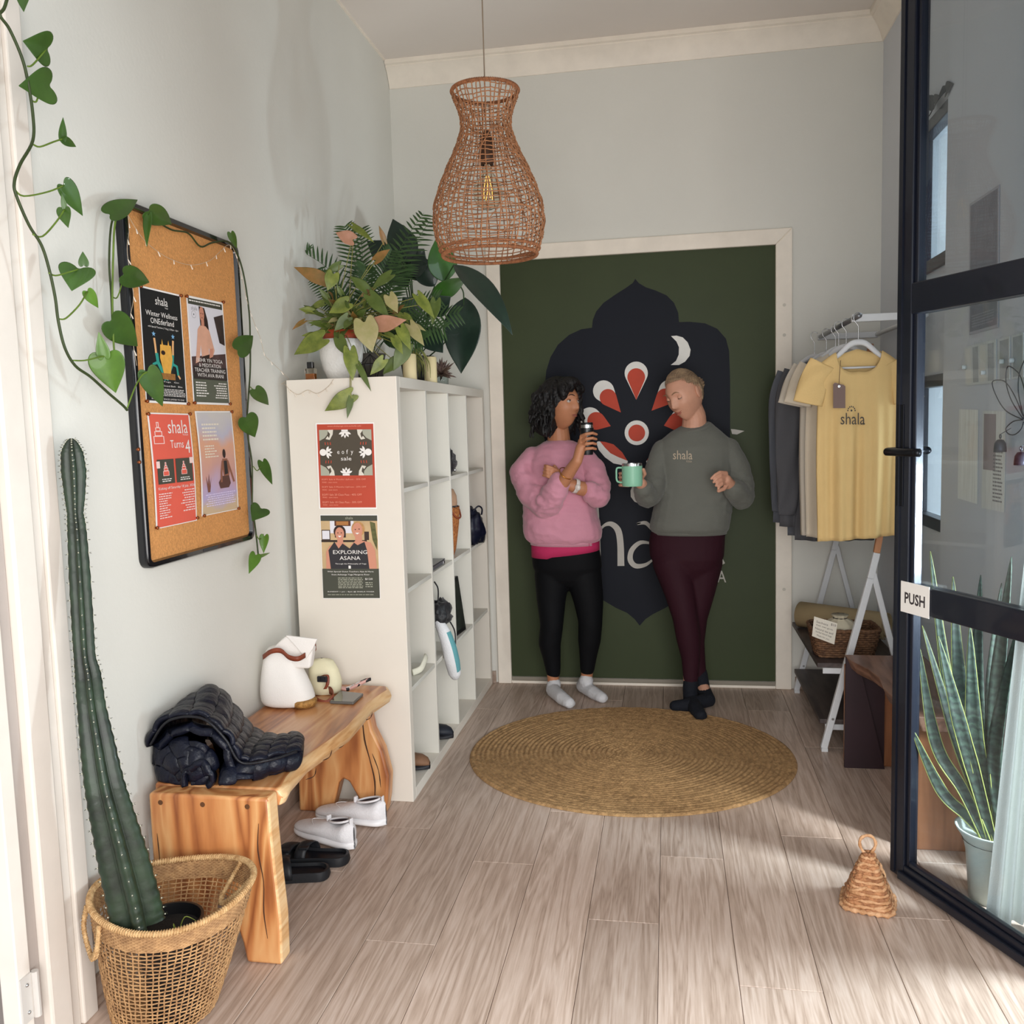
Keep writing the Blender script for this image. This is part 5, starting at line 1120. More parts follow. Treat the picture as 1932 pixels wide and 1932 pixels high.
for k in range(100):
    a=R_.uniform(0,2*PI); el=R_.uniform(-.15,1.2); d=V((math.cos(a)*math.cos(el)*1.35,math.sin(a)*math.cos(el)*.7,math.sin(el)*.95)); L=R_.uniform(.06,.165)
    b=PC+V((.055,0,.01))+d*L; b.x=max(b.x,XL+.03); t_=b+(d*.6+V((R_.uniform(-.4,.4),R_.uniform(-.5,.1),R_.uniform(-.7,.2)))).normalized()*R_.uniform(.035,.06)
    if t_.x<XL+.01 or t_.z<ZS+.01: continue
    leaf(ar,b,t_,R_.uniform(.022,.036),V((.1,-1,.6))+V((R_.uniform(-.6,.6),0,R_.uniform(-.5,.5))),ml[R_.choice((0,0,3,3,3,2,4))],ARROW,.2,.2)
    if k%2: MB().tube(spline([PC+V((R_.uniform(-.03,.03),0,0)),PC*.5+b*.5+V((0,0,.025)),b],4),.0013,4).build('petiole',M('arrow_stem'),parent=ar,smooth=True)
# parlour palm
c=tX(700,3.36); pp_=thing('parlour_palm','feathery dark green parlour palm behind the arrowhead plant on the shelf top','plant',c)
mpalm=M('palm_green','3d5a2e',.5,col2='253c1e',vs=20)
MB().lathe([(.001,.001),(.045,.001),(.058,.10),(.062,.11),(.055,.11),(.001,.10)],c,26).build('pot',M('grey_pot','55504a',.6),parent=pp_,smooth=True)
FR=[((565,472),3.25,.10),((600,520),3.22,.06),((650,425),3.35,.10),((680,430),3.42,.08),((800,402),3.55,.10),((812,415),3.6,.06),((830,560),3.3,.05),((840,620),3.28,.05),((800,640),3.2,.05),((620,560),3.2,.05),((770,500),3.5,.06),((740,470),3.3,.08),((868,590),3.4,.05),((690,500),3.25,.08),((760,590),3.2,.05)]
for (x,y),Yd,bow in FR:
    tip=atY(x,y,Yd); root=c+V((R_.uniform(-.02,.02),R_.uniform(-.02,.02),.10)); mid=(root*.45+tip*.55)+V((0,0,bow)); P=lerpl(spline([root,root*.6+mid*.4+V((0,0,.03)),mid,tip],8),30)
    P=[V((max(q_.x,XL+.015),q_.y,q_.z)) for q_ in P]
    mb=MB(); mb.tube(P,[.0018,.0012,.0006],5)
    for i in range(9,29):
        tg=(P[i+1 if i<29 else i]-P[i-1]).normalized(); sd=tg.cross(V((0,-1,.3))).normalized(); L=.062*math.sin(PI*(i-7)/24)**.6+.012
        for s in (-1,1):
            e=P[i]+(sd*s*.85+tg*.6).normalized()*L+V((0,0,-.01)); 
            if e.x>XL+.008: leafmb(mb,P[i],e,.0085,V((0,-1,.4)),BLADE,.1,.2)
    mb.build('frond',mpalm,parent=pp_,smooth=True)
# peace lily with big leaves
c=tX(800,3.95); pl=thing('peace_lily','large leaved dark green peace lily at the back of the shelf top','plant',c+V((-.03,0,0)))
mlily=M('lily_leaf','1d3226',.38,col2='14241c',vs=10,coat=.2); mlily2=M('lily_leaf_bright','3c6a22',.4,col2='2b521a',vs=10,coat=.2)
MB().lathe([(.001,.001),(.06,.001),(.075,.13),(.08,.14),(.072,.14),(.001,.13)],c+V((-.03,0,0)),28).build('pot',M('charcoal_pot','2c2b2b',.6),parent=pl,smooth=True)
LL=[((838,532),(824,450),56,3.7,1,0,0,.5),((856,500),(976,616),50,3.55,0,.25,0,-.6),((878,562),(868,704),66,3.6,0,0,0,.3),((770,500),(742,412),52,3.8,0,0,0,.2),((765,505),(690,455),46,3.75,0,.1,0,-.4),((775,510),(805,498),34,3.7,0,0,0,0),((760,520),(800,470),60,3.85,0,0,0,.2),((770,540),(715,490),46,3.8,0,0,0,.5),((820,540),(780,480),40,3.8,0,0,0,0),((815,560),(880,525),30,3.6,1,.1,0,.4),((800,620),(835,665),40,3.5,0,0,0,.2),((790,600),(760,560),40,3.6,0,0,0,.1),((810,590),(850,560),36,3.55,0,0,0,.3)]
for (b,t_,w_,Yd,mi_,dr,_,ro) in LL:
    B=atY(*b,Yd); E_=atY(*t_,Yd-.03); 
    leaf(pl,B,E_,w_*1.15*(B-CAM).length/FPX,(CAM-B).normalized()+V((0,0,.25)),mlily2 if mi_ else mlily,LANCE,.16,dr+.12,ro)
    root=c+V((-.03,0,.13)); top_=(root+B)/2+V((0,0,.05 if b[1]<560 else .0)); MB().tube(spline([root,top_,B],7),.0028,6).build('petiole',M('lily_stem','2d4a20',.5),parent=pl,smooth=True)
B=atY(875,562,3.6); MB().tube(spline([c+V((0,0,.12)),atY(845,640,3.65),atY(872,590,3.6),B],5),.003,6).build('petiole',M('lily_stem'),parent=pl,smooth=True)
MB().tube(spline([atY(845,545,3.6),atY(862,535,3.6),atY(873,548,3.6),B],5),.0028,6).build('petiole',M('lily_stem'),parent=pl,smooth=True)
# candles
mcan_=M('candle_wax','d8c79a',.45,coat=.1)
for x,Yd,h,lb in ((779,3.26,.095,'cream pillar candle on the shelf top half hidden by arrowhead leaves'),(830,3.56,.105,'cream pillar candle standing beside the trailing grass plant')):
    q_=tX(x,Yd); q_.x=min(q_.x,-.95); q_=V((q_.x,q_.y,ZS+.0006)); h_=h
    o=thing('pillar_candle',lb,'candle',q_,'pillar candles on the shelf'); r=.026; MB().lathe([(.001,.0),(r,.0),(r,h_-.004),(r-.003,h_),(r-.006,h_-.003),(.001,h_-.004)],q_,24).build('wax',mcan_,parent=o,smooth=False,mods=[autos(40)])
    MB().tube([q_+V((0,0,h_-.005)),q_+V((.001,0,h_+.006))],.0009,5).build('wick',mblack,parent=o)
# trailing grass (spider plant)
q_=V((-1.0,3.45,ZS)); o=thing('spider_plant','yellow striped trailing grass plant between the two candles','plant',q_)
MB().lathe([(.001,.001),(.024,.001),(.03,.05),(.026,.05),(.001,.045)],q_,20).build('pot',M('charcoal_pot'),parent=o,smooth=True)
msp=M('grass_leaf','8f8a4a',.5,col2='4f5e2a',vs=50)
for k in range(22):
    a=R_.uniform(-1.6,1.3); L=R_.uniform(.05,.085); h=R_.uniform(.05,.11); e=q_+V((L*math.cos(a)*.9,L*math.sin(a)*.9,.012+R_.uniform(-.0,.03)))
    P=spline([q_+V((0,0,.048)),q_+V((L*.4*math.cos(a),L*.4*math.sin(a),.048+h*.8)),q_+V((L*.85*math.cos(a),L*.85*math.sin(a),.05+h*.3)),e],5); MB().tube(P,[.0022,.003,.0024,.0008],5,flat=.3).build('leaf',msp,parent=o,smooth=True)
# dried bromeliad in a glass
q_=V((-.985,3.86,ZS)); o=thing('dried_bromeliad','dark purple dried spiky plant in a small glass at the shelf end','plant',q_)
MB().lathe([(.001,.001),(.034,.001),(.036,.05),(.034,.05),(.032,.006),(.001,.006)],q_,24).build('glass',mglass,parent=o,smooth=True)
mbro=M('bromeliad_dark','3a2026',.6,col2='6d5a4a',vs=60)
for k in range(60):
    a=R_.uniform(0,2*PI); el=R_.uniform(-.35,1.4); L=R_.uniform(.04,.085); d=V((math.cos(a)*math.cos(el),math.sin(a)*math.cos(el)*1.2,math.sin(el))); b=q_+V((0,0,.05)); leafmb_=leaf(o,b,b+d*L,.012,V((.3,-1,.4)),mbro,BLADE,.3,.3)
q_=V((-.985,3.665,ZS)); o=thing('letter_block','small dark letter block standing between the candles and the dried plant','ornament',q_)
MB().box(q_+V((-.012,-.03,.0006)),q_+V((.012,.03,.06))).build('block',M('dark_block','2b2a26',.6),parent=o,mods=[bevel(.002)])
o=thing('wire_terrarium','small black wire plant holder beside the white ribbed pot','plant holder',tX(700,3.06)); q_=tX(700,3.06); mb=MB()
for k in range(5):
    a=2*PI*k/5; b=2*PI*(k+1)/5; P0=q_+V((.022*math.cos(a),.022*math.sin(a),.0014)); P1=q_+V((.038*math.cos(a),.038*math.sin(a),.05)); mb.tube([P0,P1],.0012,5); mb.tube([P0,q_+V((.022*math.cos(b),.022*math.sin(b),.0014))],.0012,5); mb.tube([P1,q_+V((.038*math.cos(b),.038*math.sin(b),.05))],.0012,5); mb.tube([P1,q_+V((0,0,.085))],.0012,5)
mb.build('wire',M('black_metal'),parent=o)
# ================================================================= PEOPLE
mskA=M('skin_warm','b57a58',.5,var=.06,vs=20,bump=.05,bs=300); mskB=M('skin_fair','c9957c',.5,var=.06,vs=20,bump=.05,bs=300)
def ellring(xl,xr,y,Y,dep,n=28,ax=None):
    a=atY(xl,y,Y); b=atY(xr,y,Y); c=(a+b)/2; h=(b-a)/2; d=V((0,dep/2,0)); out=[]
    for j in range(n):
        q=2*PI*j/n; cx,sx=math.cos(q),math.sin(q); k=(abs(cx)**2.3+abs(sx)**2.3)**(-1/2.3); out.append(c+h*cx*k+d*sx*k)
    return out
def loftpx(mb,rows,n=28,mi=0,caps=True):
    G=[ellring(xl,xr,y,Y,d,n) for (y,xl,xr,Y,d) in rows]; mb.grid(G,mi,closeu=True)
    if caps:
        o=len(mb.v)-len(G)*n; mb.f.append(tuple(o+i for i in range(n-1,-1,-1))); mb.m.append(mi); mb.f.append(tuple(o+(len(G)-1)*n+i for i in range(n))); mb.m.append(mi)
def CP3(L): return [atY(x,y,Y) for x,y,Y in L]
def wrinkle(o,amp,sc,off=0,keep=None):
    me=o.data; par=o.parent; me.calc_loop_triangles()
    N_=[v.normal.copy() for v in me.vertices]
    for v,nr in zip(me.vertices,N_):
        p=V((v.co.x*sc[0],v.co.y*sc[1],v.co.z*sc[2]))+V((off,off,off)); w_=1-abs(mnoise.noise(p))*2.2; w2=mnoise.noise(p*2.3)
        k=1.0 if keep is None else keep(v.co+(par.location if par else V((0,0,0))))
        v.co+=nr*amp*k*(w_*.6+w2*.5)
    me.update()
def headmesh(mb,c,f,u,sz=1.0,off=0,mask=None,nu=72,nv=56,prof='a'):
    f=V(f).normalized(); u=V(u); u=(u-f*u.dot(f)).normalized(); s=u.cross(f); G=[]; keepm=[]
    ga=lambda x,m,w_: math.exp(-((x-m)/w_)**2)
    for i in range(nv+1):
        p=PI*i/nv; row=[];kr=[]
        for j in range(nu):
            a=2*PI*j/nu; df,dsd,du=math.sin(p)*math.cos(a),math.sin(p)*math.sin(a),math.cos(p)
            rf,rs,ru=.094,.073,.118
            if df<0: rf=.100
            x=rf*df; y=rs*dsd; z=ru*du
            if du<0:
                k=(-du)
                y*=1-.29*k**1.5
                if df<0: x*=1-.55*k**1.2
                else: x*=1-.10*k
            fr=max(0,df)
            ph=math.atan2(dsd,max(df,1e-3)) if df>0 else 2
            x+=.007*ga(du,.36,.12)*ga(ph,0,.8)*fr                 # brow
            x-=.010*(ga(ph,.42,.20)+ga(ph,-.42,.20))*ga(du,.12,.12)*fr   # eye sockets
            nb=ga(ph,0,.13+.05*max(0,min(1,(.15-du)/.35)))*fr
            nz=0
            if -.30<du<.25: nz=(.25-du)/.45; nz=min(nz,1)*.024*(1 if du>-.20 else max(0,1-(-.20-du)/.10))
            x+=nz*nb
            x+=.007*ga(du,-.47,.11)*ga(ph,0,.34)*fr                # lips
            x-=.004*ga(du,-.48,.022)*ga(ph,0,.3)*fr
            x+=.013*ga(du,-.84,.20)*ga(ph,0,.6)*fr                  # chin
            y+=(.005 if dsd>0 else -.005)*ga(du,-.18,.2)*ga(abs(ph),.9,.4)*fr  # cheeks
            x+=.003*ga(abs(ph),.62,.3)*ga(du,-.2,.2)*fr
            q=V((x,y,z)); ql=q.length; q*=(ql+off)/ql if off else 1
            row.append(V(c)+(f*q.x+s*q.y+u*q.z)*sz); kr.append(mask is None or mask(df,dsd,du,ph))
        G.append(row); keepm.append(kr)
    if mask is None: mb.grid(G,closeu=True)
    else:
        vs=[p_ for r in G for p_ in r]; fs=[]
        for i in range(nv):
            for j in range(nu):
                j2=(j+1)%nu
                if keepm[i][j] and keepm[i][j2] and keepm[i+1][j] and keepm[i+1][j2]: a=i*nu+j;b=i*nu+j2; fs.append((a,b,b+nu,a+nu))
        used=sorted({k for q in fs for k in q}); mp={k:n_ for n_,k in enumerate(used)}; mb.add([vs[k] for k in used],[tuple(mp[k] for k in q) for q in fs])
    return f,s,u
def facept(c,f,s,u,sz,x,y,z): return V(c)+(f*x+s*y+u*z)*sz
def face(par,c,f,s,u,sz,skin,brow,iris,lip,gaze=(0,0),closed=False,smile=0):
    for sg in (-1,1):
        e=facept(c,f,s,u,sz,.0722,.031*sg,.015)
        ey=MB().ell(e,.0118*sz,n=16,k=10).build('eye',M('eye_white','b9aea6',.25,coat=.5),parent=par,smooth=True)
        g=(f+s*gaze[0]+u*gaze[1]).normalized(); MB().ell(e+g*.0088*sz,(.0045*sz,)*3,n=10,k=8).build('iris',M('iris_'+iris,{'b':'2c1710','g':'4f5a58'}[iris],.2),parent=ey,smooth=True)
        # lids
        rot=Matrix((f,s,u)).transposed()
        mb=MB(); lo_=.25 if closed else .62
        G=[]
        for i in range(7):
            a=(-.50 if closed else .34)+(2.0)*i/6; G.append([e+rot@(V((math.cos(a)*math.cos(b),math.sin(b),math.sin(a)*math.cos(b)))*.0129*sz) for b in [(-1.35+2.7*k/10) for k in range(11)]])
        mb.grid(G); mb.build('eyelid',skin,parent=par,smooth=True)
        P=[e+rot@(V((math.cos(-.50 if closed else .33)*math.cos(b),math.sin(b),math.sin(-.50 if closed else .33)*math.cos(b)))*.0134*sz) for b in [(-1.2+2.4*k/8) for k in range(9)]]
        MB().tube(P,.0008*sz,5).build('eyelash',M('lash','1a100c',.7),parent=par)
        P=[facept(c,f,s,u,sz,.0985-.55*max(0,y-.014)**1.15,y*sg,z) for y,z in ((.013,.037),(.024,.042),(.036,.043),(.048,.036))]
        MB().tube(spline(P,4),[.0012*sz,.0024*sz,.002*sz,.0006*sz],6).build('eyebrow',brow,parent=par,smooth=True)
        er=facept(c,f,s,u,sz,-.004,.074*sg,.002); mb=MB(); mb.ell(er,(.016*sz,.007*sz,.029*sz),rot=rot@Matrix.Rotation(.25*sg,3,'Z')); mb.build('ear',skin,parent=par,smooth=True)
    for z,r,w_ in ((-.0515,.0026,.019),(-.0580,.0034,.016)):
        P=[facept(c,f,s,u,sz,.0925-.55*abs(y)**1.05*1.2,y,z+smile*abs(y)*17*abs(y)) for y in (-w_,-w_*.5,0,w_*.5,w_)]
        MB().tube(spline(P,4),[.0006*sz,r*sz,r*sz,r*sz,.0006*sz],8).build('lip',lip,parent=par,smooth=True)
def hand(mb,wr,palm,fing,thumb,pr=.020,fr=.0078):
    mb.chain([wr,palm],[.023,pr],14); 
    for F in fing:
        mb.chain([palm.lerp(F[0],.35)]+F,[.011,fr*1.15]+[fr*(1-.10*i) for i in range(len(F)-1)],10)
    mb.chain([wr.lerp(palm,.4)]+thumb,[.014]+[.0095-.0008*i for i in range(len(thumb))],10)
# ------------------------------------------------------------- woman in pink
w1=thing('person','woman in pink sweatshirt and black leggings drinking from a black tumbler','person',(-.47,4.25,0))
HC1=atY(1059,764,4.205); F1=V((.82,-.57,.02))
mb=MB(); f,s,u=headmesh(mb,HC1,F1,(.05,0,1),.97)
neck=CP3([(1052,800,4.235),(1055,838,4.25)]); mb.chain([HC1+V((-.012,.01,-.05))]+neck,[.052,.050,.056],18)
loftpx(mb,[(838,1030,1088,4.25,.11),(860,1012,1102,4.25,.13),(920,1018,1104,4.24,.15),(1000,1020,1110,4.24,.15),(1060,1022,1118,4.25,.15)])
sh=CP3([(1003,868,4.24),(1040,942,4.13),(1060,912,4.035),(1089,869,3.972)]); mb.chain(sh,[.034,.034,.033,.024],16)
sh2=CP3([(1108,862,4.22),(1131,930,4.14),(1095,921,4.085),(1068,912,4.07)]); mb.chain(sh2,[.034,.034,.034,.026],16)
# right hand round the tumbler
TUx,TUY=1108,3.99
fg=[]
for k in range(4):
    y=819+9.2*k; b0=atY(1097,y+4,3.972); fg.append([b0,atY(1106,y,3.949),atY(1118,y-2+k*.3,3.950),atY(1125.5-k*.5,y+.5,3.968)])
hand(mb,atY(1089,869,3.972),atY(1096,845,3.972),fg,[atY(1094,832,4.0),atY(1102,822,4.03),atY(1112,818,4.03)],pr=.024)
# left hand resting on the right sleeve
fg=[[atY(1051,907-6.5*k,4.075-.006*k),atY(1041,902-6.5*k,4.045),atY(1032,898.5-6.4*k,4.040),atY(1025+k,897-6.2*k,4.052)] for k in range(4)]
hand(mb,atY(1068,912,4.07),atY(1057,904,4.08),fg,[atY(1052,888,4.09),atY(1046,880,4.09)],pr=.022)
lg=[]
for (h_,k_,c_,a_) in (((1040,1075,4.25),(1041,1178,4.235),(1038,1212,4.25),(1044,1284,4.27)),((1100,1075,4.25),(1114,1175,4.24),(1113,1210,4.255),(1107,1276,4.28))):
    mb.chain(CP3([h_,k_,c_,a_]),[.06,.036,.032,.029],18)
ftA=(atZ(1043,1303,.032),atZ(1060,1318,.030),atZ(1074,1327,.024)); ftB=(atZ(1100,1295,.032),atZ(1120,1308,.030),atZ(1136,1317,.024))
for F_,an in ((ftA,(1044,1284,4.27)),(ftB,(1107,1276,4.28))): mb.chain([atY(*an),F_[0],F_[1],F_[2]],[.030,.029,.026,.020],14)
body=mb.build('body',mskA,parent=w1,smooth=True,mods=[remesh(.003,2,.5)]); bake(body)
face(body,HC1,f,s,u,.97,mskA,M('brow_dark','20130e',.8),'b',M('lip_rose','9a5a4a',.45),gaze=(-.05,.05))
# sweatshirt
mpkk=M('pink_fleece','c98a9b',.85,var=.04,vs=8,bump=.15,bs=220,sheen=.3)
mb=MB(); loftpx(mb,[(832,1036,1084,4.255,.13),(838,1022,1094,4.25,.16),(850,1004,1108,4.25,.19),(870,992,1117,4.245,.215),(900,990,1119,4.235,.235),(940,990,1120,4.23,.24),(975,988,1127,4.225,.25),(1000,988,1135,4.225,.26),(1013,991,1135,4.225,.255),(1021,1000,1129,4.23,.235)])
mb.chain(CP3([(1006,868,4.235),(988,892,4.215),(1002,930,4.165),(1030,952,4.12),(1046,935,4.075),(1055,910,4.045)]),[.062,.066,.064,.062,.056,.047],20)
mb.chain(CP3([(1100,866,4.225),(1118,885,4.20),(1130,915,4.165),(1128,935,4.14),(1116,928,4.11)]),[.055,.054,.052,.054,.047],20)
swt=mb.build('sweatshirt',mpkk,parent=w1,smooth=True,mods=[remesh(.005,6,.5)]); bake(swt)
def slv(p): return 1.0+1.6*max(0,1-abs((p-atY(1035,940,4.08)).length)/.12)+1.2*max(0,1-abs((p-atY(1125,925,4.12)).length)/.10)
wrinkle(swt,.007,(9,9,17),3,slv); wrinkle(swt,.006,(17,17,30),5,lambda p:slv(p)-.75)
def ringtube(c,ax,r,rt,nm,mat,par,fl=1.0,r2=None):
    ax=V(ax).normalized(); a=ax.orthogonal().normalized(); b=ax.cross(a); r2=r2 or r; P=[V(c)+a*r*math.cos(2*PI*j/32)+b*r2*math.sin(2*PI*j/32) for j in range(33)]
    return MB().tube(P,rt,8,cap=False).build(nm,mat,parent=par,smooth=True)
c_=atY(1061,838,4.245); P=[c_+V((.072*math.cos(a),.058*math.sin(a),-.012*math.cos(a)+.006*math.sin(a)-.0)) for a in [2*PI*j/32 for j in range(33)]]
MB().tube(P,.0085,8,cap=False).build('collar',mpkk,parent=swt,smooth=True)
mb=MB(); loftpx(mb,[(1014,1001,1129,4.23,.236),(1026,1002,1130,4.23,.232)],caps=False); mb.build('waistband',mpkk,parent=swt,smooth=True,mods=[solid(.003)])
mhot=M('magenta_jersey','b9295a',.8,bump=.1,bs=150)
G=[]
for t in (0,.5,1.0):
    R_a=ellring(1003,1131,1020,4.23,.225,40); row=[]
    for j,p_ in enumerate(R_a): bot=(1049 if p_.x<-.56 else 1046-12*min(1,(p_.x+.56)/.3)); zz=p_.z+(atY(1065,bot,4.23).z-p_.z)*t; row.append(V((p_.x,p_.y,zz)))
    G.append(row)
MB().grid(G,closeu=True).build('undershirt',mhot,parent=w1,smooth=True,mods=[solid(.002)])
P=[c_+V((.058*math.cos(a)+.004,.048*math.sin(a),.004-.010*math.cos(a))) for a in [2*PI*j/32 for j in range(33)]]; MB().tube(P,.005,7,cap=False).build('undershirt_collar',mhot,parent=w1,smooth=True)
mleg=M('black_leggings','05060a',.75,bump=.05,bs=200,spec=.25)
mb=MB(); loftpx(mb,[(1020,1006,1128,4.235,.19),(1045,1003,1133,4.24,.215),(1070,1006,1136,4.25,.215),(1090,1018,1124,4.25,.17),(1104,1034,1108,4.25,.11)])
mb.chain(CP3([(1042,1085,4.25),(1040,1130,4.245),(1041,1178,4.235),(1037,1213,4.25),(1041,1240,4.26),(1044,1268,4.268)]),[.088,.072,.057,.0555,.045,.036],20)
mb.chain(CP3([(1101,1085,4.25),(1110,1130,4.245),(1114,1172,4.24),(1112,1208,4.255),(1110,1235,4.265),(1108,1262,4.275)]),[.088,.074,.059,.056,.044,.036],20)
lgs=mb.build('leggings',mleg,parent=w1,smooth=True,mods=[remesh(.006,12,.5)]); bake(lgs)
msock=M('white_sock','d3d2d4',.9,bump=.3,bs=260)
for F_,an in ((ftA,(1045,1291,4.262)),(ftB,(1106,1284,4.27))):
    mb=MB(); mb.chain([atY(*an),F_[0]+V((0,0,.004)),F_[1]+V((0,0,.003)),F_[2]+V((0,0,.002))],[.035,.034,.0315,.026],16); d=(F_[2]-F_[1]).normalized(); sd=V((-d.y,d.x,0))
    for k in range(-1,2): mb.cap(F_[2]+sd*.012*k-d*.01,F_[2]+sd*.013*k+d*(.010-.004*abs(k)),.019,.015)
    o=mb.build('sock',msock,parent=w1,smooth=True,mods=[remesh(.004,3,.5)]); bake(o)
    for v in o.data.vertices:
        if (v.co.z+w1.location.z)<.001: v.co.z=.001-w1.location.z
    wrinkle(o,.0012,(40,40,60),1); 
    for v in o.data.vertices:
        if v.co.z<.0008: v.co.z=.0008
for v in body.data.vertices:
    if v.co.z<.004: v.co.z=.004
# bangle and watch
ringtube(atY(1068,893,4.005),atY(1089,869,3.972)-atY(1055,912,4.045),.034,.0022,'bangle',M('gold','c98a3a',.25,metal=1),w1)
q_=atY(1086,917,4.075); ax=atY(1131,930,4.14)-atY(1068,912,4.07); ax.normalize(); a_=ax.orthogonal(); 
G=[]
for t in (-.5,.5): b1=V((0,-1,.0)); b1=(b1-ax*b1.dot(ax)).normalized(); b2=ax.cross(b1); G.append([q_+ax*.018*t+(b1*math.cos(2*PI*j/24)+b2*math.sin(2*PI*j/24))*.0325 for j in range(24)])
wt=MB().grid(G,closeu=True).build('watch',M('watch_white','ddd2cb',.5),parent=w1,smooth=True,mods=[solid(.003)])
mm=MB(); mm.ell(q_+b1*.034,(.013,.005,.015)); mm.build('watch_face',M('watch_face','c9bfb8',.2),parent=wt,smooth=True)
# curly dark hair
mhr=M('hair_black','120d0e',.55,col2='070607',vs=40,bump=.4,bs=120)
mb=MB(); rotH=Matrix((f,s,u)).transposed()
for (x,y,z),r in (((-.022,0,.035),(.100,.090,.100)),((-.068,0,-.02),(.085,.095,.10)),((-.078,.01,-.085),(.080,.100,.062)),((-.015,.070,-.03),(.045,.030,.085)),((-.030,-.068,-.03),(.045,.030,.085)),((-.035,.062,-.095),(.045,.035,.055)),((-.035,-.062,-.095),(.045,.035,.055)),((.045,0,.098),(.055,.060,.030)),((.055,-.050,.062),(.030,.022,.045)),((.055,.050,.062),(.030,.022,.045))):
    mb.ell(HC1+rotH@V((x,y,z)),r,rot=rotH,n=20,k=14)
rr=random.Random(11)
for k in range(150):
    a=rr.uniform(1.05,2*PI-1.05); ca,sa=math.cos(a),math.sin(a); zt_=rr.uniform(-.02,.10); R0=.094+.014*rr.random(); L=rr.uniform(.07,.16); P=[]
    for i in range(10):
        t=i/9; z=zt_-L*t; z=max(z,-.145-.01*rr.random()); R=R0+.034*t-.02*max(0,(z-.05)/.05); wv=.007*math.sin(t*9+k); P.append(HC1+rotH@V((-.02+ (R+wv)*ca,(R*.92+wv)*sa,z)))
    mb.tube(P,[.004,.007,.0065,.003],6)
for k in range(16):
    y=-.055+.11*k/15; P=[HC1+rotH@V((x,y+dy*(1 if y>0 else -1),z)) for x,dy,z in ((.01,0,.118),(.06,.0,.105),(.088,.006,.078),(.086,.014,.052))]; mb.tube(spline(P,4),[.004,.005,.004,.0015],6)
hr=mb.build('hair',mhr,parent=w1,smooth=True,mods=[remesh(.0042,1,.3)]); bake(hr); wrinkle(hr,.004,(45,45,22),2)
# ------------------------------------------------------------- woman in grey
w2=thing('person','woman in grey sweatshirt and maroon leggings holding a mint mug','person',(.08,4.2,0))
HC2=atY(1292,746,4.17); F2=V((-.56,-.74,-.36))
mb=MB(); f,s,u=headmesh(mb,HC2,F2,(-.12,.1,1),1.0)
neck=CP3([(1310,786,4.20),(1310,815,4.215)]); mb.chain([HC2+V((.02,.015,-.04))]+neck,[.052,.053,.060],18)
loftpx(mb,[(822,1275,1350,4.22,.10),(850,1262,1364,4.22,.12),(920,1265,1360,4.21,.14),(990,1255,1350,4.2,.14),(1040,1255,1345,4.2,.14)])
mb.chain(CP3([(1255,855,4.2),(1226,936,4.08),(1209,912,3.955)]),[.034,.034,.025],16); mb.chain(CP3([(1370,855,4.2),(1403,935,4.14),(1374,912,4.02)]),[.034,.034,.025],16)
fg=[]
for k in range(4):
    y=893+7.5*k; fg.append([atY(1186,y,3.975),atY(1174,y,3.972),atY(1169.5,y,3.950),atY(1172.5,y,3.925)])
hand(mb,atY(1209,912,3.955),atY(1198,903,3.978),fg,[atY(1212,900,3.94),atY(1216.5,894,3.915),atY(1214,886,3.895)],pr=.022)
fg=[[atY(1370-k,892+6.6*k,3.985),atY(1358+1.5*k,891+7.4*k,3.955),atY(1349+2.6*k,896+7.4*k,3.942),atY(1342+4.4*k,903+6.6*k,3.942)] for k in range(4)]
hand(mb,atY(1376,912,4.02),atY(1370,905,3.998),fg,[atY(1366,922,3.985),atY(1356,926,3.97)],pr=.024,fr=.0074)
FL=[(1266,1040,4.17),(1291,1165,4.125),(1297,1208,4.13),(1301,1296,4.13)]; BL=[(1330,1040,4.2),(1317,1165,4.185),(1313,1212,4.20),(1324,1290,4.215)]
for L_ in (FL,BL): mb.chain(CP3(L_),[.055,.034,.030,.027],18)
fA=(atZ(1303,1322,.030),atZ(1314,1340,.028),atZ(1322,1350,.022)); fB=(atZ(1336,1322,.032),atZ(1300,1332,.028),atZ(1274,1333,.024))
mb.chain([atY(*FL[3])]+list(fA),[.029,.028,.026,.020],14); mb.chain([atY(*BL[3])]+list(fB),[.029,.028,.026,.020],14)
body=mb.build('body',mskB,parent=w2,smooth=True,mods=[remesh(.003,2,.5)]); bake(body)
for v in body.data.vertices:
    if v.co.z<.014: v.co.z=.014
face(body,HC2,f,s,u,1.0,mskB,M('brow_fair','8a6a4c',.8),'g',M('lip_pink','a8604f',.45),gaze=(0,-.3),closed=True,smile=1.0)
mgry=M('grey_fleece','65665f',.85,var=.03,vs=8,bump=.15,bs=220,sheen=.15)
mb=MB(); loftpx(mb,[(797,1300,1342,4.235,.10),(806,1282,1350,4.228,.14),(815,1266,1362,4.22,.165),(828,1250,1377,4.215,.19),(845,1240,1386,4.21,.215),(880,1237,1386,4.205,.235),(930,1237,1383,4.2,.24),(965,1232,1380,4.195,.25),(985,1226,1378,4.195,.255),(995,1226,1376,4.195,.25),(1003,1231,1371,4.2,.23)])
mb.chain(CP3([(1252,852,4.2),(1240,885,4.165),(1230,925,4.105),(1222,938,4.06),(1213,922,3.985)]),[.056,.054,.052,.050,.040],20)
mb.chain(CP3([(1372,850,4.2),(1390,880,4.19),(1400,915,4.165),(1399,937,4.13),(1384,922,4.05)]),[.058,.056,.054,.052,.040],20)
swt=mb.build('sweatshirt',mgry,parent=w2,smooth=True,mods=[remesh(.005,6,.5)]); bake(swt)
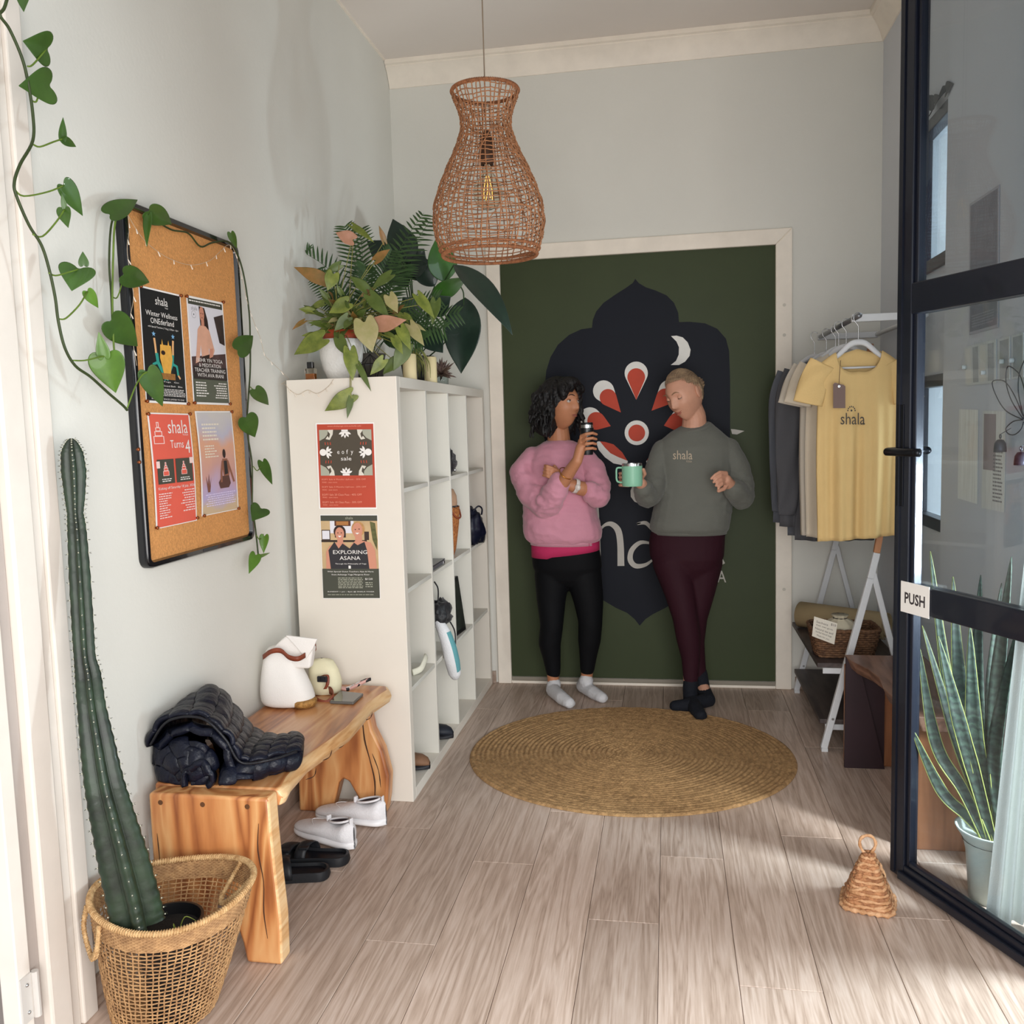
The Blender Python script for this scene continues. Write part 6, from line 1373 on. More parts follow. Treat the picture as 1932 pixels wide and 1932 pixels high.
wrinkle(swt,.005,(16,16,28),9,lambda p:.1+1.5*max(0,1-(p-atY(1395,935,4.1)).length/.16)+1.5*max(0,1-(p-atY(1222,935,4.06)).length/.14)); wrinkle(swt,.006,(8,8,14),8,lambda p:.6+1.6*max(0,1-(p-atY(1395,935,4.1)).length/.14)+1.6*max(0,1-(p-atY(1222,935,4.06)).length/.12))
c_=atY(1309,808,4.21); P=[c_+V((.074*math.cos(a),.066*math.sin(a),.014*math.cos(a)+.014*math.sin(a))) for a in [2*PI*j/32 for j in range(33)]]
MB().tube(P,.0105,8,cap=False,flat=.9).build('collar',mgry,parent=swt,smooth=True)
mb=MB(); loftpx(mb,[(996,1230,1372,4.2,.235),(1006,1231,1371,4.2,.232)],caps=False); mb.build('waistband',mgry,parent=swt,smooth=True,mods=[solid(.003)])
def shrink(tgt,off=.0012):
    def f_(o):
        m=o.modifiers.new('sw','SHRINKWRAP'); m.target=tgt; m.wrap_method='PROJECT'; m.use_project_y=True; m.use_negative_direction=True; m.use_positive_direction=True; m.offset=off; m.wrap_mode='ABOVE_SURFACE'
    return f_
mpr=M('print_sand','b9a892',.6)
def chestprint(tgt,txt,x0,x1,y0,y1,Y,mat,nm='print'):
    pr=Print(*[atY(*p,Y) for p in ((x0,y0),(x1,y0),(x1,y1),(x0,y1))]); pr.n=V((0,-1,0)); pr.text(txt,0,0,1,1,mat,h=0); o=pr.build(nm,parent=tgt,mods=[shrink(tgt)]); return o
chestprint(swt,'shala',1270,1307,851,868,4.04,mpr); chestprint(swt,'YOGA',1295,1306,870,873.5,4.04,mpr)
mmar=M('maroon_leggings','2e0f1a',.75,bump=.05,bs=200,spec=.25)
mb=MB(); loftpx(mb,[(995,1230,1368,4.2,.20),(1020,1224,1368,4.2,.225),(1050,1226,1366,4.19,.23),(1070,1240,1355,4.185,.19),(1092,1262,1334,4.18,.12)])
mb.chain(CP3([(1268,1060,4.165),(1282,1115,4.14),(1292,1163,4.122),(1299,1206,4.13),(1303,1240,4.13),(1303,1282,4.13)]),[.092,.072,.058,.056,.044,.034],20)
mb.chain(CP3([(1326,1060,4.2),(1320,1115,4.19),(1312,1165,4.185),(1308,1208,4.205),(1314,1245,4.21),(1320,1280,4.215)]),[.092,.072,.056,.053,.042,.034],20)
lgs=mb.build('leggings',mmar,parent=w2,smooth=True,mods=[remesh(.006,12,.5)]); bake(lgs)
msk2=M('black_sock','0a0f1a',.85,bump=.25,bs=260)
for F_,an in ((fA,[(1303,1286,4.13),(1302,1300,4.13)]),(fB,[(1321,1270,4.213),(1326,1300,4.21)])):
    mb=MB(); mb.chain([atY(*a) for a in an]+[F_[0]+V((0,0,.004)),F_[1]+V((0,0,.003)),F_[2]+V((0,0,.002))],[.034,.034,.034,.0315,.026],16); d=(F_[2]-F_[1]).normalized(); sd=V((-d.y,d.x,0))
    for k in range(-1,2): mb.cap(F_[2]+sd*.012*k-d*.01,F_[2]+sd*.013*k+d*(.010-.004*abs(k)),.019,.015)
    o=mb.build('sock',msk2,parent=w2,smooth=True,mods=[remesh(.004,3,.5)]); bake(o); wrinkle(o,.001,(40,40,60),1)
    for v in o.data.vertices:
        if v.co.z<.0108: v.co.z=.0108
mhb=M('hair_blond','a88e70',.5,col2='6b5544',vs=18,bump=.4,bs=60,stretch=(1,1,3))
mb=MB(); headmesh(mb,HC2,F2,(-.12,.1,1),1.0,off=.004,mask=lambda df,ds,du,ph:(du>.78-.16*abs(ds)) if df>.30 else ((du>.40) if df>.05 else ((du>.27) if df>-.26 else du>-.42)))
hr=mb.build('hair',mhb,parent=w2,smooth=True,mods=[solid(.006,-1),smth(2,.5)]); bake(hr); wrinkle(hr,.002,(26,26,60),2)
rotH=Matrix((f,s,u)).transposed(); bun=HC2+rotH@V((-.118,-.0,.012))
mb=MB(); mb.ell(bun,(.026,.028,.026),rot=rotH)
for k in range(12):
    a=2*PI*k/12; P=[bun+rotH@V((.018*math.cos(t),.029*math.cos(a)*math.sin(t),.029*math.sin(a)*math.sin(t))) for t in (0.4,1.2,2.0,2.8)]; mb.tube(spline(P,3),.005,6)
mb.build('bun',mhb,parent=hr,smooth=True)
mb=MB()
for k in range(64):
    a=-1.75+3.5*k/63; d0=V((.70*math.cos(a),.78*math.sin(a),.70 if abs(a)<.8 else .70-.60*(abs(a)-.8))).normalized(); d1=V((-.98,.06*math.sin(a),.12)).normalized(); P=[]
    for i in range(12):
        t=i/11; d=d0.lerp(d1,t); d.z+=.55*math.sin(PI*t)*(1-min(1,abs(a)/1.75)*.55); d.y+=.18*math.sin(a)*math.sin(PI*t); d.normalize(); r=V((.094 if d.x>0 else .100,.073,.118)); P.append(HC2+rotH@(V((d.x*r.x,d.y*r.y,d.z*r.z))+d*(.0045+.0015*math.sin(k*2.3+i*.5))))
    mb.tube(P,[.0008,.0030,.0034,.0034,.0034,.003],5)
mb.build('strands',mhb,parent=hr,smooth=True)
# tumbler
c=atY(TUx,858,TUY); t=thing('travel_tumbler','black travel tumbler with a steel rim held by the woman in pink','tumbler',c); hT=atY(TUx,797,TUY).z-c.z
MB().lathe([(.001,0),(.025,0),(.0265,.006),(.0285,hT*.55),(.031,hT*.80),(.031,hT*.83),(.001,hT*.83)],c,28).build('body',M('tumbler_black','0c0d10',.35,coat=.2),parent=t,smooth=False,mods=[autos(40)])
MB().lathe([(.0285,hT*.83),(.0285,hT*.93),(.025,hT*.93),(.025,hT*.84)],c,28).build('steel_rim',M('silver'),parent=t,mods=[autos(40)])
MB().lathe([(.001,hT*.93),(.0275,hT*.93),(.028,hT*.96),(.026,hT),(.001,hT)],c,28).build('lid',M('tumbler_black'),parent=t,mods=[autos(40)])
# mint mug
c=atY(1193,917,3.90); t=thing('mint_mug','mint green steel rimmed mug held by the woman in grey','mug',c); rm=.0445; hm=.088
MB().lathe([(.001,0),(rm*.93,0),(rm*.97,.004),(rm,.012),(rm,hm),(rm-.003,hm),(rm-.004,.01),(.001,.01)],c,36).build('body',M('mint_enamel','86bda0',.45,coat=.1),parent=t,mods=[autos(40)])
MB().lathe([(rm-.001,hm),(rm-.0015,hm+.010),(rm-.004,hm+.010),(rm-.004,hm)],c,36,).build('steel_rim',M('silver'),parent=t,mods=[autos(40)])
MB().lathe([(.001,hm+.004),(rm-.005,hm+.004),(rm-.006,hm+.007),(.001,hm+.007)],c,30).build('lid',M('clear_lid','4a3d36',.1,spec=.8),parent=t)
hx=c+V((-rm+.003,-.004,0)); P=[hx+V(p) for p in ((0,0,.080),(-.018,-.004,.081),(-.025,-.006,.074),(-.026,-.006,.05),(-.025,-.006,.03),(-.019,-.005,.020),(0,0,.016))]
MB().tube(spline(P,5),.0042,8,flat=1.0).build('handle',M('mint_enamel'),parent=t,smooth=True)
# ================================================================= CLOTHES RACK
rk=thing('clothes_rack','white metal clothes rack with timber posts and dark shelves along the right wall','clothes rack',(.78,4.0,0))
mwm=M('white_metal','d8d9db',.4); mwp=M('timber_post','b98058',.5,var=.15,vs=12); msh=wood('dark_shelf_board',['3a3130','4a3f3c','5c504b'],scale=(8,1,8),ws=5,rough=.5,bump=.05)
def bar(P,w_,d_,nm,m,par=rk):
    a,b=V(P[0]),V(P[1]); t=(b-a).normalized(); s_=V((0,1,0)); n_=t.cross(s_).normalized(); f_=lambda p:[p+s_*d_/2+n_*w_/2,p+s_*d_/2-n_*w_/2,p-s_*d_/2-n_*w_/2,p-s_*d_/2+n_*w_/2]
    return MB().hexa(f_(a),f_(b)).build(nm,m,parent=par,mods=[bevel(.003)])
for Y in (3.625,4.405):
    jz,jx=.70,.768
    bar([(.598,Y,.012),(jx,Y,jz),],.026,.022,'front_leg',mwm); bar([(jx,Y,jz),(.79,Y,.80)],.026,.022,'front_leg',mwm)
    bar([(.79,Y,.80),(.925,Y,1.66)],.024,.020,'timber_post',mwp)
    bar([(.955,Y,.012),(jx+.01,Y,jz+.02)],.022,.020,'rear_leg',mwm)
    bar([(.69,Y,1.70),(.955,Y,1.70)],.028,.022,'top_arm',mwm)
    MB().box((.588,Y-.013,0),(.612,Y+.013,.014)).build('foot',mwm,parent=rk); MB().box((.942,Y-.013,0),(.966,Y+.013,.014)).build('foot',mwm,parent=rk)
    MB().tube([(.63,Y-.0115,.135),(.63,Y-.0145,.135)],.005,10).build('bolt',M('steel'),parent=rk)
    MB().tube([(.705,Y-.0115,1.70),(.705,Y-.014,1.70)],.006,10).build('bolt',M('white_metal'),parent=rk)
MB().tube([(.70,3.53,1.70),(.70,4.42,1.70)],.010,14).build('hanging_rail',M('rail_grey','8a8c90',.35,metal=.8),parent=rk,smooth=True)
MB().tube([(.95,3.60,1.70),(.95,4.42,1.70)],.010,14).build('rear_rail',mwm,parent=rk,smooth=True)
for z,x0,x1 in ((.335,.575,.905),(.105,.585,.955)):
    MB().box((x0,3.645,z),(x1,4.385,z+.018)).build('shelf_board',msh,parent=rk,mods=[bevel(.002)])
    MB().box((x0+.02,3.637,z-.022),(x1-.02,3.644,z)).build('shelf_rail',mwm,parent=rk)
# garments on hangers: facing the entrance, hung along the rail
mhg=M('white_hanger','d2d2d4',.4)
def hanger(Y,x0=.70,hw=.205,label='',tilt=0):
    t=thing('coat_hanger',label,'hanger',(x0,Y,1.50),'white hangers on the clothes rack')
    P=[(x0-hw,Y,1.515),(x0-hw*.55,Y,1.56),(x0-.03,Y,1.598),(x0,Y,1.606),(x0+.03,Y,1.598),(x0+hw*.55,Y,1.56),(x0+hw,Y,1.515)]
    MB().tube(spline(P,5),[.006,.010,.012,.010,.006],10,flat=.6).build('shoulder_bar',mhg,parent=t,smooth=True)
    MB().tube([(x0-hw,Y,1.512),(x0+hw,Y,1.512)],.0042,8).build('cross_bar',mhg,parent=t,smooth=True)
    H=[(x0,Y,1.608),(x0,Y,1.66),(x0-.004,Y,1.672),(x0-.016,Y,1.690),(x0-.014,Y,1.710),(x0,Y,1.7155),(x0+.014,Y,1.708)]
    MB().tube(spline(H,5),.0018,7).build('hook',M('silver'),parent=t,smooth=True); return t
def garment(name,label,cat,Y,mat,x0=.70,hw=.23,top=1.545,bot=.84,long=False,neck=.075,flare=1.0,seed=0,slant=0,group=None,sl=(.16,.20)):
    t=thing(name,label,cat,(x0,Y,bot),group); nx,nz=60,40; rr=random.Random(seed)
    def surf(sg):
        G=[]
        for i in range(nz+1):
            v=i/nz; row=[]
            for j in range(nx+1):
                u_=-1+2*j/nx; w_=hw*(.98-.02*math.cos(v*6))*(flare if v>.3 else 1+(flare-1)*v/.3)
                shz=top-.085*abs(u_)**1.3-(0 if abs(u_*hw)>neck else (.115 if sg<0 else .03)*(1-(u_*hw/neck)**2)**.6)
                z=shz+(bot-shz)*v+slant*u_*v; fold=(.013*math.sin(u_*9+seed+v*.8)+.006*math.sin(u_*21+seed*2))*min(1,v*1.6)*(1 if abs(u_)<.97 else .2)
                th=.016+.018*min(1,v*2)*(1-abs(u_)**3)
                row.append(V((x0+u_*w_,Y+sg*th*(1-abs(u_)**6)+fold,z)))
            G.append(row)
        return G
    mb=MB(); mb.grid(surf(-1)); mb.grid(surf(1)); mb.build('torso',mat,parent=t,smooth=True,mods=[solid(.0016)])
    for s_ in (-1,1):
        a=V((x0+s_*hw*.97,Y,top-.100))
        if long: P=[a+V((-s_*.015,0,.01)),a+V((s_*.022,-.004,-.10)),a+V((s_*.030,-.006,-.30)),a+V((s_*.028,.0,-.52)),a+V((s_*.030,0,-.60))]; R=[.062,.058,.050,.044,.036]
        else: P=[a+V((-s_*.018,0,.020)),a+V((s_*.014,-.004,-.045)),a+V((s_*.036,-.008,-.13))]; R=[.050,.052,.056]
        P=spline(P,8); F=lerpl(R,len(P)); G=[]
        for i,p_ in enumerate(P):
            tg=(P[min(i+1,len(P)-1)]-P[max(i-1,0)]).normalized(); sd=tg.cross(V((0,1,0))).normalized(); row=[]
            for j in range(20): q=2*PI*j/20; row.append(p_+sd*F[i]*math.cos(q)+V((0,1,0))*(F[i]*.34*math.sin(q)+.006*math.sin(q*3+i*.5)))
            G.append(row)
        mb=MB(); mb.grid(G,closeu=True); mb.build('sleeve',mat,parent=t,smooth=True,mods=[solid(.0016)])
        if long: MB().grid([[p_+(P[-1]-P[-2]).normalized()*h for p_ in [P[-1]+(x-P[-1])*.86 for x in G[-1]]] for h in (-.01,.02,.05)],closeu=True).build('cuff',mat,parent=t,smooth=True,mods=[solid(.002)])
    return t
mye=M('yellow_cotton','d6b67c',.85,var=.04,vs=5,bump=.08,bs=150); mcw=M('offwhite_cotton','cfc3b0',.85,var=.04,vs=5,bump=.08,bs=150); mcg=M('charcoal_fleece','4c4c50',.9,var=.05,vs=6,bump=.1,bs=150); mcb=M('slate_fleece','5b5e66',.9,var=.05,vs=6,bump=.1,bs=150)
GY=3.60
g=garment('yellow_tshirt','pale yellow T-shirt with black lettering at the front of the rack','T-shirt',3.570,mye,x0=.705,hw=.150,bot=.865,seed=1,neck=.085,slant=.012,flare=1.0,top=1.612)
hanger(3.572,.705,.13,'white hanger inside the yellow T-shirt')
mtx=M('tshirt_print','3b3430',.6)
def flatprint(txt,x0,x1,y0,y1,Y,nm='print',par=None,mat=mtx):
    pr=Print(*[atY(*p_,Y) for p_ in ((x0,y0),(x1,y0),(x1,y1),(x0,y1))]); pr.n=V((0,-1,0)); pr.text(txt,0,0,1,1,mat,h=0); return pr.build(nm,parent=par,mods=[shrink(par.children[0],.002)])
flatprint('shala',1586,1632,779,801,3.50,par=g); flatprint('YOGA',1619,1632,798,802,3.50,par=g)
pr=Print(*[atY(*p_,3.50) for p_ in ((1597,763),(1616,763),(1616,779),(1597,779))]); pr.n=V((0,-1,0))
for k in range(7):
    a=PI*(.02+.96*k/6); pr.ell(.5-.36*math.cos(a),.75-.5*math.sin(a),.06,.10,mtx,10,h=0)
pr.ell(.5,.72,.1,.12,mtx,12,h=0); pr.build('emblem',parent=g,mods=[shrink(g.children[0],.002)])
P=[]; 
tg_=thing('swing_tag','brown card swing tag hanging at the neck of the yellow T-shirt','tag',atY(1583,770,3.51))
q0=atY(1572,722,3.512); q1=atY(1595,726,3.512); q2=atY(1595,770,3.512); q3=atY(1572,770,3.512)
MB().prism([q3,q2,q1+V((0,0,-.006)),q1+V((-.006,0,0)),q0+V((.006,0,0)),q0+V((0,0,-.006))],(0,.0016,0)).build('card',M('brown_card','75605a',.7),parent=tg_)
MB().lathe([(.002,0),(.0045,0),(.0045,.002),(.002,.002)],atY(1583,729,3.5115),14,rot=Matrix.Rotation(PI/2,3,'X')).build('eyelet',M('silver'),parent=tg_)
MB().tube(spline([atY(1583,728,3.510),atY(1584,705,3.52),atY(1586,680,3.54)],5),.001,5).build('cord',M('brown_cord','5a3a30',.8),parent=tg_)
garment('white_tshirt','cream T-shirt hanging directly behind the yellow T-shirt','T-shirt',3.775,mcw,x0=.70,hw=.155,bot=.845,seed=4,neck=.07,sl=(.12,.2),top=1.612); hanger(3.777,.70,.145,'white hanger inside the cream T-shirt')
garment('ivory_tshirt','ivory T-shirt third from the front of the rack','T-shirt',3.88,M('ivory_cotton','c9c0b2',.85,bump=.08,bs=150),x0=.69,hw=.155,bot=.84,seed=6,neck=.07,sl=(.13,.2),top=1.612); hanger(3.882,.69,.145,'white hanger inside the ivory T-shirt')
garment('charcoal_sweatshirt','charcoal long sleeved sweatshirt behind the pale T-shirts','sweatshirt',4.01,mcg,x0=.70,hw=.17,bot=.80,long=True,seed=2,neck=.07,top=1.61); hanger(4.012,.70,.155,'white hanger inside the charcoal sweatshirt')
garment('slate_sweatshirt','slate grey long sleeved sweatshirt farthest back on the rack','sweatshirt',4.17,mcb,x0=.69,hw=.17,bot=.80,long=True,seed=3,neck=.07,top=1.61); hanger(4.172,.69,.155,'white hanger inside the slate sweatshirt')
t=hanger(4.30,.66,.15,'empty white hanger at the far end of the rack')
# rolled mat, basket, sack, card
t=thing('rolled_mat','rolled beige yoga mat lying on the middle rack shelf against the wall','yoga mat',(.80,4.2,.364))
rm_=.060; zc=.3535+rm_+.001
mb=MB(); sp_=[]
for k in range(121):
    a=k/120*2*PI*4.2; r=rm_-.010*(1-k/120)*4.2; sp_.append((r*math.cos(a),r*math.sin(a)))
A=V((.60,4.29,zc)); B=V((.93,4.05,zc)); ax=(B-A).normalized(); e1_=ax.cross(V((0,0,1))).normalized(); e2_=ax.cross(e1_)
mb.grid([[P0+e1_*x+e2_*y for x,y in sp_] for P0 in (A,A.lerp(B,.5),B)]); mb.build('roll',M('mat_beige','b8a27c',.8,bump=.1,bs=120),parent=t,smooth=True,mods=[solid(.004)])
bkt=thing('wicker_basket','square brown wicker basket on the middle rack shelf','basket',(.70,3.80,.354))
mwk=M('brown_wicker','8a6446',.75,col2='4e3526',vs=80,bump=.5,bs=150)
mb=MB(); mbr_=MB(); c=V((.700,3.800,.3540))
for k in range(12):
    z=.006+.0095*k; hx_,hy_=.108+.022*k/11,.080+.018*k/11; ring=[]
    for j in range(61):
        a=2*PI*j/60; ca,sa=math.cos(a),math.sin(a); q=(abs(ca)**6+abs(sa)**6)**(-1/6); w_=.003*(1 if (j+k)%2 else -1); ring.append(c+V(((hx_+w_)*ca*q,(hy_+w_)*sa*q,z)))
    mb.tube(ring,.0052,6,cap=False)
mb.build('woven_wall',mwk,parent=bkt,smooth=True)
ring=[]
for j in range(61):
    a=2*PI*j/60; ca,sa=math.cos(a),math.sin(a); q=(abs(ca)**6+abs(sa)**6)**(-1/6); ring.append(c+V((.132*ca*q,.099*sa*q,.116)))
MB().tube(ring,[.0065+.0015*math.sin(j*2.1) for j in range(61)],7,cap=False).build('rim',mwk,parent=bkt,smooth=True)
MB().box(c+V((-.10,-.075,.001)),c+V((.10,.075,.006))).build('base',mwk,parent=bkt)
sk=thing('cotton_sack','gathered cream cotton drawstring sack inside the wicker basket','bag',c+V((-.02,0,.01)))
G=[]; ns=48
for r,z in ((.001,.008),(.06,.008),(.072,.05),(.074,.10),(.064,.125),(.04,.143),(.024,.150),(.030,.160),(.034,.164),(.001,.156)):
    G.append([c+V((-.012+r*(1+(.07*math.sin(9*2*PI*j/ns) if z>.1 else .02*math.sin(5*2*PI*j/ns)))*math.cos(2*PI*j/ns),r*1.05*(1+(.07*math.sin(9*2*PI*j/ns) if z>.1 else 0))*math.sin(2*PI*j/ns),z)) for j in range(ns)])
MB().grid(G,closeu=True).build('cloth',M('cream_calico','cbc0a8',.85,bump=.15,bs=150),parent=sk,smooth=True)
ringtube(c+V((-.012,0,.150)),(0,0,1),.026,.0022,'drawstring',M('dark_cord','3a332d',.8),sk)
cdq=[atY(1536,1163,3.690),atY(1580,1176,3.685),atY(1574,1216,3.685),atY(1532,1200,3.690)]
t=thing('price_card','handwritten white price card hanging on the wicker basket','card',cdq[3]); p=Print(*cdq,th=.0008); 
if p.n.y>0: p.n=-p.n
p.sheet(M('card_white','ddd6c8',.7)); ink=M('handwriting_ink','4a3f38',.7)
for k,(s_,u0,u1) in enumerate((('Sachets',.12,.62),('their own go-to',.12,.85),('Natural tea and',.10,.88),('herbal blend bags',.14,.84),('Made for you',.2,.75))): p.text(s_,u0,.16+.165*k,u1,.26+.165*k,ink)
p.text('$10',.74,.08,.95,.2,ink); p.build('sheet',parent=t)
# ================================================================= BENCH (right)
rb=thing('live_edge_bench','dark timber live edge bench on slab legs along the right wall','bench',(.80,3.12,0))
mrt=wood('walnut_top',['4e3429','6b4a3b','866251','94705c'],scale=(8,1,8),ws=5,rough=.4,bump=.08,coat=.15); mrd=M('shaded_slab','2e1a20',.55,var=.15,vs=6); mro=wood('red_oak_slab',['8a5636','a46b46','b67d56'],scale=(9,9,.9),ws=6,rough=.5,bump=.08)
edge=[(.645,3.48),(.655,3.38),(.690,3.28),(.705,3.18),(.690,3.05),(.700,2.92),(.705,2.82),(.72,2.765)]
mb=MB(); top_=[V((x,y,.432)) for x,y in edge]+[V((.93,2.765,.432)),V((.93,3.48,.432))]; lo_=[V((x+.02,y,.385)) for x,y in edge]+[V((.93,2.765,.385)),V((.93,3.48,.385))]; n=len(top_)
mb.add(top_+lo_,[tuple(range(n)),tuple(range(2*n-1,n-1,-1))]+[(i,(i+1)%n,(i+1)%n+n,i+n) for i in range(n)]); mb.build('seat',mrt,parent=rb,mods=[bevel(.004)])
MB().box((.655,3.465,0),(.79,3.475,.384)).build('leg_face',mrd,parent=rb); MB().box((.655,3.476,0),(.90,3.53,.384)).build('leg',mro,parent=rb,mods=[bevel(.003)])  # far leg's shaded front put into a dark colour; near leg keeps the lit tone
MB().hexa([V((.645,3.45,.0)),V((.79,3.45,.0)),V((.79,3.4645,.0)),V((.645,3.4645,0))],[V((.648,3.45,.431)),V((.70,3.45,.384)),V((.70,3.4645,.384)),V((.648,3.4645,.431))]).build('leg_panel',mrd,parent=rb)
MB().box((.712,2.80,0),(.905,2.85,.384)).build('leg',mro,parent=rb,mods=[bevel(.003)])
# ================================================================= SNAKE PLANT, CURTAIN, PAPERS
SC=V((.862,2.53,0))
snp=thing('snake_plant','tall striped snake plant in a pale fluted pot behind the glass door','plant',SC)
mpp=M('pale_pot','c9d3cc',.45,coat=.1)
MB().lathe([(.001,.001),(.058,.001),(.068,.135),(.076,.17),(.092,.195),(.096,.203),(.090,.203),(.078,.175),(.001,.165)],SC,40).build('pot',mpp,parent=snp,smooth=True)
MB().lathe([(.078,.167),(.001,.17)],SC,20).build('soil',M('soil'),parent=snp)
msn=bpy.data.materials.new('snake_leaf'); msn.use_nodes=True; nt=msn.node_tree; tc=nt.nodes.new('ShaderNodeTexCoord'); wv=nt.nodes.new('ShaderNodeTexWave'); wv.bands_direction='Z'; wv.inputs['Scale'].default_value=13; wv.inputs['Distortion'].default_value=7; wv.inputs['Detail Scale'].default_value=3; nt.links.new(tc.outputs['Object'],wv.inputs['Vector']); rp=nt.nodes.new('ShaderNodeValToRGB'); rp.color_ramp.elements[0].color=lin('18241d'); rp.color_ramp.elements[1].color=lin('324336'); nt.links.new(wv.outputs['Fac'],rp.inputs[0]); nt.links.new(rp.outputs[0],nt.nodes['Principled BSDF'].inputs['Base Color']); nt.nodes['Principled BSDF'].inputs['Roughness'].default_value=.6
myl=M('snake_margin','949850',.5)
def snake(P,w_,tw=0,yel=True):
    P=lerpl(spline(P,8),26); G=[];E1=[];E2=[]
    for i,p_ in enumerate(P):
        t=i/25; tg=(P[min(i+1,25)]-P[max(i-1,0)]).normalized(); n_=(CAM-p_).normalized(); n_=(n_-tg*n_.dot(tg)).normalized(); n_=Matrix.Rotation(tw*(t-.3),3,tg)@n_; s_=tg.cross(n_)
        ww=w_*.62*(.55+.45*min(1,t*2.2))*(1 if t<.7 else max(.03,max(0,(1-(t-.7)/.3))**.8)); G.append([p_-s_*ww,p_-s_*ww*.5-n_*ww*.22,p_-n_*ww*.3,p_+s_*ww*.5-n_*ww*.22,p_+s_*ww]); E1.append(p_-s_*ww); E2.append(p_+s_*ww)
    lf=MB().grid(G).build('leaf',msn,parent=snp,smooth=True,mods=[solid(.003)])
    if yel:
        for E_ in (E1,E2): MB().tube(E_,[.002,.002,.0008],5).build('yellow_margin',myl,parent=lf,smooth=True)
def sx(x,y,Y): p_=atY(x,y,Y); p_.x=min(p_.x,.945); return p_
R0_=SC+V((0,0,.16))
for top_,mid,w_,tw,yl in (((1733,1215,2.62),(1765,1400,2.60),.026,.6,True),((1718,1370,2.58),(1775,1490,2.58),.024,.4,True),((1755,1040,2.70),(1790,1300,2.66),.024,.3,True),((1798,1088,2.72),(1812,1300,2.67),.030,.5,True),((1850,1085,2.70),(1842,1300,2.66),.030,-.4,False),((1908,1050,2.62),(1880,1300,2.60),.032,-.5,False),((1890,1100,2.66),(1872,1290,2.62),.026,.3,False),((1740,1180,2.68),(1800,1380,2.62),.024,.9,True),((1770,1200,2.60),(1812,1370,2.58),.030,.5,True),((1920,1180,2.56),(1880,1380,2.56),.028,-.6,False),((1830,1180,2.60),(1838,1380,2.58),.034,.2,True)):
    snake([R0_+V((R_.uniform(-.035,.03),R_.uniform(-.035,.03),-.01)),(R0_+sx(*mid))/2+V((0,0,0)),sx(*mid),sx(*top_)],w_,tw,yl)
MB().lathe([(.001,0),(.014,.004),(.016,.016),(.001,.026)],SC+V((.02,-.045,.17)),14).build('pebble',M('pebble','8d8680',.7),parent=snp,smooth=True)
# sheer curtain gathered beside the window
cu=thing('sheer_curtain','pale sheer curtain bunched at the right edge behind the glass door','curtain',(.88,2.31,.06))
G=[]
for i in range(41):
    v=i/40; z=2.2-2.185*v; w_=.05+.105*max(0,(v-.30)/.70)**.9; row=[]
    for j in range(61):
        a=j/60*1.6; x=min(.955,.955-w_*(1-a))+.008*math.sin(a*30+v*1.2)*(1 if a>1 else 0); y=2.345+.05*(1-min(a,1))*w_/.155-.26*max(0,a-1)+.012*math.sin(a*30+v*1.2)*(.6+.5*v)*(1 if a<1 else .2)-.02*math.sin(min(a,1)*6+1)
        row.append(V((x,y,z)))
    G.append(row)
msheer=M('sheer_cloth','e6e8e0',.9,bump=.2,bs=300); nt=msheer.node_tree
MB().grid(G).build('cloth',msheer,parent=cu,smooth=True)
# papers on the pier
XQ=XR-.0215
t=thing('paper_notice','ribbed white paper notice taped to the right wall beside the window','notice',atX(1808,945,XQ)); p=Print(*quad([(1810,772),(1846,773),(1844,951),(1807,940)],XQ),th=.0006); p.n=V((-1,0,0)); p.sheet(M('ribbed_paper','e8ecea',.35,var=.12,vs=90,stretch=(1,1,.06))); 
p.build('sheet',parent=t)
t=thing('printed_notice','printed paper notice with a bell charm before it on the right wall','notice',atX(1853,960,XQ)); p=Print(*quad([(1855,775),(1898,776),(1895,967),(1852,958)],XQ),th=.0006); p.n=V((-1,0,0)); p.sheet(M('ribbed_paper2','d8dcdb',.35,var=.12,vs=90,stretch=(1,1,.06))); p.rect(.05,.03,.6,.6,M('mauve_print','9a8e94',.5)); lines(p,.5,.92,.4,.93,14,M('ink_grey','6d6c72',.6),.2); p.build('sheet',parent=t)
t=thing('grey_poster','faint grey framed poster high on the right wall','poster',atX(1830,632,XQ)); p=Print(*quad([(1830,385),(1886,348),(1884,617),(1829,632)],XQ),th=.0015); p.n=V((-1,0,0)); p.sheet(M('poster_grey_edge','b6b8c0',.5)); p.rect(.04,.02,.96,.98,M('poster_grey','8b8e98',.5,var=.12,vs=14)); lines(p,.1,.9,.86,.96,5,M('poster_light','a5a8b0',.5),.1); p.build('sheet',parent=t)
t=thing('jewellery_display','row of pale jewellery cards with small pegs on the right wall','display',atX(1822,728,XQ)); 
mjc=M('display_white','d5dada',.4); mjd=M('display_grey','aeb3b6',.5)
p=Print(*quad([(1820,655),(1880,640),(1880,722),(1822,728)],XQ),th=.0015); p.n=V((-1,0,0)); p.sheet(mjc)
for k in range(4): p.rect(.04+.24*k,.06,.22+.24*k,.94,mjd if k%2 else M('display_cream','dfe0dc',.4))
p.build('board',parent=t)
for x,y in ((1822,693),(1858,703),(1893,682),(1912,680)):
    q_=atX(x,y,XQ-.004); MB().tube([q_,q_+V((-.012,0,0))],.007,12).build('peg',mjc,parent=t,smooth=True)
p=Print(*quad([(1885,640),(1906,634),(1906,716),(1885,721)],XQ),th=.0015); p.n=V((-1,0,0)); p.sheet(mjc); p.rect(.1,.05,.9,.95,mjd); p.build('card',parent=t)
p=Print(*quad([(1910,633),(1932,627),(1932,712),(1910,716)],XQ),th=.0015); p.n=V((-1,0,0)); p.sheet(mjc); p.rect(.1,.05,.9,.95,mjd); p.build('card',parent=t)
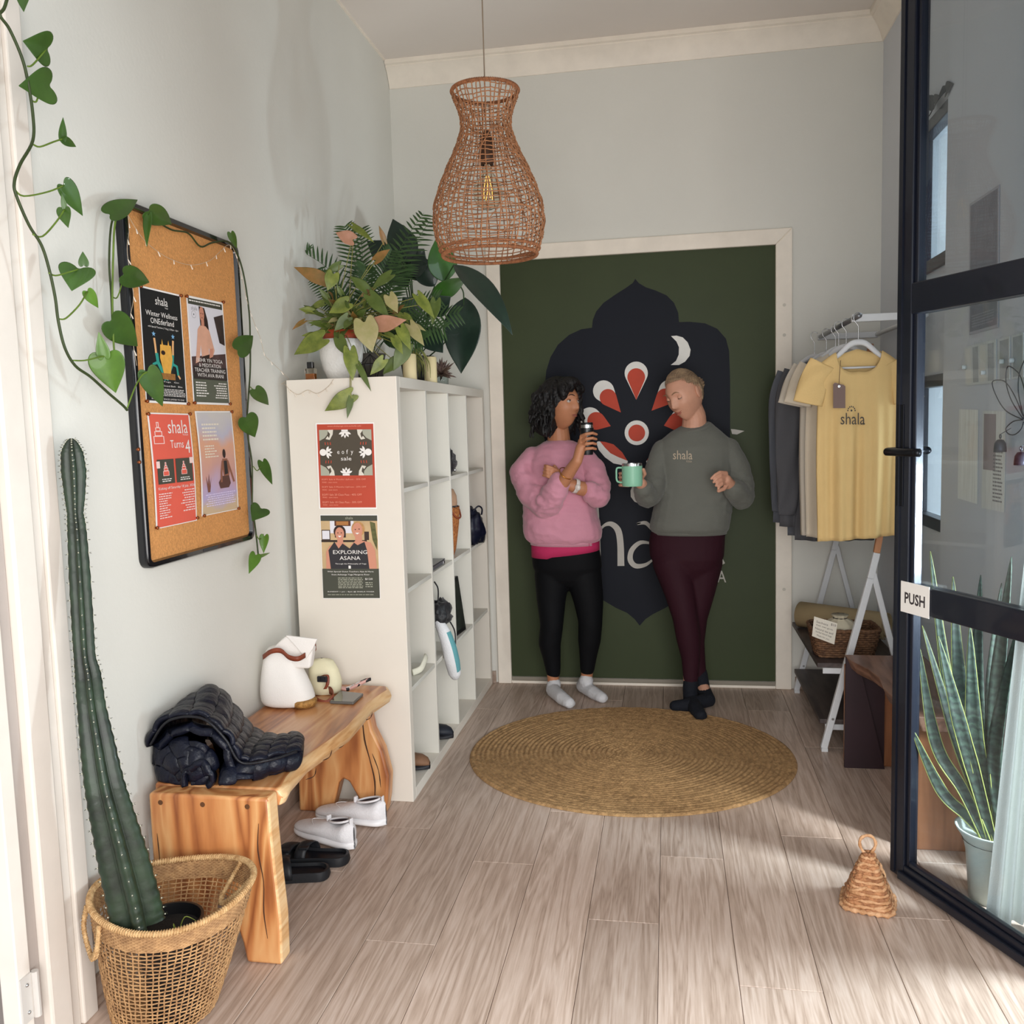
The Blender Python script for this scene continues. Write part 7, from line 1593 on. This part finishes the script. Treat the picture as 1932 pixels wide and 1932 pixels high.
t=thing('wire_lotus','thin wire outline of a lotus flower on the right wall','wall ornament',atX(1925,790,XQ)); XL2=XQ-.012
def lot(pts): MB().tube(spline([atX(x,y,XL2) for x,y in pts],6),.0016,6).build('petal_wire',M('wire_dark','50545c',.4,metal=.5),parent=t,smooth=True)
lot([(1930,792),(1898,775),(1880,748),(1872,722),(1884,717),(1898,722),(1915,748),(1930,785)]); lot([(1930,790),(1908,755),(1898,720),(1901,692),(1914,697),(1926,712),(1935,750),(1932,790)]); lot([(1930,792),(1912,795),(1898,808),(1902,818),(1914,820),(1926,810),(1931,796)]); lot([(1932,790),(1922,745),(1922,712),(1928,690),(1940,672),(1952,700),(1956,740),(1935,790)]); lot([(1934,792),(1952,760),(1975,735),(1990,735),(1985,760),(1965,785),(1936,795)])
for i,(x,y,lb) in enumerate(((1887,838,'small dark bell charm hanging before the printed notice'),(1926,862,'small dark bell charm nearest the right edge of the picture'))):
    q_=atX(x,y,XQ-.03); t=thing('bell_charm',lb,'bell',q_+V((0,0,-.03)),'bell charms on the right wall')
    MB().lathe([(.001,.014),(.009,.012),(.015,.002),(.0165,-.012),(.017,-.022),(.001,-.022)],q_,20).build('bell',M('dark_bronze','3a3a46',.4,metal=.6),parent=t,smooth=True)
    ringtube(q_+V((0,0,.022)),(1,0,0),.006,.0016,'ring',M('wire_dark'),t)
    MB().tube([q_+V((0,0,.028)),q_+V((.028,0,.045))],.001,5).build('cord',M('wire_dark'),parent=t)
# leafy sprig over the top window
t=thing('leaf_sprig','small leafy sprig over the upper right window','plant',atX(1738,230,XR-.02)); mlf=M('sprig_dark','30363c',.5)
P=[atX(x,y,XR-.02) for x,y in ((1738,229),(1752,220),(1763,200),(1775,182),(1796,160))]; MB().tube(spline(P,5),.002,6).build('stem',mlf,parent=t,smooth=True)
for a,b in (((1762,196),(1746,184)),((1764,194),(1772,180)),((1782,174),(1778,162)),((1786,170),(1797,158)),((1756,192),(1750,196))): A_,B_=atX(*a,XR-.021),atX(*b,XR-.026); leaf(t,A_,B_,.05,V((-1,-.3,0)),mlf,HEART)
